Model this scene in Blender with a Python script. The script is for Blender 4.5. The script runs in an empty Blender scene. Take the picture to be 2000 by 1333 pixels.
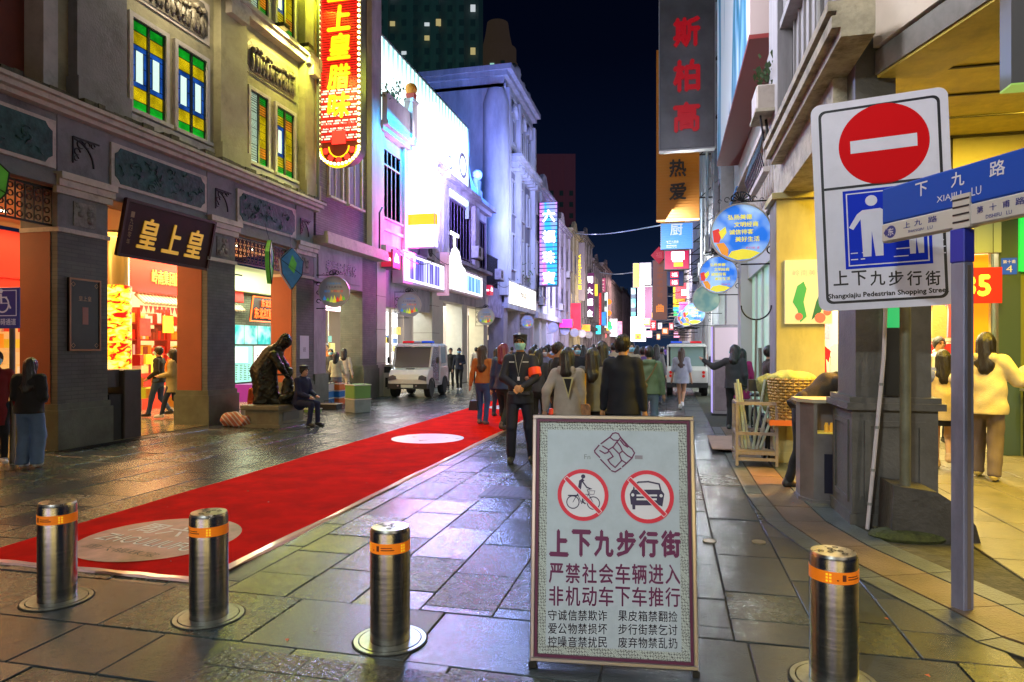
import bpy, math, random
import numpy as np
from mathutils import Vector, Matrix
R_ = math.radians
random.seed(7)
C = bpy.context.scene.collection
S = bpy.context.scene
# ------------------------------------------------------------------ camera, sky, exposure
TH = math.atan(310 / 1300)
cam = bpy.data.objects.new('camera', bpy.data.cameras.new('camera'))
C.objects.link(cam)
cam.location = (0, 0, 1.6)
cam.rotation_euler = (R_(90), 0, TH)
cam.data.lens = 23.4
cam.data.sensor_width = 36
cam.data.shift_y = 0.00675
cam.data.clip_end = 3000
cam.data.clip_start = 0.05
S.camera = cam
S.view_settings.view_transform = 'Standard'
S.view_settings.look = 'None'
S.view_settings.exposure = 0
S.view_settings.gamma = 1
S.view_settings.use_curve_mapping = False
S.cycles.use_denoising = True
S.cycles.max_bounces = 6
S.cycles.glossy_bounces = 3
S.cycles.diffuse_bounces = 3
S.cycles.sample_clamp_indirect = 4
S.cycles.caustics_reflective = False
S.cycles.caustics_refractive = False
W = bpy.data.worlds.new('World')
S.world = W
W.use_nodes = True
wn, wl = W.node_tree.nodes, W.node_tree.links
tc = wn.new('ShaderNodeTexCoord'); sp = wn.new('ShaderNodeSeparateXYZ'); rp = wn.new('ShaderNodeValToRGB')
wl.new(tc.outputs['Generated'], sp.inputs[0]); wl.new(sp.outputs['Z'], rp.inputs[0])
ce = rp.color_ramp.elements
ce[0].position = 0.0; ce[0].color = (.012, .026, .066, 1)
ce[1].position = 0.75; ce[1].color = (.0002, .0006, .0026, 1)
for q_, c_ in ((.06, (.0060, .0145, .042)), (.2, (.0018, .0048, .017)), (.4, (.0006, .0016, .0068))):
    e = ce.new(q_); e.color = (*c_, 1)
wl.new(rp.outputs[0], wn['Background'].inputs[0]); wn['Background'].inputs[1].default_value = 1.0


def lamp(name, kind, loc, energy, col=(1, 1, 1), size=1, size_y=None, to=None, spot=None, blend=.6, rad=.1):
    d = bpy.data.lights.new(name, kind)
    d.energy = energy; d.color = col
    if kind == 'AREA' and size_y and to is not None and abs(to[0] - loc[0]) + abs(to[1] - loc[1]) < .01: size, size_y = size_y, size   # long side along the street
    if kind == 'AREA':
        d.size = size
        if size_y: d.shape = 'RECTANGLE'; d.size_y = size_y
    else:
        d.shadow_soft_size = rad
    if kind == 'SPOT':
        d.spot_size = R_(spot); d.spot_blend = blend
    o = bpy.data.objects.new(name, d); C.objects.link(o); o.location = loc
    if to is not None:
        o.rotation_euler = (Vector(to) - Vector(loc)).to_track_quat('-Z', 'Y').to_euler()
    return o


def ray(px, py):
    a, b = (px - 1000) / 1300, (680 - py) / 1300
    return (-math.sin(TH) + a * math.cos(TH), math.cos(TH) + a * math.sin(TH), b)


def G(px, py):                                  # point of the ground seen at a pixel of the photograph
    d = ray(px, py); t = 1.6 / -d[2]
    return (d[0] * t, d[1] * t)


def AX(px, X):                                  # street depth at which a wall x = X is seen in column px
    d = ray(px, 0); return X / d[0] * d[1]


def AT(px, dist):                               # ground point in column px at a distance along the view axis
    d = ray(px, 0); return (d[0] * dist, d[1] * dist)


# ------------------------------------------------------------------ materials
MC = {}


def mat(name, col=(.5, .5, .5), rough=.6, metal=0., var=0., scale=4., bump=0., bscale=40., em=None, es=0., coat=0.,
        rvar=.12, alpha=1., trans=0., stretch=None, dirt=0., dirtcol=(.02, .018, .012), spec=None, flat=False):
    if name in MC: return MC[name]
    m = bpy.data.materials.new(name); m.use_nodes = True
    nt = m.node_tree; N, L = nt.nodes, nt.links
    b = N['Principled BSDF']
    b.inputs['Base Color'].default_value = (*col, 1)
    b.inputs['Roughness'].default_value = rough
    b.inputs['Metallic'].default_value = metal
    if spec is not None: b.inputs['Specular IOR Level'].default_value = spec
    if coat: b.inputs['Coat Weight'].default_value = coat; b.inputs['Coat Roughness'].default_value = .1
    if alpha < 1: b.inputs['Alpha'].default_value = alpha
    if trans: b.inputs['Transmission Weight'].default_value = trans
    if em is not None:
        b.inputs['Emission Color'].default_value = (*em, 1); b.inputs['Emission Strength'].default_value = es
    if var or bump or dirt:
        t = N.new('ShaderNodeTexCoord'); mp = N.new('ShaderNodeMapping')
        L.new(t.outputs['Object'], mp.inputs[0])
        if stretch: mp.inputs['Scale'].default_value = stretch
    if var or dirt:
        n = N.new('ShaderNodeTexNoise'); n.inputs['Scale'].default_value = scale; n.inputs['Detail'].default_value = 8
        n.inputs['Roughness'].default_value = .65
        L.new(mp.outputs[0], n.inputs[0])
        r = N.new('ShaderNodeValToRGB')
        r.color_ramp.elements[0].position = .3; r.color_ramp.elements[1].position = .7
        r.color_ramp.elements[0].color = (*[max(0, c * (1 - var)) for c in col], 1)
        r.color_ramp.elements[1].color = (*[min(1, c * (1 + var)) for c in col], 1)
        L.new(n.outputs[0], r.inputs[0])
        out = r.outputs[0]
        if dirt:
            n2 = N.new('ShaderNodeTexNoise'); n2.inputs['Scale'].default_value = scale * .6; n2.inputs['Detail'].default_value = 10
            n2.inputs['Roughness'].default_value = .75
            L.new(mp.outputs[0], n2.inputs[0])
            r2 = N.new('ShaderNodeValToRGB'); r2.color_ramp.elements[0].position = .5; r2.color_ramp.elements[1].position = .68
            r2.color_ramp.elements[0].color = (0, 0, 0, 1); r2.color_ramp.elements[1].color = (dirt, dirt, dirt, 1)
            L.new(n2.outputs[0], r2.inputs[0])
            mx = N.new('ShaderNodeMixRGB'); L.new(r2.outputs[0], mx.inputs[0]); L.new(out, mx.inputs[1])
            mx.inputs[2].default_value = (*dirtcol, 1); out = mx.outputs[0]
        L.new(out, b.inputs['Base Color'])
        rr = N.new('ShaderNodeMapRange'); rr.inputs['To Min'].default_value = max(.03, rough - rvar); rr.inputs['To Max'].default_value = min(1, rough + rvar)
        L.new(n.outputs[0], rr.inputs[0]); L.new(rr.outputs[0], b.inputs['Roughness'])
    if bump:
        nb = N.new('ShaderNodeTexNoise'); nb.inputs['Scale'].default_value = bscale; nb.inputs['Detail'].default_value = 6
        L.new(mp.outputs[0], nb.inputs[0])
        bp = N.new('ShaderNodeBump'); bp.inputs['Strength'].default_value = bump; bp.inputs['Distance'].default_value = .02
        L.new(nb.outputs[0], bp.inputs['Height']); L.new(bp.outputs[0], b.inputs['Normal'])
    MC[name] = m
    return m


def emis(name, col, s=2., base=None):
    return mat(name, base or tuple(min(.8, c * .6) for c in col), .4, em=col, es=s)


def flicker(m, s, scale=5., lo=.45):
    N, L, b = nodes_of(m)                       # uneven lamp light behind a lit sheet
    t = N.new('ShaderNodeTexCoord'); n = N.new('ShaderNodeTexNoise'); n.inputs['Scale'].default_value = scale; n.inputs['Detail'].default_value = 4
    r = N.new('ShaderNodeMapRange'); r.inputs['From Min'].default_value = .3; r.inputs['From Max'].default_value = .7; r.inputs['To Min'].default_value = s * lo; r.inputs['To Max'].default_value = s * 1.3
    L.new(t.outputs['Object'], n.inputs[0]); L.new(n.outputs[0], r.inputs[0]); L.new(r.outputs[0], b.inputs['Emission Strength']); return m


def nodes_of(m):
    return m.node_tree.nodes, m.node_tree.links, m.node_tree.nodes['Principled BSDF']


def led_mat(name, c0, c1, s=2.5, freq=30, axis='Z', period=None, gap=.35, grad=None, patch=None):
    """LED strips: rows that give off light, dark gaps between; the colour drifts over the panel."""
    if name in MC: return MC[name]
    m = mat(name, (.02, .02, .03), .35)
    N, L, b = nodes_of(m)
    t = N.new('ShaderNodeTexCoord'); sx = N.new('ShaderNodeSeparateXYZ'); L.new(t.outputs['Object'], sx.inputs[0])
    n = N.new('ShaderNodeTexNoise'); n.inputs['Scale'].default_value = patch or 1.2
    mp = N.new('ShaderNodeMapping'); L.new(t.outputs['Object'], mp.inputs[0]); L.new(mp.outputs[0], n.inputs[0])
    if grad: mp.inputs['Scale'].default_value = grad
    r = N.new('ShaderNodeValToRGB'); r.color_ramp.elements[0].position = .4; r.color_ramp.elements[1].position = .6
    r.color_ramp.elements[0].color = (*c0, 1); r.color_ramp.elements[1].color = (*c1, 1)
    L.new(n.outputs[0], r.inputs[0]); L.new(r.outputs[0], b.inputs['Emission Color'])
    f = N.new('ShaderNodeMath'); f.operation = 'MULTIPLY'; f.inputs[1].default_value = freq
    L.new(sx.outputs[axis], f.inputs[0])
    fr = N.new('ShaderNodeMath'); fr.operation = 'FRACT'; L.new(f.outputs[0], fr.inputs[0])
    g = N.new('ShaderNodeMath'); g.operation = 'GREATER_THAN'; g.inputs[1].default_value = gap; L.new(fr.outputs[0], g.inputs[0])
    k = N.new('ShaderNodeMath'); k.operation = 'MULTIPLY_ADD'; k.inputs[1].default_value = s; k.inputs[2].default_value = s * .12
    L.new(g.outputs[0], k.inputs[0]); L.new(k.outputs[0], b.inputs['Emission Strength'])
    return m


# ------------------------------------------------------------------ mesh building in a frame (u to the right, v up, n towards the viewer)
class Fr:
    def __init__(s, o, u=(1, 0, 0), v=(0, 0, 1)):
        s.o = Vector(o); s.u = Vector(u).normalized(); s.v = Vector(v).normalized()
        s.v = (s.v - s.u * s.u.dot(s.v)).normalized(); s.n = s.u.cross(s.v)

    def __call__(s, a, b, d=0): return s.o + s.u * a + s.v * b + s.n * d

    def hit(s, px, py):                         # where the line of sight of a photograph pixel meets this plane
        r = Vector(ray(px, py)); c = Vector((0, 0, 1.6)); t = (s.o - c).dot(s.n) / r.dot(s.n)
        q = c + r * t - s.o
        return q.dot(s.u), q.dot(s.v)

    def sub(s, a, b, d=0, turn=0, tilt=0):
        f = Fr(s(a, b, d), s.u, s.v)
        if turn:
            m = Matrix.Rotation(R_(turn), 3, f.v); f.u = m @ f.u; f.n = m @ f.n
        if tilt:
            m = Matrix.Rotation(R_(tilt), 3, f.u); f.v = m @ f.v; f.n = m @ f.n
        return f


WORLD = Fr((0, 0, 0), (1, 0, 0), (0, 1, 0))        # d is height
FL = Fr((-9.3, 0, 0), (0, 1, 0), (0, 0, 1))        # left facade: a = street depth
FR = Fr((1.55, 0, 0), (0, -1, 0), (0, 0, 1))       # right facade: a = -street depth


def south(x, y, z=0): return Fr((x, y, z), (1, 0, 0), (0, 0, 1))


class MB:
    def __init__(s, fr=WORLD): s.fr = fr; s.V = []; s.F = []

    def add(s, pts, faces):
        k = len(s.V); s.V += [s.fr(*p) for p in pts]; s.F += [tuple(k + i for i in f) for f in faces]; return s

    def box(s, a0, b0, d0, a1, b1, d1, ch=0.):
        a0, a1 = min(a0, a1), max(a0, a1); b0, b1 = min(b0, b1), max(b0, b1); d0, d1 = min(d0, d1), max(d0, d1)
        if not ch:
            return s.add([(a0, b0, d0), (a1, b0, d0), (a1, b1, d0), (a0, b1, d0), (a0, b0, d1), (a1, b0, d1), (a1, b1, d1), (a0, b1, d1)],
                         [(3, 2, 1, 0), (4, 5, 6, 7), (0, 1, 5, 4), (1, 2, 6, 5), (2, 3, 7, 6), (3, 0, 4, 7)])
        c = ch
        o = [(a0, b0 + c), (a0 + c, b0), (a1 - c, b0), (a1, b0 + c), (a1, b1 - c), (a1 - c, b1), (a0 + c, b1), (a0, b1 - c)]
        i = [(a0 + c, b0 + c), (a0 + c, b0 + c), (a1 - c, b0 + c), (a1 - c, b0 + c), (a1 - c, b1 - c), (a1 - c, b1 - c), (a0 + c, b1 - c), (a0 + c, b1 - c)]
        pts = [(x, y, d0) for x, y in o] + [(x, y, d1 - c) for x, y in o] + [(a0 + c, b0 + c, d1), (a1 - c, b0 + c, d1), (a1 - c, b1 - c, d1), (a0 + c, b1 - c, d1)]
        fs = [tuple(range(7, -1, -1))] + [(k, (k + 1) % 8, 8 + (k + 1) % 8, 8 + k) for k in range(8)]
        T = [16, 16, 17, 17, 18, 18, 19, 19]
        for k in range(8):
            j = (k + 1) % 8
            fs.append((8 + k, 8 + j, T[k]) if T[k] == T[j] else (8 + k, 8 + j, T[j], T[k]))
        fs.append((16, 17, 18, 19))
        return s.add(pts, fs)

    def poly(s, pts, d0, d1):
        n = len(pts)
        return s.add([(x, y, d0) for x, y in pts] + [(x, y, d1) for x, y in pts],
                     [tuple(range(n - 1, -1, -1)), tuple(range(n, 2 * n))] + [(i, (i + 1) % n, n + (i + 1) % n, n + i) for i in range(n)])

    def ring(s, ca, cb, r0, r1, d0, d1, n=32, a0=0, a1=360, sx=1):
        full = abs(a1 - a0) >= 360
        k = n if full else n + 1
        an = [R_(a0 + (a1 - a0) * i / n) for i in range(k)]
        pts = []
        for t in an:
            c, q = math.cos(t) * sx, math.sin(t)
            pts += [(ca + r0 * c, cb + r0 * q, d0), (ca + r1 * c, cb + r1 * q, d0), (ca + r1 * c, cb + r1 * q, d1), (ca + r0 * c, cb + r0 * q, d1)]
        fs = []
        for i in range(n):
            p, q = 4 * i, 4 * ((i + 1) % k)
            fs += [(p + 1, p, q, q + 1), (p + 2, p + 1, q + 1, q + 2), (p + 3, p + 2, q + 2, q + 3), (p, p + 3, q + 3, q)]
        if not full: fs += [(0, 1, 2, 3), (4 * k - 1, 4 * k - 2, 4 * k - 3, 4 * k - 4)]
        return s.add(pts, fs)

    def disc(s, ca, cb, r, d0, d1, n=32, ry=None):
        ry = ry or r
        return s.poly([(ca + r * math.cos(2 * math.pi * i / n), cb + ry * math.sin(2 * math.pi * i / n)) for i in range(n)], d0, d1)

    def lathe(s, ca, cb, prof, n=24):           # profile of (radius, d) about the n axis
        pts = []; fs = []
        for r, d in prof:
            pts += [(ca + r * math.cos(2 * math.pi * i / n), cb + r * math.sin(2 * math.pi * i / n), d) for i in range(n)]
        for j in range(len(prof) - 1):
            fs += [(j * n + i, j * n + (i + 1) % n, (j + 1) * n + (i + 1) % n, (j + 1) * n + i) for i in range(n)]
        fs += [tuple(range(n - 1, -1, -1)), tuple(range((len(prof) - 1) * n, len(prof) * n))]
        return s.add(pts, fs)

    def tube(s, path, r, n=8, closed=False, flat=1.):
        P = [s.fr(*p) for p in path]; k0 = len(s.V); m = len(P)
        up = Vector((0, 0, 1)); prev = None
        for i, p in enumerate(P):
            if closed: t = P[(i + 1) % m] - P[i - 1]
            else: t = P[min(i + 1, m - 1)] - P[max(i - 1, 0)]
            t.normalize()
            if prev is None:
                x = t.cross(up)
                if x.length < .05: x = t.cross(Vector((1, 0, 0)))
            else: x = prev - t * prev.dot(t)
            x.normalize(); prev = x; y = t.cross(x)
            rr = r[i] if isinstance(r, (list, tuple)) else r
            for j in range(n):
                a = 2 * math.pi * j / n
                s.V.append(p + x * math.cos(a) * rr + y * math.sin(a) * rr * flat)
        for i in range(m if closed else m - 1):
            q = (i + 1) % m
            s.F += [(k0 + i * n + j, k0 + i * n + (j + 1) % n, k0 + q * n + (j + 1) % n, k0 + q * n + j) for j in range(n)]
        if not closed:
            s.F += [tuple(k0 + j for j in range(n - 1, -1, -1)), tuple(k0 + (m - 1) * n + j for j in range(n))]
        return s

    def ball(s, p, r, n=12, m=8, sc=(1, 1, 1)):
        pts = [(p[0], p[1], p[2] - r * sc[2])]
        for j in range(1, m):
            t = math.pi * j / m - math.pi / 2
            pts += [(p[0] + r * sc[0] * math.cos(t) * math.cos(2 * math.pi * i / n), p[1] + r * sc[1] * math.cos(t) * math.sin(2 * math.pi * i / n), p[2] + r * sc[2] * math.sin(t)) for i in range(n)]
        pts.append((p[0], p[1], p[2] + r * sc[2])); e = len(pts) - 1
        fs = [(0, 1 + (i + 1) % n, 1 + i) for i in range(n)] + [(e, 1 + (m - 2) * n + i, 1 + (m - 2) * n + (i + 1) % n) for i in range(n)]
        for j in range(m - 2):
            fs += [(1 + j * n + i, 1 + j * n + (i + 1) % n, 1 + (j + 1) * n + (i + 1) % n, 1 + (j + 1) * n + i) for i in range(n)]
        return s.add(pts, fs)

    def build(s, name, m, parent=None, smooth=False, origin=None, **kw):
        o0 = Vector(origin) if origin is not None else Vector((0, 0, 0))
        me = bpy.data.meshes.new(name)
        me.from_pydata([v - o0 for v in s.V], [], s.F)
        if smooth:
            me.polygons.foreach_set('use_smooth', [True] * len(me.polygons))
            me.set_sharp_from_angle(angle=R_(40))
        me.update()
        if m: me.materials.append(m)
        o = bpy.data.objects.new(name, me); C.objects.link(o)
        if parent is not None:
            o.parent = parent
            if origin is None: origin = (0, 0, 0)
            o.matrix_parent_inverse = parent_inv(parent)
        o.location = o0
        for k, v in kw.items():
            if v is not None: o[k] = v
        return o


def wmat(o):
    m = Matrix.LocRotScale(o.location, o.rotation_euler, o.scale)
    return (wmat(o.parent) @ o.matrix_parent_inverse @ m) if o.parent else m


def parent_inv(p): return wmat(p).inverted()


def thing(name, label, cat, loc=(0, 0, 0), rz=0, group=None):
    o = bpy.data.objects.new(name, None); C.objects.link(o)
    o.empty_display_size = .1
    o.location = loc; o.rotation_euler = (0, 0, R_(rz)); o['label'] = label; o['category'] = cat
    if group: o['group'] = group
    return o


def struct(mb, name, m, parent=None, kind='structure', smooth=False):
    o = mb.build(name, m, parent, smooth)
    if parent is None: o['kind'] = kind
    return o


def tree_copy(src, label=None, loc=None, rz=None, scale=None, mats=None):
    def cp(o, par):
        c = o.copy(); C.objects.link(c)
        if par is not None: c.parent = par; c.matrix_parent_inverse = o.matrix_parent_inverse.copy()
        if mats and o.type == 'MESH' and o.name.split('.')[0] in mats:
            for sl in c.material_slots: sl.link = 'OBJECT'; sl.material = mats[o.name.split('.')[0]]
        for ch in list(o.children): cp(ch, c)
        return c
    r = cp(src, None)
    if loc is not None: r.location = loc
    if rz is not None: r.rotation_euler = (0, 0, R_(rz))
    if scale is not None: r.scale = (scale,) * 3
    if label: r['label'] = label
    return r


_tx = {}


def glyphs(s, shear=0.):
    k = (s, shear)
    if k in _tx: return _tx[k]
    cu = bpy.data.curves.new('t', 'FONT'); cu.body = s; cu.resolution_u = 2; cu.shear = shear; cu.fill_mode = 'FRONT'
    o = bpy.data.objects.new('t', cu); me = bpy.data.meshes.new_from_object(o)
    V = np.zeros(len(me.vertices) * 3, dtype=np.float32); me.vertices.foreach_get('co', V); V = V.reshape(-1, 3)
    F = [tuple(p.vertices) for p in me.polygons]
    bpy.data.objects.remove(o); bpy.data.curves.remove(cu); bpy.data.meshes.remove(me)
    if len(V):
        lo, hi = V.min(0), V.max(0); V = (V - lo); sz = hi - lo
    else: sz = np.array([1, 1, 1])
    _tx[k] = (V, F, float(sz[0]), float(sz[1]))
    return _tx[k]


def text(fr, s, a0, b0, a1, b1, m, parent, d=.004, depth=0., bold=0., name='lettering', shear=0., fit=True, vertical=False, label=None):
    """Writing s filled into the rectangle (a0,b0)-(a1,b1) of the frame, each line stretched to it."""
    mb = MB(fr)
    if vertical:
        n = len(s); hh = (b1 - b0) / n
        items = [(ch, a0, b1 - (i + 1) * hh + hh * .08, a1, b1 - i * hh - hh * .08) for i, ch in enumerate(s)]
    else: items = [(s, a0, b0, a1, b1)]
    for q, x0, y0, x1, y1 in items:
        V, F, w, h = glyphs(q, shear)
        if not len(V): continue
        bx = bold * .8 if bold > .004 else 0
        sx, sy = (x1 - x0) / (w + 2 * bx), (y1 - y0) / (h + 2 * bx)
        if not fit:
            sx = sy = min(sx, sy); x0 += ((x1 - x0) - w * sx) / 2; y0 += ((y1 - y0) - h * sy) / 2
        if depth:
            from collections import Counter
            ed = Counter()
            for f_ in F:
                for i in range(len(f_)): ed[(f_[i], f_[(i + 1) % len(f_)])] += 1
            bd = [(i, j) for (i, j) in ed if (j, i) not in ed]
        for k, (ox, oy) in enumerate(((0, 0), (bx, 0), (-bx, 0), (0, bx), (0, -bx)) if bx else ((0, 0),)):
            P = [(x0 + (v[0] + bx + ox) * sx, y0 + (v[1] + bx + oy) * sy) for v in V]; e_ = k * .00015
            mb.add([(x, y, d + depth + e_) for x, y in P], F)
            if depth:
                n = len(P); mb.add([(x, y, d) for x, y in P] + [(x, y, d + depth + e_) for x, y in P], [(j, i, n + i, n + j)[::-1] for i, j in bd])
    return mb.build(name, m, parent, label=label)
# ------------------------------------------------------------------ smooth bodies: distance fields turned into one continuous skin
def sd_cap(X, Y, Z, a, b, ra, rb, fy=1.):
    ax, ay, az = a[0], a[1] / fy, a[2]
    dx, dy, dz = b[0] - ax, b[1] / fy - ay, b[2] - az
    px, py, pz = X - ax, Y / fy - ay, Z - az
    t = np.clip((px * dx + py * dy + pz * dz) / max(1e-9, dx * dx + dy * dy + dz * dz), 0, 1)
    return (np.sqrt((px - dx * t) ** 2 + (py - dy * t) ** 2 + (pz - dz * t) ** 2) - (ra + (rb - ra) * t)) * min(1, fy)


def sd_ell(X, Y, Z, c, r):
    px, py, pz = X - c[0], Y - c[1], Z - c[2]
    k0 = np.sqrt((px / r[0]) ** 2 + (py / r[1]) ** 2 + (pz / r[2]) ** 2)
    k1 = np.sqrt((px / r[0] ** 2) ** 2 + (py / r[1] ** 2) ** 2 + (pz / r[2] ** 2) ** 2) + 1e-9
    return k0 * (k0 - 1) / k1


def smin(a, b, k):
    h = np.clip(.5 + .5 * (b - a) / k, 0, 1)
    return b + (a - b) * h - k * h * (1 - h)


def surf(fn, lo, hi, h):
    lo = np.array(lo, dtype=np.float32); n = np.ceil((np.array(hi) - lo) / h).astype(int) + 1
    ax = [lo[i] + h * np.arange(n[i], dtype=np.float32) for i in range(3)]
    X, Y, Z = np.meshgrid(*ax, indexing='ij')
    F = fn(X, Y, Z).astype(np.float32)
    F[0] = F[-1] = 1; F[:, 0] = F[:, -1] = 1; F[:, :, 0] = F[:, :, -1] = 1
    s = F < 0
    c = np.array(F.shape) - 1
    acc = np.zeros((*c, 3), np.float32); cnt = np.zeros(tuple(c), np.float32); quads = []
    for a in range(3):
        b1, b2 = (a + 1) % 3, (a + 2) % 3
        sl0 = [slice(None)] * 3; sl1 = [slice(None)] * 3; sl0[a] = slice(None, -1); sl1[a] = slice(1, None)
        F0, F1 = F[tuple(sl0)], F[tuple(sl1)]; m = s[tuple(sl0)] != s[tuple(sl1)]
        I = np.argwhere(m)
        if not len(I): continue
        f0, f1 = F0[m], F1[m]; t = f0 / (f0 - f1)
        pos = I.astype(np.float32); pos[:, a] += t
        inn = (I[:, b1] > 0) & (I[:, b2] > 0) & (I[:, b1] < c[b1]) & (I[:, b2] < c[b2])
        I, pos, neg = I[inn], pos[inn], (s[tuple(sl0)][m])[inn]
        cells = []
        for o1, o2 in ((0, 0), (1, 0), (1, 1), (0, 1)):
            J = I.copy(); J[:, b1] -= o1; J[:, b2] -= o2
            np.add.at(acc, (J[:, 0], J[:, 1], J[:, 2]), pos); np.add.at(cnt, (J[:, 0], J[:, 1], J[:, 2]), 1)
            cells.append(np.ravel_multi_index(J.T, tuple(c)))
        q = np.stack(cells, 1); q[~neg] = q[~neg][:, ::-1]
        quads.append(q)
    ok = cnt.ravel() > 0
    idx = np.cumsum(ok) - 1
    V = (acc.reshape(-1, 3)[ok] / cnt.ravel()[ok][:, None]) * h + lo
    Q = idx[np.concatenate(quads)]
    return V, Q


def skin(name, fn, lo, hi, h, m, parent, smooth=True):
    V, Q = surf(fn, lo, hi, h)
    me = bpy.data.meshes.new(name)
    me.vertices.add(len(V)); me.vertices.foreach_set('co', V.astype(np.float32).ravel())
    me.loops.add(Q.size); me.loops.foreach_set('vertex_index', Q.astype(np.int32).ravel())
    me.polygons.add(len(Q)); me.polygons.foreach_set('loop_start', np.arange(0, Q.size, 4, dtype=np.int32))
    me.update(calc_edges=True)
    if smooth: me.polygons.foreach_set('use_smooth', [True] * len(Q))
    me.materials.append(m)
    o = bpy.data.objects.new(name, me); C.objects.link(o); o.parent = parent
    return o


def folds(X, Y, Z, amp, sd=0.):
    return amp * (1.2 * np.sin(X * 16 + 2.5 * np.sin(Z * 6 + sd) + sd) * np.sin(Z * 9 + X * 7 + sd * 2) + .45 * np.sin(Z * 30 + 3 * np.sin(X * 12 + sd) - Y * 15 + sd))


def ik(a, b, l1, l2, hint):
    a, b, hint = Vector(a), Vector(b), Vector(hint)
    d = b - a; L = min(d.length, (l1 + l2) * .999); d.normalize()
    x = (l1 * l1 - l2 * l2 + L * L) / (2 * L); h = math.sqrt(max(0, l1 * l1 - x * x))
    p = hint - d * hint.dot(d)
    if p.length < 1e-6: p = Vector((0, 0, -1))
    p.normalize()
    return a + d * x + p * h, a + d * L


SKIN = mat('skin', (.50, .29, .19), .5, var=.08, scale=8)
SKIN2 = mat('tanned skin', (.42, .22, .14), .5, var=.08, scale=8)
HAIR = mat('black hair', (.012, .010, .010), .35, bump=.5, bscale=90, stretch=(1, 1, .15))
BRN = mat('brown hair', (.045, .022, .012), .4, bump=.5, bscale=90, stretch=(1, 1, .15))
EYE = mat('eye', (.01, .008, .006), .15)


def cloth(name, col, rough=.85): return mat('cloth ' + name, col, rough, var=.14, scale=7, bump=.35, bscale=120)


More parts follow.
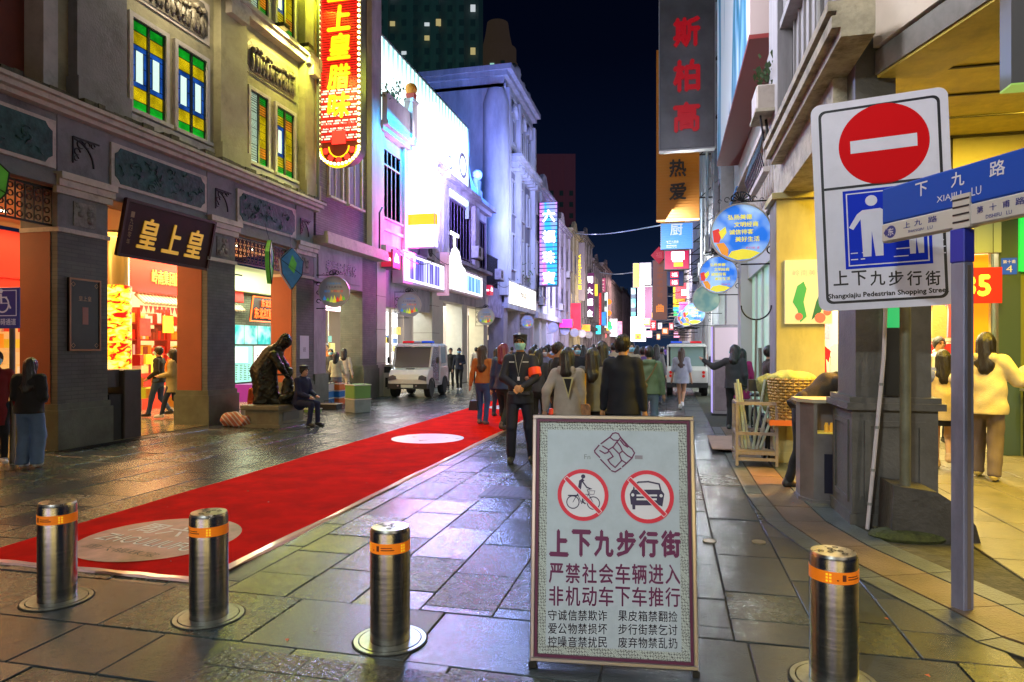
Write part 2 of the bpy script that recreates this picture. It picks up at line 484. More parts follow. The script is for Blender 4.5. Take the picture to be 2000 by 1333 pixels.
def person(label, x, y, face=180, H=1.7, top=None, bottom=None, shoes=None, hair='short', haircol=None, skinm=None,
           feet=((.10, 0.), (-.10, 0.)), lift=(0, 0), wr=None, lean=0., turn=0., hem=.86, baggy=0., cuff=1.0, wide=0.,
           skirt=None, shorts=None, mask=None, cap=None, hood=False, face_on=False, h=.016, pelvis=None, z0=0., fingers=False, group='people walking in the street',
           collar=None, sleeve=None, seed=0., nod=0., elbow=None, category='person', knees=None, fat=1.):
    s = H / 1.75
    root = thing('person', label, 'person' if category == 'person' else category, (x, y, z0), face, group)
    root.scale = (s, s, s)
    skinm = skinm or SKIN; haircol = haircol or HAIR
    pel = Vector(pelvis or (0, 0, .94)); up = Matrix.Rotation(lean, 3, 'X')   # lean bends the trunk forward (-y)
    def T(p): return pel + up @ (Vector(p) - Vector((0, 0, .94)))
    waist, chest, neck = T((0, .0, 1.08)), T((0, .005, 1.30)), T((0, .01, 1.46))
    sh = [T((.165, .01, 1.405)), T((-.165, .01, 1.405))]
    hc = T((0, -.01, 1.625)) + Vector((0, -.06 * nod, -.03 * abs(nod)))
    hips = [pel + Vector((.09, 0, -.03)), pel + Vector((-.09, 0, -.03))]
    ank = [Vector((feet[i][0], feet[i][1], .085 + lift[i])) for i in (0, 1)]
    knee = []
    for i in (0, 1):
        k, e_ = ik(hips[i], ank[i], .43, .41, knees[i] if knees else (0, -1, 0)); knee.append(k); ank[i] = e_
    wr = wr or ((.27, -.02, .84), (-.27, -.02, .84))
    el, wrist = [], []
    for i in (0, 1):
        hint = elbow[i] if elbow else ((.35 if i == 0 else -.35), .9, -.3)
        k, e_ = ik(sh[i], wr[i], .28, .26, hint); el.append(k); wrist.append(e_)
    rot = Matrix.Rotation(R_(turn), 3, 'Z')

    def HP(p): return hc + rot @ Vector(p)

    def hd(X, Y, Z):                              # coordinates of the turned head
        a, b = X - hc.x, Y - hc.y; c, q = math.cos(R_(turn)), math.sin(R_(turn))
        return a * c + b * q, -a * q + b * c, Z - hc.z

    def head(X, Y, Z, g=0.):
        a, b, z = hd(X, Y, Z)
        d = sd_ell(a, b, z, (0, .012, .02), (.077 + g, .094 + g, .103 + g))
        d = smin(d, sd_ell(a, b, z, (0, -.022, -.045), (.056 + g, .066 + g, .075 + g)), .03)
        return d

    def body(X, Y, Z):
        a, b, z = hd(X, Y, Z)
        d = head(X, Y, Z)
        d = smin(d, sd_cap(a, b, z, (0, -.088, .012), (0, -.108, -.022), .007, .012), .012)      # nose
        d = smin(d, sd_cap(a, b, z, (-.03, -.085, .032), (.03, -.085, .032), .006, .006), .02)   # brow
        d = smin(d, sd_cap(a, b, z, (-.018, -.088, -.052), (.018, -.088, -.052), .006, .006), .012)
        for q in (1, -1):
            d = smin(d, sd_ell(a, b, z, (q * .079, .01, -.005), (.010, .020, .032)), .008)       # ears
            d = -smin(-d, sd_ell(a, b, z, (q * .030, -.100, .014), (.015, .012, .009)), .01)     # eye sockets
        d = smin(d, sd_cap(X, Y, Z, neck - Vector((0, 0, .02)), hc + Vector((0, .015, -.06)), .054, .05), .02)
        t = sd_cap(X, Y, Z, pel, waist, .13, .115, .72)
        t = smin(t, sd_cap(X, Y, Z, waist, chest, .115, .145, .68), .04)
        t = smin(t, sd_cap(X, Y, Z, sh[0], sh[1], .055, .055), .05)
        d = smin(d, t, .03)
        for i in (0, 1):
            d = smin(d, sd_cap(X, Y, Z, sh[i], el[i], .047, .038), .03)
            d = smin(d, sd_cap(X, Y, Z, el[i], wrist[i], .036, .024), .015)
            v = (wrist[i] - el[i]).normalized()
            side = v.cross(Vector((0, 1, 0)));
            if side.length < .2: side = v.cross(Vector((0, 0, 1)))
            side.normalize(); nrm = side.cross(v)
            if not fingers:
                d = smin(d, sd_cap(X, Y, Z, wrist[i] + v * .02, wrist[i] + v * .085, .028, .030, 1), .015)
                d = smin(d, sd_cap(X, Y, Z, wrist[i] + v * .08, wrist[i] + v * .15 - nrm * .01, .026, .014, 1), .01)
                d = smin(d, sd_cap(X, Y, Z, wrist[i] + v * .03, wrist[i] + v * .09 + side * (.035 if i else -.035), .014, .010), .01)
            else:
                d = smin(d, sd_cap(X, Y, Z, wrist[i] + v * .015, wrist[i] + v * .075, .027, .034, .9), .015)
                for k, (o_, ln) in enumerate(((-.030, .060), (-.010, .072), (.010, .068), (.029, .052))):
                    b0 = wrist[i] + v * .085 + side * o_; m1 = b0 + v * ln * .55; t1 = m1 + v * ln * .25 + nrm * (.03 if i else -.03)
                    d = smin(d, sd_cap(X, Y, Z, b0, m1, .0105, .0095), .004); d = smin(d, sd_cap(X, Y, Z, m1, t1, .0095, .008), .004)
                d = smin(d, sd_cap(X, Y, Z, wrist[i] + v * .03, wrist[i] + v * .085 + side * (.048 if i else -.048), .013, .010), .008)
            g = sd_cap(X, Y, Z, hips[i], knee[i], .075, .052)
            g = smin(g, sd_cap(X, Y, Z, knee[i], ank[i], .050, .032), .02)
            g = smin(g, sd_cap(X, Y, Z, ank[i] + Vector((0, .02, -.035)), ank[i] + Vector((0, -.11, -.055)), .032, .024), .02)
            d = smin(d, g, .03)
        return d
    pts = [hc, *el, *wrist, *knee, *ank, pel, *sh]
    lo = [min(p[i] for p in pts) - .22 for i in range(3)]; hi = [max(p[i] for p in pts) + .22 for i in range(3)]
    lo[2] = max(lo[2], -.05)
    hb = h if fingers or h > .02 else max(h, .014)
    skin('body', body, lo, hi, hb if not fingers else .0085, skinm, root)
    gx = baggy

    def jacket(X, Y, Z):
        a = T((0, 0, hem)); d = sd_cap(X, Y, Z, a, waist, (.185 + gx * .9) * fat, (.15 + gx) * fat, .82)
        d = smin(d, sd_cap(X, Y, Z, waist, chest, (.14 + gx) * fat, (.165 + gx * .6) * fat, .74), .05)
        d = smin(d, sd_cap(X, Y, Z, sh[0] + Vector((-.02, 0, 0)), sh[1] + Vector((.02, 0, 0)), .058 + gx * .3, .058 + gx * .3), .05)
        d = smin(d, sd_cap(X, Y, Z, T((0, .01, 1.42)), T((0, .01, 1.48)), .08, .066), .03)
        if hood: d = smin(d, sd_cap(X, Y, Z, T((-.07, .085, 1.46)), T((.07, .085, 1.46)), .055, .055), .04)
        for i in (0, 1):
            d = smin(d, sd_cap(X, Y, Z, sh[i], el[i], .066 + gx * .5, .056 + gx * .6), .025)
            w_ = el[i] + (wrist[i] - el[i]) * cuff
            if cuff > 0:
                d = smin(d, sd_cap(X, Y, Z, el[i], w_, .055 + gx * .5, .042 + gx * .3), .02)
        d = d + folds(X, Y, Z, .0045 + gx * .06, seed)
        n = up @ Vector((0, 0, 1)); zz = (X - pel.x) * n.x + (Y - pel.y) * n.y + (Z - pel.z) * n.z + .94
        body_only = sd_cap(X, Y, Z, el[0], wrist[0], .09, .09); body_only = np.minimum(body_only, sd_cap(X, Y, Z, el[1], wrist[1], .09, .09))
        cut = np.minimum(hem - zz, 9)
        d = np.where(body_only < .0, d, np.maximum(d, cut)); 
        return np.maximum(d, zz - 1.505)
    if top is not None:
        skin('jacket', jacket, [lo[0], lo[1], pel.z - .35 if not lean else lo[2]], [hi[0], hi[1], hi[2]], h, top, root)
    wl_ = wide

    def pants(X, Y, Z):
        d = sd_cap(X, Y, Z, pel + Vector((0, 0, .06)), pel + Vector((0, 0, -.05)), .135 * fat, .15 * fat, .78)
        for i in (0, 1):
            g = sd_cap(X, Y, Z, hips[i], knee[i], .092 + wl_ * .3, .064 + wl_)
            if not shorts: g = smin(g, sd_cap(X, Y, Z, knee[i], ank[i] + Vector((0, .01, -.0)), .062 + wl_, .052 + wl_), .02)
            else: g = np.maximum(g, shorts - Z)
            d = smin(d, g, .03)
        d = d + folds(X, Y, Z, .004, seed + 2)
        return np.maximum(d, (.055 - Z) if max(lift) < .02 else .03 - Z)
    if skirt:
        def sk(X, Y, Z):
            return np.maximum(sd_cap(X, Y, Z, pel + Vector((0, 0, .1)), Vector((pel.x, pel.y, skirt)), .13, .20, .8) + folds(X, Y, Z, .004, seed), skirt + .02 - Z)
        skin('skirt', sk, [-.4, -.4, skirt - .1], [.4, .4, 1.2], h, bottom, root)
    elif bottom is not None:
        skin('trousers', pants, [lo[0], lo[1], -.02], [hi[0], hi[1], pel.z + .2], h, bottom, root)
    shoes = shoes or mat('dark shoe', (.03, .03, .03), .5)
    for i in (0, 1):
        p = ank[i]
        def shoe(X, Y, Z, p=p):
            d = sd_cap(X, Y, Z, p + Vector((0, .035, -.03)), p + Vector((0, -.13, -.05)), .048, .040)
            d = smin(d, sd_cap(X, Y, Z, p + Vector((0, .01, -.01)), p + Vector((0, .01, .02)), .045, .047), .02)
            return np.maximum(d, p.z - .085 - Z)
        skin('shoe', shoe, [p.x - .1, p.y - .25, p.z - .12], [p.x + .1, p.y + .15, p.z + .12], max(.012, h), shoes, root)
    if hair:
        def hr(X, Y, Z):
            a, b, z = hd(X, Y, Z)
            d = head(X, Y, Z, .014)
            d = np.maximum(d, -(sd_ell(a, b, z, (0, -.105, -.03), (.064, .075, .095))))           # leave the face free
            if hair == 'short': d = np.maximum(d, -.055 - z + np.clip(-b, -.05, .1) * 1.1)
            else:
                ln = {'bob': .20, 'long': .40, 'mid': .30}.get(hair, .3)
                e0, e1 = hc + rot @ Vector((0, .045, -.0)), neck + up @ Vector((0, .075, -ln + .16))
                wd = .098 if hair in ('mid', 'bob') else .088
                d = smin(d, sd_cap(X, Y, Z, e0, e1, wd, wd * .92), .03)
                if hair in ('mid', 'long'): d = smin(d, sd_cap(X, Y, Z, e1 + Vector((.05, 0, .06)), e1 + Vector((-.05, 0, .05)), .06, .065), .03)
                for q in (1, -1):
                    d = smin(d, sd_cap(X, Y, Z, hc + rot @ Vector((q * .065, .01, 0)), neck + Vector((q * .075, .03, -.02)), .03, .03), .02)
                d = np.maximum(d, -(sd_ell(a, b, z, (0, -.105, -.03), (.060, .075, .10))))
            a_ = .004 if hair != 'short' else .003
            return d + a_ * np.sin(np.arctan2(b, a + 1e-6) * 16 + z * 14) + .0025 * np.sin(np.arctan2(b, a + 1e-6) * 41)
        skin('hair', hr, [hc.x - .22, hc.y - .22, hc.z - .62], [hc.x + .22, hc.y + .3, hc.z + .17], min(h, .012), haircol, root)
    if mask is not None:
        def mk(X, Y, Z):
            a, b, z = hd(X, Y, Z)
            d = np.abs(smin(head(X, Y, Z), sd_cap(a, b, z, (0, -.09, .0), (0, -.112, -.03), .01, .014), .03) - .006) - .005
            d = np.maximum(d, b + .02); d = np.maximum(d, z + .002); return np.maximum(d, -.098 - z)
        skin('face_mask', mk, [hc.x - .13, hc.y - .15, hc.z - .14], [hc.x + .13, hc.y + .13, hc.z + .05], .0085, mask, root)
    if face_on:
        for q in (1, -1):
            e_ = MB(Fr((0, 0, 0), (1, 0, 0), (0, 1, 0)))
            p = HP((q * .030, -.086, .014)); e_.ball((p.x, p.y, p.z), .011, 10, 6)
            o = e_.build('eye', EYE, None, True); o.parent = root
            br = HP((q * .032, -.093, .034)); b2 = MB(); b2.tube([HP((q * .015, -.097, .033))[:], br[:], HP((q * .050, -.082, .030))[:]], .0045, 6)
            o = b2.build('eyebrow', haircol, None); o.parent = root
        if mask is None:
            b2 = MB(); b2.tube([HP((-.024, -.091, -.052))[:], HP((0, -.098, -.050))[:], HP((.024, -.091, -.052))[:]], .005, 6)
            o = b2.build('mouth', mat('lip', (.35, .12, .10), .5), None); o.parent = root
    if cap is not None:
        mb = MB(Fr(hc + Vector((0, 0, .0)), rot @ Vector((1, 0, 0)), rot @ Vector((0, 1, 0))))
        mb.lathe(0, .012, [(.092, .035), (.094, .05), (.095, .085), (.100, .095), (.098, .112), (.06, .124), (.001, .126)], 24)
        mb.poly([(.085 * math.cos(t), -.05 - .085 * math.sin(t)) for t in [i * math.pi / 10 for i in range(11)]], .032, .040)
        o = mb.build('cap', cap, None, True); o.parent = root
    root['j'] = 0; del root['j']
    root_j[root.name] = dict(el=el, wr=wrist, sh=sh, hc=hc, pel=pel, s=s, T=T, HP=HP)
    return root


root_j = {}


def wear(root, mb, name, m, smooth=True):            # a piece in the person's own coordinates
    o = mb.build(name, m, None, smooth); o.parent = root; return o
# ------------------------------------------------------------------ ground
PAVE = [mat('granite slab dark', (.034, .042, .046), .24, var=.25, scale=9, bump=.22, bscale=150, rvar=.05),
        mat('granite slab grey', (.044, .053, .060), .22, var=.2, scale=7, bump=.16, bscale=120, rvar=.05),
        mat('granite slab green grey', (.032, .045, .042), .27, var=.25, scale=11, bump=.22, bscale=170, rvar=.05),
        mat('bush hammered slab', (.060, .066, .072), .25, var=.3, scale=60, bump=.2, bscale=200, rvar=.05)]
JOINT = mat('joint soil', (.012, .011, .010), .8, bump=.5)
WALK = [mat('footpath slab', (.17, .15, .085), .42, var=.3, scale=3, bump=.4, bscale=60, dirt=.5, dirtcol=(.03, .035, .012)),
        mat('footpath slab brown', (.15, .105, .07), .45, var=.3, scale=3, bump=.4, bscale=60, dirt=.4)]
gr = struct(MB().box(-60, -45, -.3, 60, 420, -.014), 'ground', JOINT)
road = struct(MB().add([(-9.3, 2.35, -.009), (2.2, 2.35, -.009), (2.2, 300, -.009), (-9.3, 300, -.009)], [(0, 1, 2, 3)]), 'street_bed', JOINT)
rg = random.Random(3)
slab_cells = []


def course_y(x0, x1, y0, y1, lo=.42, hi=.9):
    y = y0 - rg.random() * .6
    while y < y1:
        L = rg.uniform(lo, hi); a, b = max(y, y0), min(y + L, y1)
        if b - a > .015: slab_cells.append((x0, a, x1, b))
        y += L


for xi, (x0, x1) in enumerate([(-9.3 + .4591 * i, -9.3 + .4591 * (i + 1)) for i in range(24)]):
    course_y(x0, x1, 3.82, 46 if xi < 22 else 8.5)
for y0, y1, lo, hi in ((3.18, 3.82, .7, 1.1), (2.70, 3.18, .5, .9), (2.35, 2.70, .6, 1.0), (1.7, 2.35, .7, 1.2), (.9, 1.7, .8, 1.2)):
    x = -10.2 - rg.random() * .5
    while x < 4.2:
        L = rg.uniform(lo, hi)
        if not (y0 > 3.1 and x > 1.6): slab_cells.append((x, y0, x + L, y1))
        x += L
CAMX = lambda x, y: (x * math.cos(TH) + y * math.sin(TH)) / max(.1, (-x * math.sin(TH) + y * math.cos(TH)))


def visible(c):
    x, y = (c[0] + c[2]) / 2, (c[1] + c[3]) / 2
    d = -x * math.sin(TH) + y * math.cos(TH)
    return d > 2.6 and abs(CAMX(x, y)) < .86 and not (-5.1 < x < -3.2 and 4.3 < y < 40)


near = sorted([c for c in slab_cells if visible(c)], key=lambda c: c[1] ** 2 + c[0] ** 2)[:300]
ns = set(near)
rest = [MB(), MB(), MB()]
for c in slab_cells:
    z = rg.uniform(-.003, .003); g = .0045
    if c in ns:
        k = rg.choices([0, 1, 2, 3], [4, 4, 3, .6])[0]
        o = MB().box(c[0] + g, c[1] + g, -.05, c[2] - g, c[3] - g, z, ch=.004).build('paving_slab', PAVE[k], None, origin=((c[0] + c[2]) / 2, (c[1] + c[3]) / 2, 0))
        o.parent = road; o.rotation_euler = (rg.uniform(-.0007, .0007), rg.uniform(-.0007, .0007), 0)
    else: rest[rg.randrange(3)].box(c[0] + g, c[1] + g, -.04, c[2] - g, c[3] - g, z)
for i in range(3): rest[i].build('paving_slabs_beyond', PAVE[i], road, kind='stuff')
# cobbled strip by the crossing, rough and wet
cob = mat('wet pitched stone', (.040, .040, .044), .16, var=.6, scale=14, bump=.6, bscale=40)
mbc = []
for i in range(11):
    for j in range(3):
        x0 = -2.3 + i * .255 + rg.uniform(-.01, .01); y0 = 2.50 + j * .205
        o = MB().box(x0, y0, -.05, x0 + .247, y0 + .197, .005 + rg.uniform(0, .002), ch=.005).build('cobble', cob, None, origin=(x0, y0, 0)); o.parent = road
far = struct(MB().add([(-9.3, 46, -.002), (.8, 46, -.002), (.8, 300, -.002), (-9.3, 300, -.002)], [(0, 1, 2, 3)]), 'street', PAVE[1])
# arcade floors
AF = mat('polished arcade tile', (.20, .17, .11), .16, var=.2, scale=2, dirt=.2)
struct(MB().box(-15, 2, -.05, -9.3, 46, .012), 'arcade_floor', AF)
ln = MB()
for i in range(1, 8): ln.box(-9.3 - .8 * i, 4, .0125, -9.3 - .8 * i + .012, 46, .0145)
ln.build('tile_joints', JOINT, bpy.data.objects['arcade_floor'], kind='stuff')
# raised footpath on the right with its curved kerb
kc = [(.80, 60), (.80, 14), (.80, 9.2), (.80, 7.7), (.86, 6.5), (1.03, 5.7), (1.27, 5.04), (1.49, 4.5), (1.62, 4.1), (1.85, 3.86), (2.3, 3.78), (4.5, 3.6), (8.5, 3.4)]
pts = kc + [(8.5, 60)]
foot = struct(MB().poly([(x, y) for x, y in pts[::-1]], -.05, .004), 'footpath', mat('mossy bedding', (.05, .048, .03), .9, var=.7, scale=10, bump=.8, bscale=30))
EDGE = mat('kerb stone', (.085, .10, .10), .38, var=.3, scale=4, bump=.4, bscale=60, dirt=.4)


def resample(pl, L):
    out = [Vector(pl[0])]; acc = 0
    for i in range(len(pl) - 1):
        a, b = Vector(pl[i]), Vector(pl[i + 1]); n = max(1, round((b - a).length / L))
        for k in range(1, n + 1): out.append(a.lerp(b, k / n))
    return out


kp = resample(kc[1:], .55)
for w0, w1, zz, mm in ((.0, .17, .009, EDGE), (.18, .52, .016, WALK[1]), (.53, .72, .020, EDGE)):
    for i in range(len(kp) - 1):
        a, b = kp[i], kp[i + 1]
        if a.x > 5: break
        def nn(i):
            t = kp[min(i + 1, len(kp) - 1)] - kp[max(i - 1, 0)]; t.normalize(); return Vector((-t.y, t.x))
        n0, n1 = nn(i), nn(i + 1); g = .004; t = (b - a).normalized() * g
        q = [a + n0 * w0 + t, b + n1 * w0 - t, b + n1 * w1 - t, a + n0 * w1 + t]
        mb = MB().poly([(p.x, p.y) for p in q], -.04, zz + rg.uniform(-.002, .002))
        if w0 == 0: mb.build('kerb_stone', mm, foot)
        else: mb.build('paving_slab', mm, foot)
for i in range(12):
    for j in range(26):
        x0, y0 = 1.15 + i * .6, 3.9 + j * .6
        x1, y1 = x0 + .588, y0 + .588
        d = min((Vector((px_, py_)) - Vector(((x0 + x1) / 2, (y0 + y1) / 2))).length for px_, py_ in kp)
        if y0 < 7.5 and (d < 1.06): continue
        if x0 < 1.6 and y0 >= 7.5: x0 = 1.53
        z = .022 + rg.uniform(-.003, .002)
        MB().box(x0, y0, 0, x1, y1, z, ch=.004).build('paving_slab', WALK[0], foot)
# carpet
CARP = mat('red carpet', (.80, .010, .004), 1.0, var=.22, scale=2.2, bump=.8, bscale=240, spec=.05, dirt=.22, dirtcol=(.25, .02, .015))
mbk = MB(); n_ = 120; cy_ = [3.93 + 56 * (i / n_) ** 1.6 for i in range(n_ + 1)]; wob = lambda y, s: .010 * math.sin(y * 1.9 + s) + .007 * math.sin(y * 4.7 + 2 * s)
xs_ = [0, .03, .25, .5, .75, .97, 1]; P_ = []
for y in cy_:
    a_, b_ = -5.23 + wob(y, 0), -3.11 + wob(y, 3)
    for t in xs_: P_.append((a_ + (b_ - a_) * t, y, .004 if t in (0, 1) else .0125 + .0018 * math.sin(y * 2.3 + t * 5) + .0012 * math.sin(y * 7 - t * 9)))
mbk.add(P_, [(7 * i + j, 7 * i + j + 1, 7 * i + j + 8, 7 * i + j + 7) for i in range(n_) for j in range(6)])
cp = mbk.build('red_carpet', CARP, None, label='long red carpet laid down the middle of the shopping street', category='carpet')
TAPE = mat('clear edge tape', (.75, .45, .42), .25, coat=.5)
tp = MB(); P_ = []
for y in cy_: P_ += [(-3.15 + wob(y, 3), y, .0165), (-3.09 + wob(y * 1.3, 4), y, .0168), (-3.085 + wob(y, 5), y, .0005)]
tp.add(P_, [(3 * i + j, 3 * i + j + 1, 3 * i + j + 4, 3 * i + j + 3) for i in range(n_) for j in range(2)]); P_ = []
for i in range(41): x = -5.24 + i * .054; P_ += [(x, 3.965 + .006 * math.sin(i * .9), .0166), (x, 3.915 + .009 * math.sin(i * 1.3), .0168), (x, 3.905, .0005)]
tp.add(P_, [(3 * i + j, 3 * i + 3 + j, 3 * i + 4 + j, 3 * i + j + 1) for i in range(40) for j in range(2)]); tp.build('edge_tape', TAPE, cp)
STK = mat('pale floor sticker', (.62, .56, .60), .3, var=.06, scale=3); STK0 = mat('trodden floor sticker', (.42, .22, .20), .5, var=.35, scale=5, dirt=.3)
INK = mat('white print', (.72, .70, .72), .5); INKD = mat('dark print', (.03, .03, .05), .5)
st = None
for k, y in enumerate((4.72, 11.0, 17.3, 23.6, 29.9)):
    mb = MB().disc(-4.14, y, .63, .0162, .0178, 48)
    lb = ['round trodden sticker with white lettering at the near end of the red carpet', 'round white sticker on the red carpet behind the second bollard gap', 'round white sticker on the carpet beside the two walkers', 'fourth round sticker along the red carpet', 'farthest round sticker on the red carpet'][k]
    o = mb.build('floor_sticker', STK if k else STK0, None, label=lb, category='sticker', group='round stickers on the carpet')
    if k == 0:
        f = Fr((-4.14, y, .0178), (1, -.12, 0), (.12, 1, 0))
        for i, ch in enumerate('周六福'): text(f, ch, -.46 + i * .31, .06, -.20 + i * .31, .32, INK, o, d=.001, name='lettering', bold=.01)
        text(f, 'ZHOULIUFU', -.50, -.22, .50, -.04, INKD, o, d=.001, bold=.04); text(f, 'ZHOULIUFU', -.50, -.22, .50, -.04, INK, o, d=.002, bold=.0)
        text(f, '周六福珠宝', -.38, -.42, .38, -.32, INKD, o, d=.001)
# covers and drains
IRON = mat('cast iron', (.035, .036, .045), .4, .6, var=.3, scale=9, bump=.4)
dx, dy = G(998, 962)
dc = thing('drain_cover', 'square dark iron access cover in the paving left of the notice board', 'cover', (dx, dy, 0))
MB().box(dx - .30, dy - .30, 0, dx + .30, dy + .30, .006).build('frame', IRON, dc)
m_ = MB()
for i in range(9): m_.box(dx - .26 + i * .058, dy - .26, .006, dx - .22 + i * .058, dy + .26, .010)
m_.build('rib', IRON, dc)
for k, (px, py) in enumerate(((1386, 1058), (1482, 1060))):
    x, y = G(px, py)
    MB().disc(x, y, .055, .001, .009, 20).build('floor_stud', mat('brass stud', (.35, .3, .2), .35, .8), None, label=['small round metal stud in the slabs just right of the notice board', 'small dull stud near the curved kerb, right of the other stud'][k], category='stud', group='small round studs in the paving')
for k, (y0, y1) in enumerate(((8.35, 10.2), (12.4, 13.0))):
    g = thing('slot_drain', ['long iron drain grating at the foot of the plaque pillar', 'short iron drain grating beside the second pillar'][k], 'drain', (-9.1, y0, 0), group='drain gratings along the arcade')
    MB().box(-9.24, y0, 0, -8.98, y1, .004).build('frame', mat('drain pit', (.004, .004, .004), .9), g)
    m_ = MB(); yy = y0
    while yy < y1: m_.box(-9.24, yy, .004, -8.98, yy + .022, .010); yy += .05
    m_.build('bar', IRON, g)
# ------------------------------------------------------------------ the left side of the street
GREY = mat('grey stucco', (.19, .19, .20), .8, var=.22, scale=2.2, bump=.3, bscale=30, dirt=.5)
OCHRE = mat('ochre grey stucco', (.34, .31, .19), .8, var=.2, scale=2, bump=.3, bscale=30, dirt=.35)
CREAM = mat('cream moulding', (.52, .46, .40), .7, var=.15, scale=5, bump=.2, dirt=.5, dirtcol=(.08, .06, .04))
BASE = mat('green stone base', (.10, .115, .085), .5, var=.3, scale=3, bump=.2, dirt=.3)
TERRA = mat('terracotta render', (.27, .07, .03), .7, var=.12, scale=2, bump=.2)
DARKR = mat('dark red wall', (.16, .035, .02), .8, var=.25, scale=1.5, dirt=.4)
BRONZE = mat('dark relief', (.030, .085, .080), .6, var=.6, scale=6, bump=.8, bscale=14, spec=.3)
IRONB = mat('black wrought iron', (.012, .012, .012), .45, .4)
MOSS = mat('mossy stone', (.07, .065, .045), .95, var=.6, scale=9, bump=1, bscale=25)
FRAMEW = mat('window surround', (.50, .46, .42), .7, var=.12, scale=5, dirt=.3)
DFR = mat('dark green window frame', (.012, .02, .014), .4)


def brick_mat(name, c1, c2, mortar, sc=1., rough=.8, bw=.24, bh=.065, axis='left'):
    if name in MC: return MC[name]
    m = mat(name, c1, rough); N, L, b = nodes_of(m)
    t = N.new('ShaderNodeTexCoord'); s_ = N.new('ShaderNodeSeparateXYZ'); L.new(t.outputs['Object'], s_.inputs[0])
    add = N.new('ShaderNodeMath'); L.new(s_.outputs['X'], add.inputs[0]); L.new(s_.outputs['Y'], add.inputs[1])
    cx = N.new('ShaderNodeCombineXYZ'); L.new(add.outputs[0], cx.inputs[0]); L.new(s_.outputs['Z'], cx.inputs[1])
    k = N.new('ShaderNodeTexBrick'); L.new(cx.outputs[0], k.inputs[0])
    k.inputs['Scale'].default_value = 1 / sc; k.inputs['Brick Width'].default_value = bw; k.inputs['Row Height'].default_value = bh
    k.inputs['Mortar Size'].default_value = .006; k.inputs['Color1'].default_value = (*c1, 1); k.inputs['Color2'].default_value = (*c2, 1); k.inputs['Mortar'].default_value = (*mortar, 1)
    n = N.new('ShaderNodeTexNoise'); n.inputs['Scale'].default_value = 3; n.inputs['Detail'].default_value = 8; L.new(t.outputs['Object'], n.inputs[0])
    mx = N.new('ShaderNodeMixRGB'); mx.blend_type = 'MULTIPLY'; mx.inputs[0].default_value = .6; L.new(k.outputs[0], mx.inputs[1]); L.new(n.outputs[0], mx.inputs[2])
    L.new(mx.outputs[0], b.inputs['Base Color'])
    bp = N.new('ShaderNodeBump'); bp.inputs['Strength'].default_value = .5; bp.inputs['Distance'].default_value = .01; bp.invert = True
    L.new(k.outputs['Fac'], bp.inputs['Height']); L.new(bp.outputs[0], b.inputs['Normal'])
    return m


GBRICK = brick_mat('grey brick', (.19, .195, .185), (.155, .165, .16), (.13, .135, .13))


def octo(a0, b0, a1, b1, c):                        # panel outline with notched corners
    return [(a0 + c, b0), (a1 - c, b0), (a1 - c * .6, b0 + c * .6), (a1, b0 + c), (a1, b1 - c), (a1 - c * .6, b1 - c * .6), (a1 - c, b1), (a0 + c, b1), (a0 + c * .6, b1 - c * .6), (a0, b1 - c), (a0, b0 + c), (a0 + c * .6, b0 + c * .6)]


def relief(fr, a0, b0, a1, b1, parent, m, border, seed, figures=False, d=.02):
    p = MB(fr).box(a0, b0, d - .04, a1, b1, d).build('relief_panel', border, parent)
    MB(fr).poly(octo(a0 + .07, b0 + .06, a1 - .07, b1 - .06, .12), d, d + .012).build('ground', m, p)
    r = random.Random(seed); mb = MB(fr); w, h = a1 - a0, b1 - b0
    if figures:
        n = int(w / .16)
        for i in range(n):
            x = a0 + .16 + (w - .32) * (i + .5) / n + r.uniform(-.03, .03); hh = h * r.uniform(.5, .68)
            mb.ball((x, b0 + .1 + hh * .4, d + .02), hh * .4, 8, 6, (.36, 1, .22)); mb.ball((x + r.uniform(-.02, .02), b0 + .1 + hh * .88, d + .04), hh * .13, 8, 6)
            mb.tube([(x, b0 + .1 + hh * .6, d + .05), (x + r.uniform(-.12, .12), b0 + .1 + hh * r.uniform(.3, .8), d + .06)], .022, 5)
    else:
        for i in range(int(w * 14)):
            x, y = r.uniform(a0 + .2, a1 - .2), r.uniform(b0 + .12, b1 - .12)
            t = r.uniform(0, 6.3); pth = []
            for k in range(7):
                pth.append((x, y, d + .012 + .012 * math.sin(k))); x += .04 * math.cos(t); y += .03 * math.sin(t); t += r.uniform(.1, .9)
                x = min(max(x, a0 + .16), a1 - .16); y = min(max(y, b0 + .1), b1 - .1)
            mb.tube(pth, r.uniform(.008, .02), 5)
    mb.build('carving', m, p, True)
    return p


def scroll(fr, a, b, parent, s=1., flip=1):
    mb = MB(fr); k = .010 * s
    mb.box(a - k, b - .42 * s, .0, a + k, b, .02); mb.box(a, b - .012, .0, a + flip * .5 * s, b + .012, .02)
    for cx, cy, r in ((.14, -.09, .07), (.27, -.07, .055), (.38, -.055, .04), (.08, -.22, .06), (.06, -.33, .045)):
        mb.ring(a + flip * cx * s, b + cy * s, r * s * .8, r * s, 0, .02, 12, 0, 300)
    mb.ring(a, b - .42 * s, .38 * s, .40 * s, 0, .02, 10, 0 if flip > 0 else 90, 88 if flip > 0 else 178)
    o = mb.build('iron_bracket', IRONB, parent)
    return o


def colour_pane(c, s): return flicker(emis('stained glass ' + '%d%d%d' % tuple(int(x * 9) for x in c), c, s), s, 4.)


SG = dict(g=colour_pane((.01, .50, .03), 1.1), y=colour_pane((.85, .68, .01), 1.0), b=colour_pane((.02, .14, .75), 1.0), w=emis('pale glass', (.62, .85, .78), 1.0),
          o=colour_pane((.9, .35, .02), 1.2), d=mat('unlit glass', (.01, .012, .014), .08))


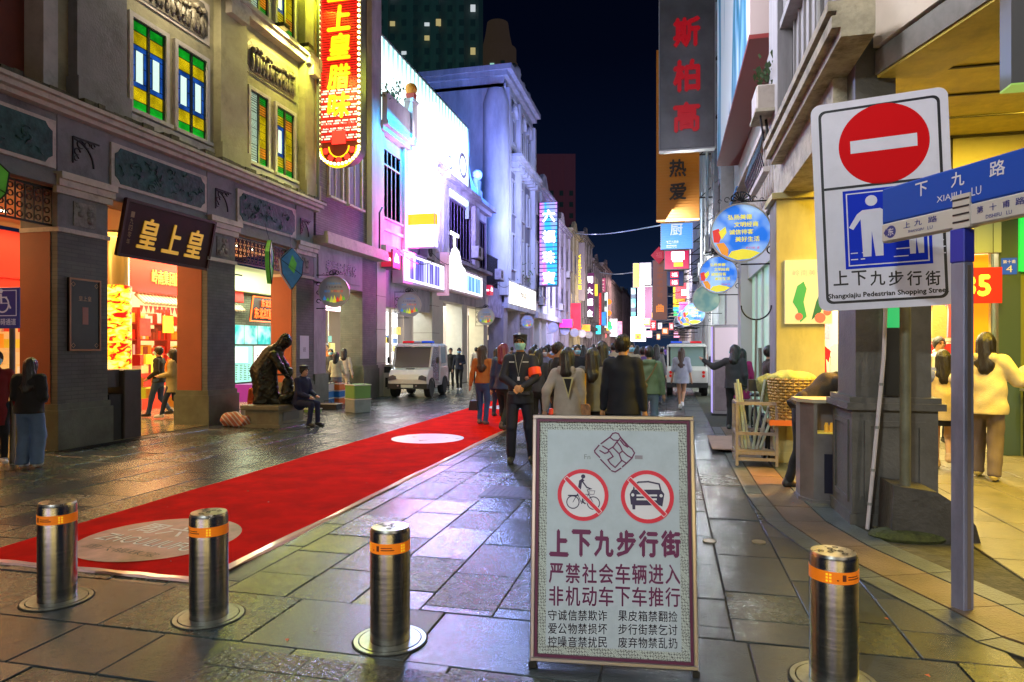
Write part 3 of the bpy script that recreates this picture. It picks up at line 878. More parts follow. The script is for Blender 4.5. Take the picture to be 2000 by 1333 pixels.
def stained(fr, a0, b0, a1, b1, parent, mix=0):
    """Casement with a cream surround, two leaves and leaded coloured panes."""
    w = MB(fr); t = .085
    w.box(a0, b0, -.02, a0 + t, b1, .07).box(a1 - t, b0, -.02, a1, b1, .07).box(a0 + t, b1 - t, -.02, a1 - t, b1, .07).box(a0 - .04, b0 - .07, -.02, a1 + .04, b0, .13)
    wi = w.build('window', FRAMEW, parent)
    x0, x1, y0, y1 = a0 + t, a1 - t, b0, b1 - t; xm = (x0 + x1) / 2
    f = MB(fr); q = .028
    f.box(x0, y0, -.01, x0 + q, y1, .03).box(x1 - q, y0, -.01, x1, y1, .03).box(xm - q, y0, -.01, xm + q, y1, .035).box(x0, y0, -.009, x1, y0 + q, .031).box(x0, y1 - q, -.009, x1, y1, .031)
    H = y1 - y0; rows = [(.0, .12, 'g'), (.12, .27, 'y'), (.27, .73, 'b'), (.73, .88, 'y'), (.88, 1., 'g')]
    panes = []
    for s0, s1 in ((x0 + q, xm - q), (xm + q, x1 - q)):
        for r0, r1, c in rows:
            ya, yb = y0 + H * r0, y0 + H * r1
            if mix and s0 < xm: c = 'w' if mix == 1 else c
            if mix and s0 > xm: c = {'g': 'g', 'y': 'o', 'b': 'y'}[c]
            panes.append((s0, ya, s1, yb, c))
            f.box(s0, ya - .007, -.008, s1, ya + .007, .012)
            if c == 'b':
                u0, u1, v0, v1 = s0 + (s1 - s0) * .25, s1 - (s1 - s0) * .22, ya + (yb - ya) * .13, yb - (yb - ya) * .13
                MB(fr).box(u0, v0, .001, u1, v1, .004).build('pane', SG['w'], wi)
                for z in (v0, v1, (v0 + v1) / 2): f.box(s0, z - .006, -.008, u0, z + .006, .011).box(u1, z - .006, -.008, s1, z + .006, .011)
                f.box(u0 - .006, v0, -.008, u0 + .006, v1, .0115).box(u1 - .006, v0, -.008, u1 + .006, v1, .0115)
            elif mix:
                for k in range(1, 4): z = ya + (yb - ya) * k / 4; f.box(s0, z - .004, -.008, s1, z + .004, .0112)
    for p in panes: MB(fr).box(p[0], p[1], -.02, p[2], p[3], .0).build('pane', SG[p[4]], wi)
    f.build('leading', DFR, wi)
    return wi


def moulding(mb, a0, a1, b, h, d, steps=3):        # stepped moulding, deepest on top
    for i in range(steps):
        mb.box(a0, b + h * i / steps, -.02, a1, b + h * (i + 1) / steps, d * (i + 1) / steps)


def pillar(parent, y0, y1, kind='near', depth=.72, plaque=False):
    p = MB(FL).box(y0, .70, -depth, y1, 3.42, 0).build('pillar', GBRICK, parent)
    MB(FL).box(y0 - .05, 0, -depth - .05, y1 + .05, .62, .07).box(y0 - .025, .62, -depth - .02, y1 + .025, .72, .035).build('base', BASE, p)
    if kind == 'near':
        MB(FL).box(y0 - .012, .72, -depth + .0, y0 - .001, 3.42, -.13).build('render_face', TERRA, p)
        MB(FL).box(y0 - .02, 3.42, -depth, y1 + .02, 3.49, .04).build('band', CREAM, p)
        MB(FL).box(y0, 3.49, -depth, y1, 4.10, 0).build('block', GREY, p)
        c = MB(FL); moulding(c, y0 - .06, y1 + .06, 4.02, .32, .16); c.build('capital', CREAM, p)
        m = MB(FL).box(y0 + .28, 3.56, 0, y1 - .25, 3.95, .02); rr = random.Random(int(y0 * 10))
        for i in range(9):
            x, z = rr.uniform(y0 + .34, y1 - .31), rr.uniform(3.62, 3.9); m.ball((x, z, .025), rr.uniform(.03, .07), 8, 6, (1, 1, .5))
        m.build('carved_tile', mat('carved stone', (.22, .21, .19), .8, var=.5, scale=9, bump=.6), p, True)
    return p


# ---- near building with stained glass windows
nb = thing('arcade_building', 'dark grey arcaded building with stained glass windows over the sweet shop', 'building', (-9.3, 12, 0))
PILL = [(5.0, 5.95), (8.45, 9.40), (11.9, 12.8), (15.25, 16.1)]
pil_o = [pillar(nb, *p) for p in PILL]
q = pil_o[1]
MB(FL).box(8.62, 1.55, 0, 9.22, 2.72, .035).build('plaque', mat('bronze plaque', (.018, .014, .010), .35, .5, var=.3), q)
MB(FL).box(8.62, 1.55, .035, 9.22, 1.58, .05).box(8.62, 2.69, .035, 9.22, 2.72, .05).box(8.62, 1.58, .035, 8.65, 2.69, .05).box(9.19, 1.58, .035, 9.22, 2.69, .05).build('plaque_border', mat('plaque border', (.25, .10, .04), .4, .4), q)
PG = mat('faded gold print', (.42, .22, .08), .5)
text(FL, '皇上皇', 8.80, 2.36, 9.04, 2.44, PG, q, d=.037); MB(FL).box(8.87, 1.98, .036, 8.98, 2.26, .038).build('plaque_mark', mat('plaque red', (.30, .10, .05), .5), q)
for a in (8.70, 9.14):
    for b in (1.64, 2.62): text(FL, '◇', a - .04, b - .04, a + .04, b + .04, PG, q, d=.037)
w = MB(FL)
for i in range(3):
    a0, a1 = PILL[i][1], PILL[i + 1][0]
    w.box(a0, 4.12, -.5, a1, 5.25, -.02)
for a0, a1 in PILL: w.box(a0, 4.34, -.6, a1, 5.25, -.001)
w.box(2.0, 4.12, -.5, 5.0, 5.25, -.02)
w.build('lintel_wall', GREY, nb)
for i, (a0, a1) in enumerate(((5.95, 8.45), (9.40, 11.9), (12.8, 15.25))): relief(FL, a0 + .06, 4.38, a1 - .04, 5.12, nb, BRONZE, CREAM, 11 + i)
m_ = MB(FL)
for i in range(3): m_.box(PILL[i][1], 4.12, -.01, PILL[i + 1][0], 4.30, .05)
m_.build('beam', GREY, nb)
c = MB(FL); c.box(2, 5.25, -.4, 16.2, 5.32, .14).box(2, 5.32, -.4, 16.2, 5.40, .26).box(2, 5.40, -.4, 16.2, 5.46, .34); c.build('cornice', CREAM, nb)
c = MB(FL); rr = random.Random(5); y = 2.
while y < 16.2:
    L = rr.uniform(.12, .3); c.box(y, 5.46, -.3, y + L, 5.50 + rr.random() * .07, .24 + rr.random() * .07); y += L
c.build('mossy_ledge', MOSS, nb, kind='stuff')
UP = FL.sub(0, 0, -.12)
MB(UP).box(8.55, 5.46, -.4, 16.25, 13.5, 0).build('upper_wall', OCHRE, nb)
for (a0, a1, dd) in ((8.75, 9.75, .18), (12.25, 13.15, .18), (15.55, 16.2, .2)):
    p = MB(UP).box(a0, 5.95, 0, a1, 13.5, dd).box(a0 - .04, 5.5, 0, a1 + .04, 5.95, dd + .07).build('pilaster', GREY if a0 < 10 else OCHRE, nb)
    MB(UP).box(a0, 9.0, dd, a1, 9.3, dd + .12).box(a0 + .15, 8.75, dd, a1 - .15, 9.0, dd + .16).build('bracket', CREAM, p)
for a0, a1, mx in ((9.93, 10.90, 0), (11.05, 12.05, 0), (13.37, 14.22, 1), (14.42, 15.35, 2)):
    stained(UP, a0, 5.88, a1, 7.62, nb, mx)
for a0, a1, mx in ((9.93, 10.90, 0), (11.05, 12.05, 0), (13.37, 14.22, 1), (14.42, 15.35, 2)):
    stained(UP, a0, 9.45, a1, 11.2, nb, mx)
s_ = MB(UP); s_.box(9.8, 5.62, 0, 12.15, 5.78, .10).box(13.25, 5.62, 0, 15.45, 5.78, .10).box(9.78, 9.02, 0, 15.6, 9.16, .24).box(9.78, 9.16, 0, 15.6, 9.24, .34); s_.build('string_course', CREAM, nb)
PAINT = mat('painted relief', (.13, .11, .08), .5, var=.7, scale=7, bump=.6, bscale=14)
relief(UP, 9.95, 7.92, 12.1, 8.78, nb, PAINT, CREAM, 31, True); relief(UP, 13.3, 7.92, 15.45, 8.78, nb, PAINT, OCHRE, 33, True)
for a in (8.72, 12.15, 15.45): scroll(FL, a, 4.98 if a < 10 else 4.95, nb, 1.0)
dp = MB(UP).tube([(16.05, 5.6, .28), (16.05, 13.4, .28)], .045, 8).build('drainpipe', mat('drainpipe', (.10, .11, .10), .5), nb)
MB(UP).box(14.1, 9.24, .25, 14.35, 9.34, .5).box(15.2, 9.24, .25, 15.45, 9.34, .5).build('floodlight', IRONB, nb)  # fixtures added to carry the fill lamps for the carved panels
# ceiling of the arcade and its back wall
MB().box(-13.4, 2, 4.12, -9.85, 16.2, 4.24).build('arcade_ceiling', mat('arcade ceiling', (.5, .42, .28), .7), nb)
rd = thing('red_building', 'dark red rendered wall standing back above the first bay cornice', 'building', (-10, 5, 5.4))
MB(UP).box(0, 5.46, -.9, 8.30, 13.5, -.35).build('wall', DARKR, rd)
MB(UP).box(8.30, 5.46, -.6, 8.55, 13.5, .02).build('white_edge', FRAMEW, rd)

# black lattice in two bays, with kite birds
for k, (a0, a1) in enumerate(((5.95, 8.45), (12.8, 15.25))):
    lt = thing('iron_lattice', ['black iron lattice hung in the first arcade bay at the frame edge', 'black iron lattice hung in the third bay beside the bronze figures'][k], 'lattice', (-9.4, a0, 3.5), group='iron lattices under the lintels')
    MB(FL).box(a0, 4.06, -.14, a1, 4.10, -.10).box(a0, 3.50, -.14, a1, 3.53, -.10).box(a0, 3.22, -.14, a0 + .4, 3.25, -.10).build('rail', IRONB, lt)
    m_ = MB(FL); n = int((a1 - a0) / .14)
    for i in range(n + 1):
        x = a0 + (a1 - a0) * i / n; m_.box(x - .008, 3.5, -.13, x + .008, 4.08, -.11)
        if i < n:
            for z in (3.60, 3.74, 3.88, 4.0): m_.ring(x + .07, z, .035, .05, -.13, -.11, 8)
    m_.build('lattice_bars', IRONB, lt, kind='stuff')
KG = mat('green kite silk', (.05, .22, .03), .5, var=.7, scale=3, em=(.10, .35, .03), es=.25); KB = mat('blue kite silk', (.03, .10, .22), .5, var=.6, scale=3, em=(.02, .12, .22), es=.25)
for k, (a, z, m, sc) in enumerate(((7.05, 3.80, KG, .85), (13.55, 3.55, KG, 1.), (14.45, 3.50, KB, 1.))):
    f = FL.sub(a, z, .35, turn=[-35, 25, -30][k])
    kt = thing('hanging_kite', ['green and blue silk lantern in the bay left of the plaque pillar', 'yellow green diamond lantern hanging in the third bay', 'blue diamond lantern with green spots hanging beside the yellow green one'][k], 'lantern', tuple(f.o), group='silk lanterns hung under the lintels')
    pts = [(0, .52), (.30, .22), (.26, -.12), (.0, -.48), (-.26, -.12), (-.30, .22)]
    MB(f).poly([(x * sc, y * sc) for x, y in pts[::-1]], -.05, .05).build('body', m, kt)
    b_ = MB(f).tube([(x * sc, y * sc, .05) for x, y in pts], .012, 6, True).tube([(-.30 * sc, .22 * sc, .055), (.26 * sc, -.12 * sc, .055)], .008, 5).tube([(0, .52 * sc, 0), (.02, .9, -.1)], .006, 5)
    b_.build('rib', IRONB, kt)
    MB(f).poly([(.0, .35), (.12, .15), (.05, -.1), (-.1, .05)][::-1], .05, .06).build('pattern', KB if m is KG else KG, kt)

# name board tilted out of the first big bay
BROWN = mat('dark lacquer board', (.040, .012, .008), .6, var=.3, spec=.2); GOLD = mat('gold leaf letters', (.75, .42, .05), .4, .3, em=(.8, .42, .03), es=.35)
f = FL.sub(9.62, 3.20, -.04, tilt=12)
bd = thing('name_board', 'dark lacquered shop board with three gold characters over the sweet shop', 'sign', tuple(f.o))
MB(f).box(0, 0, -.05, 2.32, 1.02, 0, ch=.02).build('board', BROWN, bd)
MB(f).box(0, 0, 0, 2.32, .05, .03).box(0, .97, 0, 2.32, 1.02, .03).box(0, .05, 0, .05, .97, .03).box(2.27, .05, 0, 2.32, .97, .03).build('frame', mat('board frame', (.06, .02, .012), .5, spec=.3), bd)
for i, ch in enumerate('皇上皇'): text(f, ch, .38 + i * .60, .20, .82 + i * .60, .76, GOLD, bd, d=.002, depth=.02, bold=.022, name='character', shear=.12)
text(f, '一九四零年', .16, .22, .24, .82, mat('dull gold', (.3, .17, .05), .5), bd, d=.002, vertical=True)

# ---- the sweet shop and neighbours behind the arcade (rooms that are lit)
LSH = Fr((-13.0, 0, 0), (0, 1, 0), (0, 0, 1))
RED = mat('red lacquer panel', (.62, .02, .012), .35, em=(.8, .02, .008), es=.5); WALLW = mat('shop wall', (.7, .62, .45), .6)
s1 = thing('sweet_shop', 'brightly lit red sweet shop with shelves behind the arcade', 'shop', (-13, 14, 0))
MB(LSH).box(9.0, 0, -3.0, 18.6, 4.1, -2.9).box(9.0, 0, -2.9, 9.1, 4.1, 0).box(18.1, 0, -2.9, 18.2, 4.1, 0).build('wall', WALLW, s1)
MB(LSH).box(9.1, 3.0, -.05, 18.1, 3.9, .15).build('fascia', RED, s1)
text(LSH, '岭南集团旗下品牌', 14.35, 3.24, 15.95, 3.60, emis('gold glow letters', (.9, .45, .10), 1.0), s1, d=.152, depth=.03)
pnl = MB(LSH).box(11.7, .0, .12, 12.95, 3.95, .22).build('red_panel', RED, s1)
rf = MB(LSH)
for i in range(34): x = 14.0 + i * .12; rf.tube([(x, 2.96, .0), (x, 2.72, .30)], .05, 6)
rf.build('tiled_eave', mat('pale eave tile', (.55, .5, .4), .6), s1, kind='stuff')
sh_ = MB(LSH)
for z in (.9, 1.35, 1.8, 2.25): sh_.box(14.0, z, -1.4, 18.0, z + .04, -1.0)
for x in (14.0, 15.1, 16.2, 17.3): sh_.box(x, 0, -1.42, x + .12, 2.7, -.98)
sh_.build('shelf', mat('red wood', (.35, .03, .015), .4), s1)
PACK = [mat('packet %d' % i, c, .45, em=c, es=.25) for i, c in enumerate(((.7, .05, .02), (.8, .35, .02), (.75, .6, .3), (.75, .65, .05), (.25, .05, .02), (.9, .85, .75)))]
rr = random.Random(9)
mbs = [MB(LSH) for _ in PACK]
for z in (.94, 1.39, 1.84, 2.29):
    x = 14.15
    while x < 17.9:
        ww = rr.uniform(.06, .15); mbs[rr.randrange(6)].box(x, z, -1.3, x + ww, z + rr.uniform(.18, .34), -1.05); x += ww + .02
for y in range(70):
    x = rr.uniform(12.9, 17.8); zz = rr.choice((0, .3, .6, .9, 1.15)); mbs[rr.choice((0, 0, 1, 3, 2))].box(x, zz, -.5, x + rr.uniform(.2, .45), zz + .28, -.1)
for i, m in enumerate(PACK): mbs[i].build('packets', m, s1, kind='stuff')
MB(LSH).box(14.0, .85, -.6, 16.0, .95, -.05).box(14.05, 0, -.55, 15.95, .55, -.1).build('counter', PACK[0], s1)
pr = MB(LSH).disc(15.75, 2.35, .26, .12, .14, 18).build('price_tag', emis('yellow tag', (.95, .75, .02), 1.0), s1); text(LSH, '15', 15.64, 2.24, 15.86, 2.46, INKD, pr, d=.142, bold=.02)
MB(LSH).box(16.1, 2.05, .12, 16.9, 2.85, .15).build('poster', emis('crimson poster', (.7, .02, .03), .8), s1)
# column wrapped in golden treats
pt = thing('shop_column', 'round column wrapped in a glowing poster of golden sweets on red', 'column', (-12, 11.6, 0))
gx, gy = -11.75, 12.1
gm = mat('golden sweets print', (.5, .03, .01), .4, es=1.0, em=(1, 1, 1))
N, L, b = nodes_of(gm)
t = N.new('ShaderNodeTexCoord'); mp = N.new('ShaderNodeMapping'); mp.inputs['Scale'].default_value = (1.6, 1.6, 3.2); mp.inputs['Rotation'].default_value = (.5, .3, 0); L.new(t.outputs['Object'], mp.inputs[0])
n = N.new('ShaderNodeTexNoise'); n.inputs['Scale'].default_value = 3.0; n.inputs['Detail'].default_value = 2.5; n.inputs['Distortion'].default_value = .8; L.new(mp.outputs[0], n.inputs[0])
r = N.new('ShaderNodeValToRGB'); r.color_ramp.elements[0].position = .40; r.color_ramp.elements[0].color = (.55, .005, .005, 1); r.color_ramp.elements[1].position = .43; r.color_ramp.elements[1].color = (1, .50, .01, 1)
e = r.color_ramp.elements.new(.5); e.color = (1, .70, .02, 1); e = r.color_ramp.elements.new(.62); e.color = (1, .9, .30, 1)
L.new(n.outputs[0], r.inputs[0]); L.new(r.outputs[0], b.inputs['Emission Color']); L.new(r.outputs[0], b.inputs['Base Color'])
MB().lathe(gx, gy, [(.30, .75), (.30, 2.95)], 32).build('poster', gm, pt, True)
MB().lathe(gx, gy, [(.25, 0), (.25, .75)], 24).lathe(gx, gy, [(.26, 2.95), (.26, 4.1)], 24).build('shaft', mat('brass shaft', (.45, .32, .12), .25, .6), pt, True)
f = south(gx - .55, gy - .1)
nb2 = thing('standee', 'red and white standing notice beside the golden column', 'sign', (gx - .5, gy, 0))
MB(f).box(-.15, .1, 0, .2, 1.5, .04).build('panel', emis('white standee', (.8, .78, .7), .7), nb2); MB(f).box(-.15, 1.5, 0, .2, 1.8, .04).build('header', RED, nb2)
text(f, '皇上皇', -.1, 1.2, .15, 1.3, INKD, nb2, d=.042)
# dark cabinets in front of the column
kb = thing('cabinet', 'pair of dark brown metal cabinets at the foot of the golden column', 'cabinet', (-9.6, 9.95, 0))
CB = mat('dark brown metal', (.06, .05, .05), .4, var=.2)
MB(FL).box(9.48, 0, -.55, 9.75, .80, -.05).build('door', mat('black gap', (.012, .012, .012), .5), kb); MB(FL).box(9.76, 0, -.6, 10.15, 1.22, 0, ch=.015).build('body', CB, kb); MB(FL).box(9.46, .92, -.6, 9.75, 1.22, -.1).build('upper_box', CB, kb)
lamp('sweet shop light', 'AREA', (-12.2, 14.3, 4.0), 420, (1, .66, .28), 5, 1.6, to=(-12.2, 14.3, 0)).data.spread = 3.0
lamp('sweet shop inside', 'AREA', (-14.2, 15.8, 3.9), 420, (1, .72, .42), 3, 1.5, to=(-14.2, 15.8, 0))
lamp('arcade light', 'AREA', (-11.2, 12.6, 4.08), 230, (1, .62, .22), 6, 1.2, to=(-11.2, 12.6, 0))
# left cake shop bay at the frame edge
s0 = thing('snack_shop', 'warm lit snack shop with red signs at the left frame edge', 'shop', (-13, 9, 0))
MB(LSH).box(2, 0, -2, 8.9, 4.1, -1.9).build('wall', WALLW, s0); MB(LSH).box(2, 2.55, -.05, 12.2, 3.95, .1).build('fascia', RED, s0)
mbs = [MB(LSH) for _ in PACK]
for i in range(90):
    x = rr.uniform(6.5, 12.6); z = rr.choice((.2, .55, .9, 1.25, 1.6, 1.95)); mbs[rr.choice((0, 1, 3, 2, 1, 5))].box(x, z, -1.0, x + rr.uniform(.12, .3), z + rr.uniform(.15, .3), -.7)
for i, m in enumerate(PACK): mbs[i].build('packets', m, s0, kind='stuff')
MB(LSH).box(6.0, 0, -1.1, 12.8, .2, -.6).box(6, 2.2, -1.1, 12.8, 2.5, -.5).build('display', emis('lit snack display', (.95, .62, .16), 1.1), s0)
MB(LSH).box(6.0, .2, -1.9, 12.8, 2.2, -1.2).build('display_back', emis('glowing shelf back', (.9, .6, .2), .5), s0)
lamp('snack shop light', 'AREA', (-12.0, 8.2, 4.0), 260, (1, .68, .26), 3, 1.5, to=(-12, 8.2, 0))
# third bay: drink counter with menu boards
s2 = thing('drink_counter', 'drink counter with teal menu boards and red sign on grey brick', 'shop', (-12.6, 17, 0))
MB(LSH).box(17.2, 0, .02, 20.5, 4.1, .12).build('wall', brick_mat('counter brick', (.30, .33, .25), (.2, .22, .17), (.1, .1, .08)), s2)
LB = LSH.sub(0, 0, .14)
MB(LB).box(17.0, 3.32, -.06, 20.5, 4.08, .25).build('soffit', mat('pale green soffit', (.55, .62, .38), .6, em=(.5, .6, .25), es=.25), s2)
ORL = emis('orange red neon', (1, .10, .01), 2.2)
f = LB.sub(17.72, 2.42, .5); f.u = f.u * .60; sg = MB(f).poly([(.25, .75), (2.9, .75), (2.75, 0), (0, 0)][::-1], -.05, 0).build('sign_board', mat('black sign board', (.012, .01, .01), .4), s2)
MB(f).tube([(.25, .75, .01), (2.9, .75, .01), (2.75, 0, .01), (0, 0, .01)], .022, 6, True).build('neon_border', ORL, s2)
text(f, '东北甜甜', .9, .45, 2.2, .68, ORL, s2, d=.02, depth=.02, bold=.02); text(f, '东北红肠包肉', .3, .08, 2.7, .42, ORL, s2, d=.02, depth=.02, bold=.02)
TEAL = mat('teal menu print', (.02, .3, .3), .3, em=(1, 1, 1), es=1.2); N, L, b = nodes_of(TEAL)
t = N.new('ShaderNodeTexCoord'); n = N.new('ShaderNodeTexNoise'); n.inputs['Scale'].default_value = 2.2; L.new(t.outputs['Object'], n.inputs[0])
r = N.new('ShaderNodeValToRGB'); r.color_ramp.elements[0].position = .42; r.color_ramp.elements[0].color = (.02, .42, .42, 1); r.color_ramp.elements[1].position = .6; r.color_ramp.elements[1].color = (.7, 1, .85, 1)
L.new(n.outputs[0], r.inputs[0]); L.new(r.outputs[0], b.inputs['Emission Color'])
for i in range(5): MB(LB).box(17.45 + i * .68, 1.72, .02, 18.05 + i * .68, 2.3, .06).build('menu_board', TEAL, s2)
MB(LB).box(18.6, .55, .02, 20.6, 1.66, .05).build('white_menu', emis('white menu', (.92, .85, .85), 1.1), s2)
MB(LB).box(17.4, .55, .02, 18.5, 1.66, .05).build('price_list', emis('pale teal list', (.35, .85, .75), .8), s2)
MB(LB).box(17.6, 1.15, .05, 18.2, 1.62, .09).build('screen', emis('lit screen', (.75, .9, .9), 1.2), s2)
ml = MB(LB)
for i in range(9):
    for j in range(5): ml.box(17.45 + j * .2, .62 + i * .055, .051, 17.45 + j * .2 + rr.uniform(.06, .15), .64 + i * .055, .053)
    ml.box(18.7, .7 + i * .08, .051, 18.8, .73 + i * .08, .053)
ml.build('print_lines', INKD, s2, kind='stuff')
PUR = emis('purple counter front', (.22, .02, .25), .5)
cn = MB(LB).box(17.2, 0, .3, 20.5, .52, .9).build('counter', PUR, s2)
text(LB, 'FUN甜', 18.6, .12, 19.8, .45, INK, cn, d=.905, bold=.02)
lamp('drink counter light', 'AREA', (-11.4, 17.4, 4.0), 240, (.85, 1, .62), 2.5, 1.5, to=(-11.4, 17.4, 0))

# ------------------------------------------------------------------ further buildings on the left
PANE_D = mat('dark window glass', (.012, .014, .02), .08, spec=.8)
WFR = mat('painted window frame', (.30, .28, .30), .6)


def win(fr, a0, b0, a1, b1, parent, nx=2, ny=2, fm=None, pm=None, sur=.07, deep=.05, arch=False, surm=None):
    fm = fm or WFR; w = MB(fr); q = sur
    w.box(a0, b0, -.02, a0 + q, b1, deep).box(a1 - q, b0, -.02, a1, b1, deep).box(a0 + q, b1 - q, -.02, a1 - q, b1, deep).box(a0 - .03, b0 - .06, -.02, a1 + .03, b0, deep + .07)
    if arch: w.ring((a0 + a1) / 2, b1, (a1 - a0) / 2 - q, (a1 - a0) / 2, -.02, deep, 12, 0, 180)
    wi = w.build('window', surm or fm, parent)
    m_ = MB(fr); x0, x1, y1 = a0 + q, a1 - q, b1 - q
    for i in range(1, nx): x = x0 + (x1 - x0) * i / nx; m_.box(x - .018, b0, -.005, x + .018, y1, .022)
    for i in range(1, ny): z = b0 + (y1 - b0) * i / ny; m_.box(x0, z - .015, -.0045, x1, z + .015, .0215)
    if m_.V: m_.build('frame', fm, wi)
    MB(fr).box(x0, b0, -.03, x1, y1, .0).build('pane', pm or PANE_D, wi)
    return wi


STU_V = mat('mauve grey stucco', (.33, .31, .34), .8, var=.3, scale=1.6, bump=.4, dirt=.5, stretch=(1, 1, .35))
STU_P = mat('pink stucco', (.50, .44, .47), .8, var=.28, scale=1.6, bump=.4, dirt=.4, stretch=(1, 1, .35))
STU_B = mat('pale blue grey render', (.44, .47, .52), .8, var=.3, scale=1.2, bump=.4, dirt=.4, dirtcol=(.10, .10, .12), stretch=(1, 1, .25))
VIOB = brick_mat('mauve brick', (.27, .20, .27), (.18, .14, .2), (.10, .08, .10))
CURT = mat('hanging curtain', (.16, .12, .20), .8, var=.5, scale=3, stretch=(6, 6, .4))
SHOPC = [emis('warm shop glow', (1, .78, .42), 1.6), emis('white shop glow', (.95, .95, 1), 1.7), emis('yellow shop glow', (1, .66, .12), 1.4), emis('mint shop glow', (.6, 1, .85), 1.2), emis('pink shop glow', (1, .5, .7), 1.3)]


def shop_room(parent, y0, y1, k, fr=LSH, top=3.5, name=None):
    """A lit room behind the arcade: back wall with niches, posters and goods."""
    r = random.Random(int(y0 * 7)); L = y1 - y0
    MB(fr).box(y0, 0, -1.6, y1, top, -1.5).build('back_wall', SHOPC[k], parent)
    MB(fr).box(y0, top, -1.5, y1, top + .6, .1).build('fascia', mat('shop fascia', (.5, .48, .48), .5), parent)
    a = MB(fr); a.box(y0, 0, -1.5, y0 + .12, top, .05).box(y1 - .12, 0, -1.5, y1, top, .05)
    for i in range(1, int(L / 1.4)): x = y0 + L * i / int(L / 1.4); a.box(x - .03, 0, -.1, x + .03, top, .04)
    a.build('shopfront_frame', mat('shopfront frame', (.15, .13, .13), .4), parent)
    mm = [mat('goods %d' % i, c, .6) for i, c in enumerate(((.6, .1, .1), (.1, .2, .5), (.7, .6, .2), (.05, .05, .06), (.7, .68, .66), (.2, .45, .35)))]
    g = [MB(fr) for _ in mm]
    for i in range(int(L * 6)):
        x, z = r.uniform(y0 + .15, y1 - .5), r.choice((.1, .5, .95, 1.4, 1.85, 2.3)); g[r.randrange(6)].box(x, z, -1.3 + r.random() * .3, x + r.uniform(.1, .45), z + r.uniform(.15, .42), -.95)
    for i in range(6):
        if g[i].V: g[i].build('goods', mm[i], parent, kind='stuff')


# ---- second building: brick with two tall windows and a ledge
b1_ = thing('brick_shophouse', 'narrow mauve brick shophouse with two tall windows behind the red neon sign', 'building', (-9.3, 18, 0))
MB(FL).box(16.25, 4.62, -.6, 20.0, 13, -.02).build('wall', VIOB, b1_)
MB(FL).box(16.12, 4.4, -.5, 20.05, 4.62, .42).box(16.12, 4.62, .30, 20.05, 4.72, .40).build('ledge', CREAM, b1_)
MB(FL).box(16.12, 3.35, -.5, 19.0, 4.4, -.0).box(16.3, 3.5, 0, 18.8, 4.2, .03).build('lintel', STU_V, b1_)
text(FL, '老字号大药房', 16.7, 3.72, 18.5, 4.05, mat('worn letters', (.30, .28, .36), .6), b1_, d=.032, depth=.02)
p = MB(FL).box(19.0, .7, -.75, 20.0, 4.4, 0).build('pillar', GBRICK, b1_); MB(FL).box(18.93, 0, -.82, 20.07, .95, .08).box(18.96, .95, -.79, 20.04, 1.05, .05).build('base', BASE, p)
p = MB(FL).box(16.12, .7, -.75, 16.75, 3.4, 0).build('pillar', STU_V, b1_); MB(FL).box(16.08, 0, -.8, 16.8, .9, .06).build('base', BASE, p)
MB(FL).box(19.3, 4.7, 0, 20.0, 13, .18).build('pilaster', STU_P, b1_)
for a0, a1 in ((16.85, 17.72), (18.0, 18.95)): win(FL, a0, 5.85, a1, 8.35, b1_, 2, 1, CREAM, CURT)
MB(FL).tube([(19.6, 4.72, .3), (19.6, 5.9, .3), (19.8, 6.1, .3)], .03, 6).build('pipe', IRONB, b1_)
sh1 = thing('snack_room', 'bright cream snack room behind the goods seller', 'shop', (-13, 20, 0)); shop_room(sh1, 19.0, 26.5, 0)
MB(LSH).box(20.6, 1.3, .05, 21.5, 3.0, .08).build('poster', emis('gold poster', (1, .8, .25), 1.2), sh1)
MB(LSH).box(21.5, 3.05, .05, 24.5, 3.5, .15).build('sign_box', emis('pink white sign', (1, .7, .8), 1.4), sh1)
lamp('snack room light', 'AREA', (-11.6, 21.5, 3.9), 300, (1, .88, .6), 3, 1.5, to=(-11.3, 19.5, 0))


def shrub(parent, fr, a, b, d, s, seed, m=None, n=70):
    r = random.Random(seed); mb = MB(fr)
    for i in range(n):
        t, q = r.uniform(0, 6.28), r.random() ** .5 * s; x, y, z = a + q * math.cos(t), b + abs(r.gauss(.5, .35)) * s, d + q * math.sin(t) * .7
        u, v = r.uniform(-.09, .09) * 1.2, r.uniform(-.02, .10)
        mb.add([(x, y, z), (x + u * .5 + .02, y + v, z + .03), (x + u, y + v * 1.6, z), (x + u * .5 - .02, y + v * .8, z - .03)], [(0, 1, 2, 3)])
    return mb.build('foliage', m or mat('leaf', (.05, .10, .025), .6, var=.4, scale=9), parent, kind='stuff')


# ---- third: pink shophouse under the big screen
b2 = thing('pink_shophouse', 'pale shophouse washed pink and cyan under the huge white screen', 'building', (-9.3, 23, 0))
MB(FL).box(20.02, 4.75, -.6, 26.0, 11.7, -.0).build('wall', STU_P, b2)
p0 = MB(FL)
for a in (20.0, 22.05, 24.0, 25.7): p0.box(a, 4.75, 0, a + .3, 8.75, .14)
p0.build('pilasters', STU_P, b2)
for a0, a1 in ((20.4, 21.95), (22.4, 23.9), (24.35, 25.6)):
    win(FL, a0, 5.95, a1, 8.3, b2, 4, 1, mat('violet frame', (.25, .2, .3), .5), CURT, sur=.08)
    MB(FL).box(a0 + .08, 7.7, .0, a1 - .08, 7.76, .04).build('transom', WFR, b2)
MB(FL).box(20.0, 8.7, -.05, 26.0, 8.85, .25).box(20.0, 8.85, -.05, 26.0, 9.0, .42).box(20.0, 5.5, -.05, 26, 5.6, .10).box(20.0, 4.75, -.05, 26.0, 4.95, .35).build('cornice', STU_P, b2)
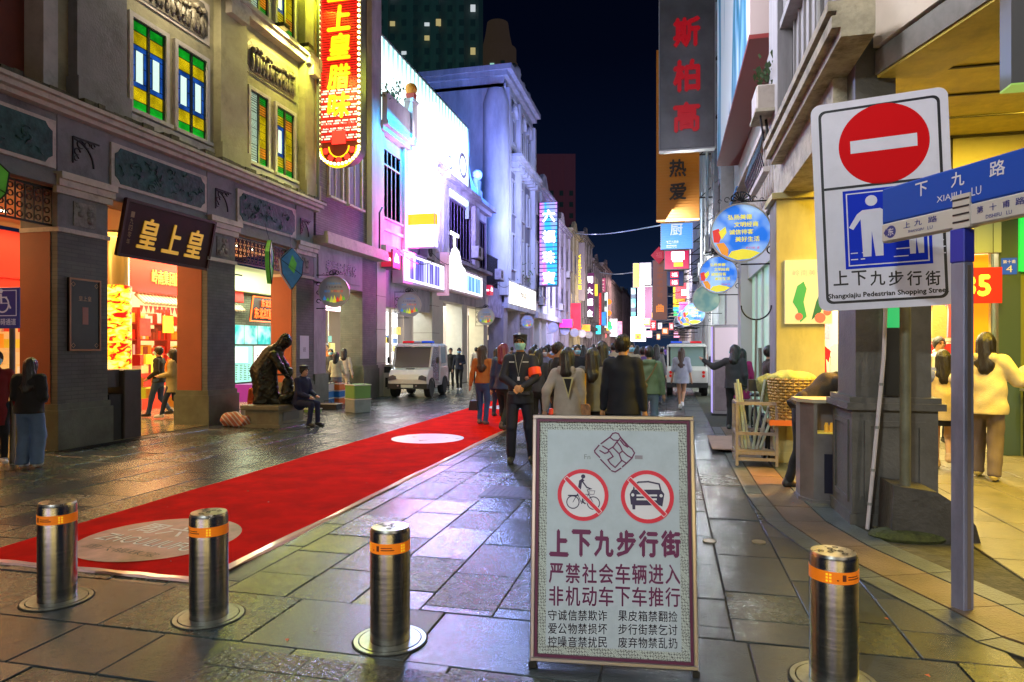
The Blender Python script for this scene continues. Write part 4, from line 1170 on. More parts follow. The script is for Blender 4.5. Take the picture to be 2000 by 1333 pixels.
MB(FL).box(20.0, 9.0, .2, 22.0, 9.9, .38).build('balcony_parapet', STU_P, b2); MB(FL).box(22.0, 9.0, .1, 22.5, 10.3, .45).box(21.95, 10.3, .05, 22.55, 10.4, .5).build('pier', STU_P, b2)
shrub(b2, FL, 20.6, 9.8, .3, .6, 4); shrub(b2, FL, 20.3, 9.6, .3, .5, 5)
pl = thing('potted_flower', 'orange flower ball in a red pot on the parapet pier', 'plant', (-9, 22.2, 10.4)); MB(FL).lathe(22.25, 0, [(.001, 0)], 3)
MB(Fr((-9.0, 22.25, 10.4))).ball((0, .42, 0), .22, 12, 8).build('bloom', mat('orange bloom', (.8, .3, .03), .6, bump=1, bscale=20), pl, True); MB(Fr((-9.0, 22.25, 10.4))).poly([(-.12, 0), (.12, 0), (.17, .25), (-.17, .25)], -.12, .12).build('pot', mat('red pot', (.5, .06, .05), .5), pl)
for y0, y1 in ((20.05, 20.75), (25.2, 26.05)):
    p = MB(FL).box(y0, 0, -.8, y1, 4.8, 0).build('pillar', mat('pale tile pillar', (.42, .42, .36), .45, var=.08), b2)
    for z in (1.1, 2.2, 3.3): MB(FL).box(y0 - .002, z, -.802, y1 + .002, z + .012, .002).build('joint', JOINT, p)
MB(FL).box(20.75, 3.0, -.5, 25.2, 4.75, -.1).build('lintel', STU_V, b2)
sh2 = thing('pale_shop', 'white clothing shop with script sign behind the patrol cart', 'shop', (-13, 28, 0)); shop_room(sh2, 26.6, 34.0, 1)
text(LSH, 'Linus', 27.6, 3.55, 30.6, 4.0, INKD, sh2, d=.11, shear=.3)
lamp('pale shop light', 'AREA', (-11.3, 25.5, 3.9), 520, (.9, .95, 1), 5, 1.5, to=(-11.3, 25.5, 0))
# huge white LED screen
LEDW = mat('white screen rows', (.5, .5, .5), .3, es=1.0, em=(1, 1, 1)); N, L, b = nodes_of(LEDW)
t = N.new('ShaderNodeTexCoord'); sx = N.new('ShaderNodeSeparateXYZ'); L.new(t.outputs['Object'], sx.inputs[0])
gz = N.new('ShaderNodeMapRange'); gz.inputs['From Min'].default_value = 8.2; gz.inputs['From Max'].default_value = 11.8; L.new(sx.outputs['Z'], gz.inputs[0])
fy_ = N.new('ShaderNodeMath'); fy_.operation = 'MULTIPLY'; fy_.inputs[1].default_value = 2.6; L.new(sx.outputs['Y'], fy_.inputs[0])
wv = N.new('ShaderNodeMath'); wv.operation = 'FRACT'; L.new(fy_.outputs[0], wv.inputs[0])
st_ = N.new('ShaderNodeMath'); st_.operation = 'GREATER_THAN'; st_.inputs[1].default_value = .42; L.new(wv.outputs[0], st_.inputs[0])
up_ = N.new('ShaderNodeMapRange'); up_.inputs['From Min'].default_value = .62; up_.inputs['From Max'].default_value = .95; L.new(gz.outputs[0], up_.inputs[0])
mu = N.new('ShaderNodeMath'); mu.operation = 'MULTIPLY'; L.new(up_.outputs[0], mu.inputs[0]); L.new(st_.outputs[0], mu.inputs[1])
cr = N.new('ShaderNodeValToRGB'); cr.color_ramp.elements[0].color = (.74, 1.0, .97, 1); cr.color_ramp.elements[1].color = (.16, .36, .34, 1)
L.new(mu.outputs[0], cr.inputs[0]); L.new(cr.outputs[0], b.inputs['Emission Color']); b.inputs['Emission Strength'].default_value = 2.2
bs = thing('led_screen', 'huge white glowing LED screen along the roof line above the pink shophouse', 'screen', (-9.2, 25, 9))
MB(FL).box(20.05, 8.55 + .5, .0, 29.6, 11.75, .14).build('display', LEDW, bs)
MB(FL).box(20.05, 11.75, -.1, 29.6, 11.82, .18).box(29.6, 7.6, -.1, 29.68, 11.82, .18).build('frame', mat('screen frame', (.2, .25, .25), .4), bs)
MB(FL).box(24.9, 8.2, .0, 29.6, 9.05, .139).build('display_lower', LEDW, bs)
lamp('screen spill', 'AREA', (-8.9, 24.8, 10.4), 520, (.12, .6, 1), 9, 2.4, to=(-4, 24.8, 9.0))
# vertical LED blade
bl = thing('led_blade_sign', 'tall overexposed white LED blade sign with an orange stripe', 'sign', (-9.2, 22.5, 5))
f = south(-9.25, 22.5)
BW = emis('blown white', (1, .97, .98), 2.4); BO = emis('orange LED stripe', (1, .42, .01), 1.5)
MB(f).box(0, 5.2, -.28, 1.05, 10.4, 0).build('cabinet', mat('sign cabinet', (.5, .5, .55), .4), bl)
MB(f).box(.02, 5.24, 0, 1.03, 6.02, .012).box(.02, 6.42, 0, 1.03, 10.38, .012).build('display', BW, bl); MB(f).box(.02, 6.02, 0, 1.03, 6.42, .012).build('stripe', BO, bl)
MB(f).box(1.05, 5.24, -.26, 1.062, 6.02, -.02).box(1.05, 6.42, -.26, 1.062, 10.38, -.02).build('side_display', BW, bl); MB(f).box(1.05, 6.02, -.26, 1.062, 6.42, -.02).build('side_stripe', BO, bl)
m_ = MB(f)
for z in (5.6, 8, 10): m_.box(-.1, z, -.2, 0, z + .08, -.1)
m_.build('bracket', IRONB, bl)
lamp('blade spill left', 'AREA', (-8.6, 22.3, 7.4), 60, (.8, .8, 1), .9, 4.5, to=(-8.6, 15, 7.0))
lamp('blade spill down', 'AREA', (-8.3, 22.2, 5.2), 260, (1, .05, .42), 1.4, to=(-9.3, 20.6, 5.4))
lamp('cyan wash', 'AREA', (-8.5, 21.2, 9.0), 260, (.0, .5, 1), 2.2, .5, to=(-9.4, 21.0, 7.6))
lamp('violet wash', 'AREA', (-6.6, 22.0, 4.9), 110, (.35, .08, 1), 1.5, to=(-9.3, 19.5, 7.0))  # hangs mid-air without a fixture, added to tint the facade
lamp('blade spill right', 'AREA', (-7.6, 23.4, 7.5), 460, (.40, .36, 1), 1.5, 3, to=(-9.3, 29, 8.6)).data.spread = R_(70)
# signs of the arcade shops
PKB = mat('pink white box', (.7, .6, .68), .4)
s3 = thing('shop_signboard', 'long box sign with violet light streaks in a white frame', 'sign', (-9, 23.5, 4), group='illuminated shop fascia signs')
MB(FL).box(21.4, 3.85, -.05, 25.75, 5.0, .34).build('box', PKB, s3)
MB(FL).box(21.5, 3.95, .34, 25.65, 4.9, .355).build('tube_border', emis('white violet glow', (.8, .8, 1), 2.2), s3)
MB(FL).box(21.62, 4.04, .355, 25.53, 4.81, .362).build('face', led_mat('violet streaks', (.10, .08, .5), (.7, .75, 1), 1.6, 4, 'Y', gap=.15, grad=(1, 3, .2)), s3)
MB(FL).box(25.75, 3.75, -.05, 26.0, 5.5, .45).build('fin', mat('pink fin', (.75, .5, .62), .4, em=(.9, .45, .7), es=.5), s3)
s4 = thing('shop_signboard', 'white blown out sign beside blue light streaks, right of the pink fin', 'sign', (-9, 28.5, 4), group='illuminated shop fascia signs')
MB(FL).box(26.05, 4.0, -.05, 31.5, 5.1, .30).build('box', PKB, s4)
MB(FL).poly([(26.15, 4.1), (28.6, 4.1), (28.6, 5.1), (28.1, 5.25), (27.7, 5.8), (27.2, 5.95), (26.8, 5.8), (26.3, 5.2)], .30, .33).box(27.1, 5.95, .25, 27.35, 6.4, .29).box(26.7, 6.4, .25, 27.8, 6.55, .29).build('emblem', BW, s4)
MB(FL).box(28.7, 4.1, .30, 31.4, 5.0, .315).build('tube_border', BW, s4); MB(FL).box(28.85, 4.2, .315, 31.15, 4.9, .32).build('face', led_mat('blue streaks', (.02, .2, .6), (.4, .8, 1), 1.6, 4, 'Y', gap=.15, grad=(1, 3, .2)), s4)
text(FL, 'MIXUE&TEA', 26.3, 4.22, 28.5, 4.36, mat('brown letters', (.1, .05, .05), .5), s4, d=.332)
# ---- fourth: violet baroque shophouse
b3 = thing('baroque_shophouse', 'violet lit shophouse with a scrolled parapet and dark curtained windows', 'building', (-9.3, 30, 0))
MB(FL).box(26.0, 3.6, -.6, 33.3, 8.75, -.0).build('wall', STU_V, b3)
win(FL, 27.0, 5.7, 30.3, 8.1, b3, 7, 1, mat('dark violet frame', (.08, .05, .12), .5), CURT, sur=.1); win(FL, 31.6, 5.5, 33.0, 8.0, b3, 3, 1, mat('dark violet frame', (.08, .05, .12), .5), CURT, sur=.1)
MB(FL).box(26.0, 8.4, -.05, 33.4, 8.6, .25).box(26.0, 8.6, -.05, 33.5, 8.8, .5).box(26.0, 5.35, -.05, 33.4, 5.5, .3).box(30.6, 5.5, 0, 31.3, 8.4, .2).box(26.05, 5.5, 0, 26.75, 8.4, .2).build('cornice', STU_V, b3)
pr = MB(FL).poly([(26.0, 8.8), (31.8, 8.8), (31.8, 9.3), (30.8, 9.4), (30.2, 9.7), (29.7, 10.6), (28.7, 10.9), (27.9, 10.5), (27.4, 9.9), (26.6, 10.2), (26, 10.1)], -.2, .1).build('scrolled_parapet', STU_V, b3)
for a_, b_, r_ in ((28.8, 9.85, .42), (27.0, 9.5, .22)): MB(FL).ring(a_, b_, r_, r_ * 1.35, .1, .16, 20).build('ring', STU_V, pr); MB(FL).disc(a_, b_, r_, .1, .13, 20).build('lit_roundel', emis('cyan roundel', (.5, 1, 1), 1.5), pr)
MB(FL).box(31.2, 8.8, -.2, 32.0, 9.4, .15).poly([(31.4, 9.4), (31.8, 9.4), (31.95, 9.9), (31.25, 9.9)], -.1, .1).build('pier', STU_V, b3); MB(Fr((-9.3, 31.6, 10.15))).ball((0, 0, 0), .26, 14, 10).build('stone_ball', mat('white stone', (.6, .6, .65), .6), b3, True)
for y0, y1 in ((26.1, 26.6), (29.2, 30.0), (32.8, 33.6)): MB(FL).box(y0, 0, -.8, y1, 4.2, -.02).build('pillar', mat('pale tile pillar', (.42, .42, .36), .45), b3)
lamp('shop arcade light', 'AREA', (-11.3, 31, 3.8), 700, (1, .85, .55), 7, 1.5, to=(-11.3, 31, 0))
sh3 = thing('yellow_shop', 'warm yellow shop behind the arcade right of the patrol cart', 'shop', (-13, 38, 0)); shop_room(sh3, 34.2, 47, 0)
# setback wall with fence
gb = thing('setback_building', 'dark violet wall set back between the baroque and the tall white house', 'building', (-10, 35, 0))
MB(FL).box(33.3, 0, -4, 37.1, 6.4, -1.0).build('wall', STU_V, gb); MB(FL).box(33.3, 3.3, -1.0, 37.1, 4.9, -.1).build('sign_band', mat('relief band', (.30, .28, .42), .6, var=.5, scale=3, bump=.6, bscale=6), gb)
m_ = MB(FL)
for i in range(26): m_.box(33.4 + i * .14, 4.9, -.2, 33.42 + i * .14, 6.6, -.17)
m_.box(33.3, 6.55, -.21, 37.0, 6.6, -.16).build('fence_bar', IRONB, gb, kind='stuff')
# ---- fifth: tall white house
b4 = thing('white_tall_house', 'tall pale blue lit house with strip windows and a cornice with round finials', 'building', (-9.3, 41, 0))
MB(FL).box(37.0, 4.2, -9, 45.2, 17.2, 0).build('wall', STU_B, b4)
MB(FL).box(36.85, 17.2, -9.1, 45.4, 17.5, .25).box(36.75, 17.5, -9.2, 45.5, 17.8, .5).box(37.0, 16.6, -9.05, 45.3, 16.8, .1).build('cornice', STU_B, b4)
MB(FL).lathe(36.98, 0, [(.001, 0)], 3)
MB(Fr((-9.75, 36.95, 0), (1, 0, 0), (0, 1, 0))).lathe(0, 0, [(.75, 4.6), (.75, 15.6), (.5, 16.4)], 24).build('round_corner', STU_B, b4, True)
pb = MB(FL)
for a in (37.15, 40.0, 44.5): pb.box(a, 5.6, 0, a + .45, 16.6, .3)
pb.box(38.2, 12.6, 0, 44.6, 12.9, .6).box(38.1, 12.9, 0, 44.7, 13.05, .8)
pb.build('pilasters', STU_B, b4)
for i in range(8): MB(FL).box(38.4 + i * .82, 12.3, 0, 38.6 + i * .82, 12.6, .55).build('bracket', STU_B, b4)
for a in (38.3, 40.7, 42.6):
    MB(FL).box(a, 5.6, -.05, a + 1.4, 12.2, -.0 + .02).build('recess', mat('slate recess', (.16, .17, .24), .7), b4)
    for z0, z1 in ((6.3, 8.5), (9.6, 11.7)): win(FL.sub(0, 0, .03), a + .25, z0, a + 1.15, z1, b4, 1, 1, STU_B, None, sur=.12, deep=.1)
    MB(FL).box(a + .1, 13.6, 0, a + 1.5, 16.2, .05).ring(a + .8, 15.6, .55, .7, .0, .25, 12, 0, 180).build('arched_panel', STU_B, b4)
    win(FL.sub(0, 0, .06), a + .45, 13.9, a + 1.15, 15.4, b4, 1, 1, STU_B, None, sur=.1)
for i, a in enumerate((39.5, 41.5, 43.2)): MB(Fr((-9.2, a, 18.0))).ball((0, .3, 0), .55 if i == 0 else .28, 14, 8, (.6, 1, 1)).build('round_finial', STU_B, b4, True)
MB(FL).box(37.0, 3.9, -.8, 45.2, 5.6, .2).build('sign_band', STU_B, b4)
for a0, a1 in ((37.4, 39.6), (39.9, 42.1), (42.4, 45.0)):
    o = MB(FL).box(a0, 4.2, .2, a1, 5.45, .26).build('sign_box', emis('warm white box', (1, .94, .78), 2.0), b4)
text(FL, 'food', 40.1, 4.75, 41.9, 5.2, INKD, b4, d=.262, bold=.03)
for y0, y1 in ((36.9, 37.9), (40.6, 41.3), (44.4, 45.3)): MB(FL).box(y0, 0, -.9, y1, 4.0, 0).build('pillar', STU_V, b4)
shrub(b4, FL, 41, 5.6, .3, 1.2, 9, n=90)
lamp('blue wash', 'AREA', (-5.2, 33.0, 8.5), 700, (.26, .32, 1), 3, to=(-9.8, 41, 12))  # added lamp in mid-air, no fixture, colours the tall house
lamp('blue wash side', 'AREA', (-8.6, 30.2, 9.9), 560, (.02, .20, 1), 2.5, to=(-12, 37, 13))


# ---- plain builder for the far shophouses of both sides
def shophouse(label, fr, y0, y1, h, m, seed, side='left', lit=0, cols=None, shop=0, floors=None):
    r = random.Random(seed); o = thing('shophouse', label, 'building', tuple(fr(y0, 0, 0)), group='shophouses along the ' + side + ' side')
    MB(fr).box(y0, 3.9, -7, y1, h, 0).build('wall', m, o)
    c = MB(fr).box(y0 - .02, h, -.3, y1 + .02, h + .2, .25).box(y0 + .02, h + .2, -.3, y1 - .02, h + .4, .4); MB(fr).box(y0, 3.7, -.3, y1, 4.1, .35).build('ledge', m, o)
    ym = (y0 + y1) / 2
    if r.random() < .7: c.poly([(ym - 2, h + .4), (ym + 2, h + .4), (ym + 1.2, h + 1.0), (ym + .5, h + 1.6), (ym - .5, h + 1.6), (ym - 1.2, h + 1.0)], -.2, .1)
    c.build('cornice', m, o)
    n = cols or max(2, int((y1 - y0) / 2.4)); fl = floors or max(1, int((h - 4.2) / 3.1)); w = (y1 - y0) / n; pb = MB(fr)
    for i in range(n + 1): x = y0 + w * i; pb.box(max(y0, x - .22), 4.1, 0, min(y1, x + .22), h, .16)
    pb.build('pilasters', m, o)
    for j in range(fl):
        z = 4.9 + j * (h - 4.4) / fl
        for i in range(n):
            x = y0 + w * (i + .5); win(fr, x - w * .26, z, x + w * .26, z + min(2., (h - 4.6) / fl * .68), o, 2, 1, None, SHOPC[0] if r.random() < lit else None, sur=.09)
    for i in range(n + 1):
        x = y0 + w * i; MB(fr).box(max(y0, x - .35), 0, -.8, min(y1, x + .35), 3.7, 0).build('pillar', m, o)
    lsh = Fr(fr.o - fr.n * 3.2, fr.u, fr.v)
    MB(lsh).box(y0, 0, -.4, y1, 3.8, -.3).build('shopfront', SHOPC[shop], o)
    g = MB(lsh)
    for i in range(int((y1 - y0) * 2)): x = r.uniform(y0, y1 - .6); z = r.uniform(0, 2.6); g.box(x, z, -.3, x + r.uniform(.15, .6), z + r.uniform(.2, 1.0), -.2)
    g.build('display_goods', mat('dark goods', (.12, .07, .07), .6), o, kind='stuff')
    return o


spec = [(45.3, 53.5, 13.0, STU_B, .0, 0, 'grey gabled house behind the pink and blue LED sign'), (53.5, 62, 11.8, STU_V, .1, 0, 'grey three storey house left of the grey sign with yellow letters'),
        (62, 70, 12.5, OCHRE, .5, 0, 'ochre lit house with glowing ground floor signs'), (70, 80, 13.5, GREY, .1, 4, 'grey house with a pale roof ornament behind the purple sign'),
        (80, 92, 12, STU_V, .2, 1, 'mauve house behind the red vertical signs'), (92, 106, 13, STU_P, .3, 0, 'pinkish far house near the street end'), (106, 130, 12, GREY, .3, 4, 'far grey house at the end of the left row'), (130, 165, 13, STU_V, .3, 2, 'farthest mauve house of the left row')]
for i, (y0, y1, h, m, lit, shp, lb) in enumerate(spec): shophouse(lb, FL, y0, y1, h, m, 40 + i, 'left', lit, shop=shp)
lamp('far left glow', 'AREA', (-6.0, 50, 6), 900, (.4, .35, 1), 4, to=(-9.5, 56, 7))  # both far left glows hang mid-air, added to light the row
lamp('far left glow two', 'AREA', (-5.0, 66, 5), 900, (1, .75, .6), 5, to=(-9.5, 80, 6))
lamp('far street glow', 'AREA', (-3.0, 105, 12), 3000, (1, .6, .55), 10, to=(-4, 105, 0))  # unseen lamp added over the street to glow on its far end
lamp('mid street glow', 'AREA', (-2.0, 50, 9), 2600, (.8, .75, 1), 8, to=(-4, 60, 0))  # added above the crowd to brighten it, no fixture
# ---- towers behind
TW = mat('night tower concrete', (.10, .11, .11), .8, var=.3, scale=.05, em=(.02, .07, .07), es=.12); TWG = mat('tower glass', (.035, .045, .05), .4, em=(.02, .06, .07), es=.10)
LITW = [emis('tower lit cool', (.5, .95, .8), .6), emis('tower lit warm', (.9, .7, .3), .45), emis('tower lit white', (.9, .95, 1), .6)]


def tower(label, px0, px1, D, top, seed, round_=False, dens=.05, m=TW, fl=3.2):
    r = random.Random(seed); a = AT(px0, D); b = AT(px1, D); w = math.hypot(b[0] - a[0], b[1] - a[1])
    f = Fr((a[0], a[1], 0), (b[0] - a[0], b[1] - a[1], 0)); o = thing('tower_block', label, 'tower', (a[0], a[1], 0), group='high rise towers behind the street')
    if round_:
        cx = w / 2; F2 = Fr(f(cx, 0, -w / 2), f.u, -f.n)
        MB(Fr(f(cx, 0, -w / 2), (1, 0, 0), (0, 1, 0))).lathe(0, 0, [(w / 2, 0), (w / 2, top - 8), (w * .46, top - 8), (w * .46, top - 4), (w * .38, top - 3.9), (w * .30, top), (w * .26, top + 3), (.01, top + 4)], 28).build('shaft', m, o)
        rg_ = MB(Fr(f(cx, 0, -w / 2), (1, 0, 0), (0, 1, 0)))
        for z in range(20, int(top) - 8, 4): rg_.lathe(0, 0, [(w / 2 + .25, z), (w / 2 + .25, z + .8)], 28)
        rg_.build('floor_band', mat('tower band', (.16, .14, .12), .8), o)
    else:
        s_ = MB(f).box(0, 0, -w * .8, w, top, 0); n = max(3, int(w / 5))
        for i in range(n): s_.box(w * (i + .1) / n, 0, 0, w * (i + .42) / n, top - 1, 1.2)
        s_.build('shaft', m, o)
    nn = max(3, int(w / 2.4)); gl = MB(f); k = 0
    for j in range(2, int(top / fl) - 2):
        for i in range(nn):
            x = w * (i + .5) / nn; z = j * fl; dd = 1.25 if not round_ else (math.sqrt(max(0, (w / 2) ** 2 - (x - w / 2) ** 2)) - w / 2 + .3)
            if r.random() < dens and k < 110:
                MB(f).box(x - .5, z, dd - .2, x + .6, z + r.choice((1.0, 1.5, .7)), dd + .06).build('window', r.choice(LITW), o); k += 1
            else: gl.box(x - .5, z, dd - .3, x + .6, z + 1.4, dd + .02)
    gl.build('dark_windows', TWG, o, kind='stuff')
    return o


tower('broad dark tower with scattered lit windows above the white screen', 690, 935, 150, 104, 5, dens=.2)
tower('round topped tower right of the broad tower', 930, 1012, 170, 84, 6, True, dens=.1, m=mat('brown tower glow', (.15, .12, .10), .8, em=(.20, .13, .08), es=.10))  # faint emission in the wall colour lifts this dark tower
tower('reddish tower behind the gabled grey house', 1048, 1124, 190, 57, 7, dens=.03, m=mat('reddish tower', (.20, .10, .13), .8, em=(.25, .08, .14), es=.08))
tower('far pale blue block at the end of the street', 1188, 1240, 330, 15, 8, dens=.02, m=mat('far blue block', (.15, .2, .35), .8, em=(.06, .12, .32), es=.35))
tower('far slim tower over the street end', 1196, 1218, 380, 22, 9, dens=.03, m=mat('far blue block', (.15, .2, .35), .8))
lamp('tower glow', 'AREA', (-75, 95, 4), 9000, (.10, .9, .60), 30, to=(-60, 145, 60))

lamp('violet street wash', 'SPOT', (-8.0, 24.0, 8.6), 4200, (.36, .46, 1), to=(-2.0, 9.0, 0), spot=62, rad=.6)
lamp('yellow green street wash', 'SPOT', (-8.7, 15.9, 7.0), 650, (.80, .85, .10), to=(-6.6, 8.0, 0), spot=85, rad=.4)

lamp('relief fill', 'AREA', tuple(UP(14.25, 9.20, .42)), 80, (1, .80, .22), .5, .2, to=tuple(UP(14.3, 7.2, .1))); lamp('relief fill two', 'AREA', tuple(UP(15.3, 9.20, .42)), 90, (.85, .9, .12), .4, .2, to=tuple(UP(15.2, 7.2, .1)))  # added lamps that brighten the upper front and its carved panels
lamp('relief fill three', 'AREA', tuple(UP(11.0, 9.0, .5)), 60, (1, .86, .55), .6, .2, to=tuple(UP(11.0, 7, .1)))
# clutter on the fronts: air conditioners, pipes and sagging cables
rk_ = random.Random(21); ACM = mat('weathered white casing', (.40, .40, .40), .6, dirt=.4); ac0 = None
for k, (fr, a, b_) in enumerate(((FL, 24.1, 5.0), (FL, 30.9, 5.9), (FL, 35.2, 5.3), (FL, 47.5, 4.7), (FL, 51, 8.2), (FL, 56.5, 4.8), (FL, 60.4, 8), (FL, 65, 5.0), (FR, -21.3, 4.6), (FR, -24.9, 5.0), (FR, -31, 4.8), (FR, -38, 5.2))):
    p = fr(a, b_, .2); o = thing('air_conditioner', '%s air conditioner unit on the %s row, %s' % (['white', 'dusty', 'pale', 'stained'][k % 4], 'left' if k < 8 else 'right', ['over the violet sign', 'on the baroque house', 'above the fence gap', 'under the LED sign wall', 'high on the gabled house', 'low on the three storey house', 'high on the three storey house', 'on the ochre house', 'just beyond the picture billboard', 'below the orange sign', 'beside the blue sign', 'above the white floodlight'][k]), 'air conditioner', tuple(p), group='air conditioners on the fronts')
    MB(fr).box(a - .42, b_, .05, a + .42, b_ + .58, .38, ch=.02).build('casing', ACM, o); MB(fr).ring(a - .12, b_ + .29, .06, .22, .38, .392, 16).build('grille', IRONB, o); MB(fr).box(a - .4, b_ - .05, 0, a + .4, b_ - .005, .36).build('bracket', IRONB, o)
    MB(fr).tube([(a + .35, b_, .1), (a + .5, b_ - .5, .06), (a + .5, b_ - 1.2, .05)], .02, 5).build('hose', WFR, o)
for k in range(9):
    a0 = 20.5 + k * 3.1; z = 4.9 + .25 * (k % 3)
    MB(FL).tube([(a0 + i * .4, z - .28 * math.sin(math.pi * i / 9) + .1 * (k % 2), .48 + .03 * (k % 4)) for i in range(10)], .014, 4).build('wall_cable', IRONB, None, label='black cable sagging along the left fronts, %s from the brick shophouse' % ['first', 'second', 'third', 'fourth', 'fifth', 'sixth', 'seventh', 'eighth', 'ninth'][k], category='cable', group='cables along the left fronts')

lamp('white house fill', 'AREA', (-4.2, 37.0, 9.5), 600, (.66, .68, 1), 2.5, to=(-9.3, 42, 9))  # fill added in mid-air to lighten the house front

DLT = emis('downlight lens', (1, .9, .65), 9)  # added lenses that brighten the arcade ceiling and the sweet shop
for k, (y0, y1, n) in enumerate(((6.2, 8.2, 3), (9.7, 11.6, 4), (13, 15, 4))):
    for i in range(n):
        for x in (-10.4, -11.9): MB().lathe(x, y0 + (y1 - y0) * i / (n - 1), [(.07, 4.10), (.07, 4.118)], 12).build('added_downlight', DLT, nb)
for i in range(9): MB(LSH).disc(12.6 + i * .42, 3.93, .04, .2, .24, 8).build('added_spot', DLT, s1)
bn_ = MB(LSH)
for i in range(22): x = 13.9 + i * .15; bn_.poly([(x, 2.66), (x + .12, 2.66), (x + .06, 2.48)][::-1], .2, .21)
bn_.build('bunting', RED, s1, kind='stuff')
for i, (x, z, c) in enumerate(((14.1, 1.9, 0), (14.9, 2.0, 3), (16.9, 1.7, 1), (14.5, .95, 3), (15.5, 1.25, 1), (16.4, 1.2, 0))): MB(LSH).box(x, z, .0, x + .35, z + .45, .03).build('hanging_poster', flicker(emis('shop poster %d' % c, ((.9, .05, .02), (1, .5, .03), 0, (1, .8, .05))[c], 1.3), 1.3, 9), s1)
# ------------------------------------------------------------------ the right side of the street
def at(px, py, Y):
    d = ray(px, py); t = Y / d[1]
    return (d[0] * t, Y, 1.6 + d[2] * t)


STREAK = mat('rain streaked grey wall', (.27, .26, .26), .75, var=.35, scale=2.2, stretch=(1, 1, .12), bump=.2, dirt=.4)
STAIN = mat('stained cornice', (.38, .34, .25), .75, var=.35, scale=5, bump=.5, bscale=25, dirt=.75, dirtcol=(.05, .04, .015))
YWALL = mat('ochre yellow paint', (.46, .40, .17), .6, var=.25, scale=2, dirt=.4, dirtcol=(.12, .10, .04), stretch=(1, 1, .4))
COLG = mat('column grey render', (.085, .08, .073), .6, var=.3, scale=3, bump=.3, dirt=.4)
CEIL = mat('yellow ceiling panel', (.58, .48, .10), .6, var=.2, dirt=.25)
cb = thing('corner_building', 'streaked grey corner building with stained cornices above the arcade columns', 'building', (1.6, 8, 0))
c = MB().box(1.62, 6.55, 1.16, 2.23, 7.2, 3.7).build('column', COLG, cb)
MB().box(1.56, 6.49, 0, 2.29, 7.26, .12).box(1.58, 6.51, .12, 2.27, 7.24, 1.05).box(1.53, 6.46, 1.05, 2.32, 7.29, 1.11).box(1.56, 6.49, 1.11, 2.29, 7.26, 1.16).build('pedestal', COLG, c)
MB(Fr((1.58, 7.24, 0), (0, -1, 0))).box(.1, .2, 0, .63, .25, .014).box(.1, .9, 0, .63, .95, .014).box(.1, .25, 0, .15, .9, .014).box(.58, .25, 0, .63, .9, .014).build('panel_moulding', COLG, c); MB(south(1.58, 6.51)).box(.1, .2, 0, .59, .25, .014).box(.1, .9, 0, .59, .95, .014).box(.1, .25, 0, .15, .9, .014).box(.54, .25, 0, .59, .9, .014).build('panel_moulding', COLG, c)
c = MB().box(1.43, 9.84, .78, 2.05, 10.45, 3.66).build('column', YWALL, cb)
MB().box(1.422, 9.86, .80, 1.429, 10.43, 3.64).build('side_face', mat('mauve grey side', (.25, .24, .27), .7, var=.2, dirt=.2), c)  # street side of the column in mauve grey, the rest ochre
MB().box(1.40, 9.80, 0, 2.08, 10.48, .16).box(1.415, 9.82, .16, 2.065, 10.47, .70).box(1.38, 9.78, .70, 2.10, 10.5, .78).build('pedestal', YWALL, c); MB().box(1.36, 9.77, 3.66, 2.12, 10.52, 3.74).build('capital', YWALL, c)
MB().box(1.55, 9.80, .25, 1.59, 9.819, .64).box(1.9, 9.80, .25, 1.94, 9.819, .64).box(1.59, 9.80, .25, 1.9, 9.819, .29).box(1.59, 9.80, .60, 1.9, 9.819, .64).build('panel_moulding', YWALL, c)
# upper walls, beam and ledges
MB().box(1.62, 6.7, 4.25, 1.85, 10.6, 16).build('wall', STREAK, cb)
rb = MB()
for i in range(13): y = 6.5 + i * .33; rb.box(1.59, y, 4.6, 1.62, y + .035, 6.0)
rb.build('rib', STREAK, cb)
MB().box(1.5, 6.86, 3.74, 1.9, 10.55, 4.25).build('beam', STAIN, cb)
for y0, y1 in ((5.95, 7.2), (7.215, 8.5), (8.515, 9.9)):
    m_ = MB(); m_.box(1.36, y0, 4.16, 1.62, y1, 4.24).box(1.29, y0, 4.24, 1.62, y1, 4.34).box(1.33, y0, 4.34, 1.62, y1, 4.38).box(1.26, y0, 4.38, 1.62, y1, 4.46); m_.build('cornice_block', STAIN, cb)
MB().box(1.45, 7.8, 5.95, 1.62, 11.2, 6.05).build('ledge', STREAK, cb)
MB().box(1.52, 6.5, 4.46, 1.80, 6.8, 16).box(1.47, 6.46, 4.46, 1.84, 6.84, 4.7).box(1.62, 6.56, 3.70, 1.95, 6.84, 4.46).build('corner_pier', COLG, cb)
MB().box(1.42, 9.7, 4.47, 1.61, 10.5, 16).build('pier', STREAK, cb)
MB().tube([(1.55, 7.7, 4.5), (1.55, 7.7, 9)], .03, 6).tube([(1.5, 9.5, 6.1), (1.5, 9.5, 12)], .035, 6).build('drainpipe', mat('grey pipe', (.3, .3, .3), .5), cb)
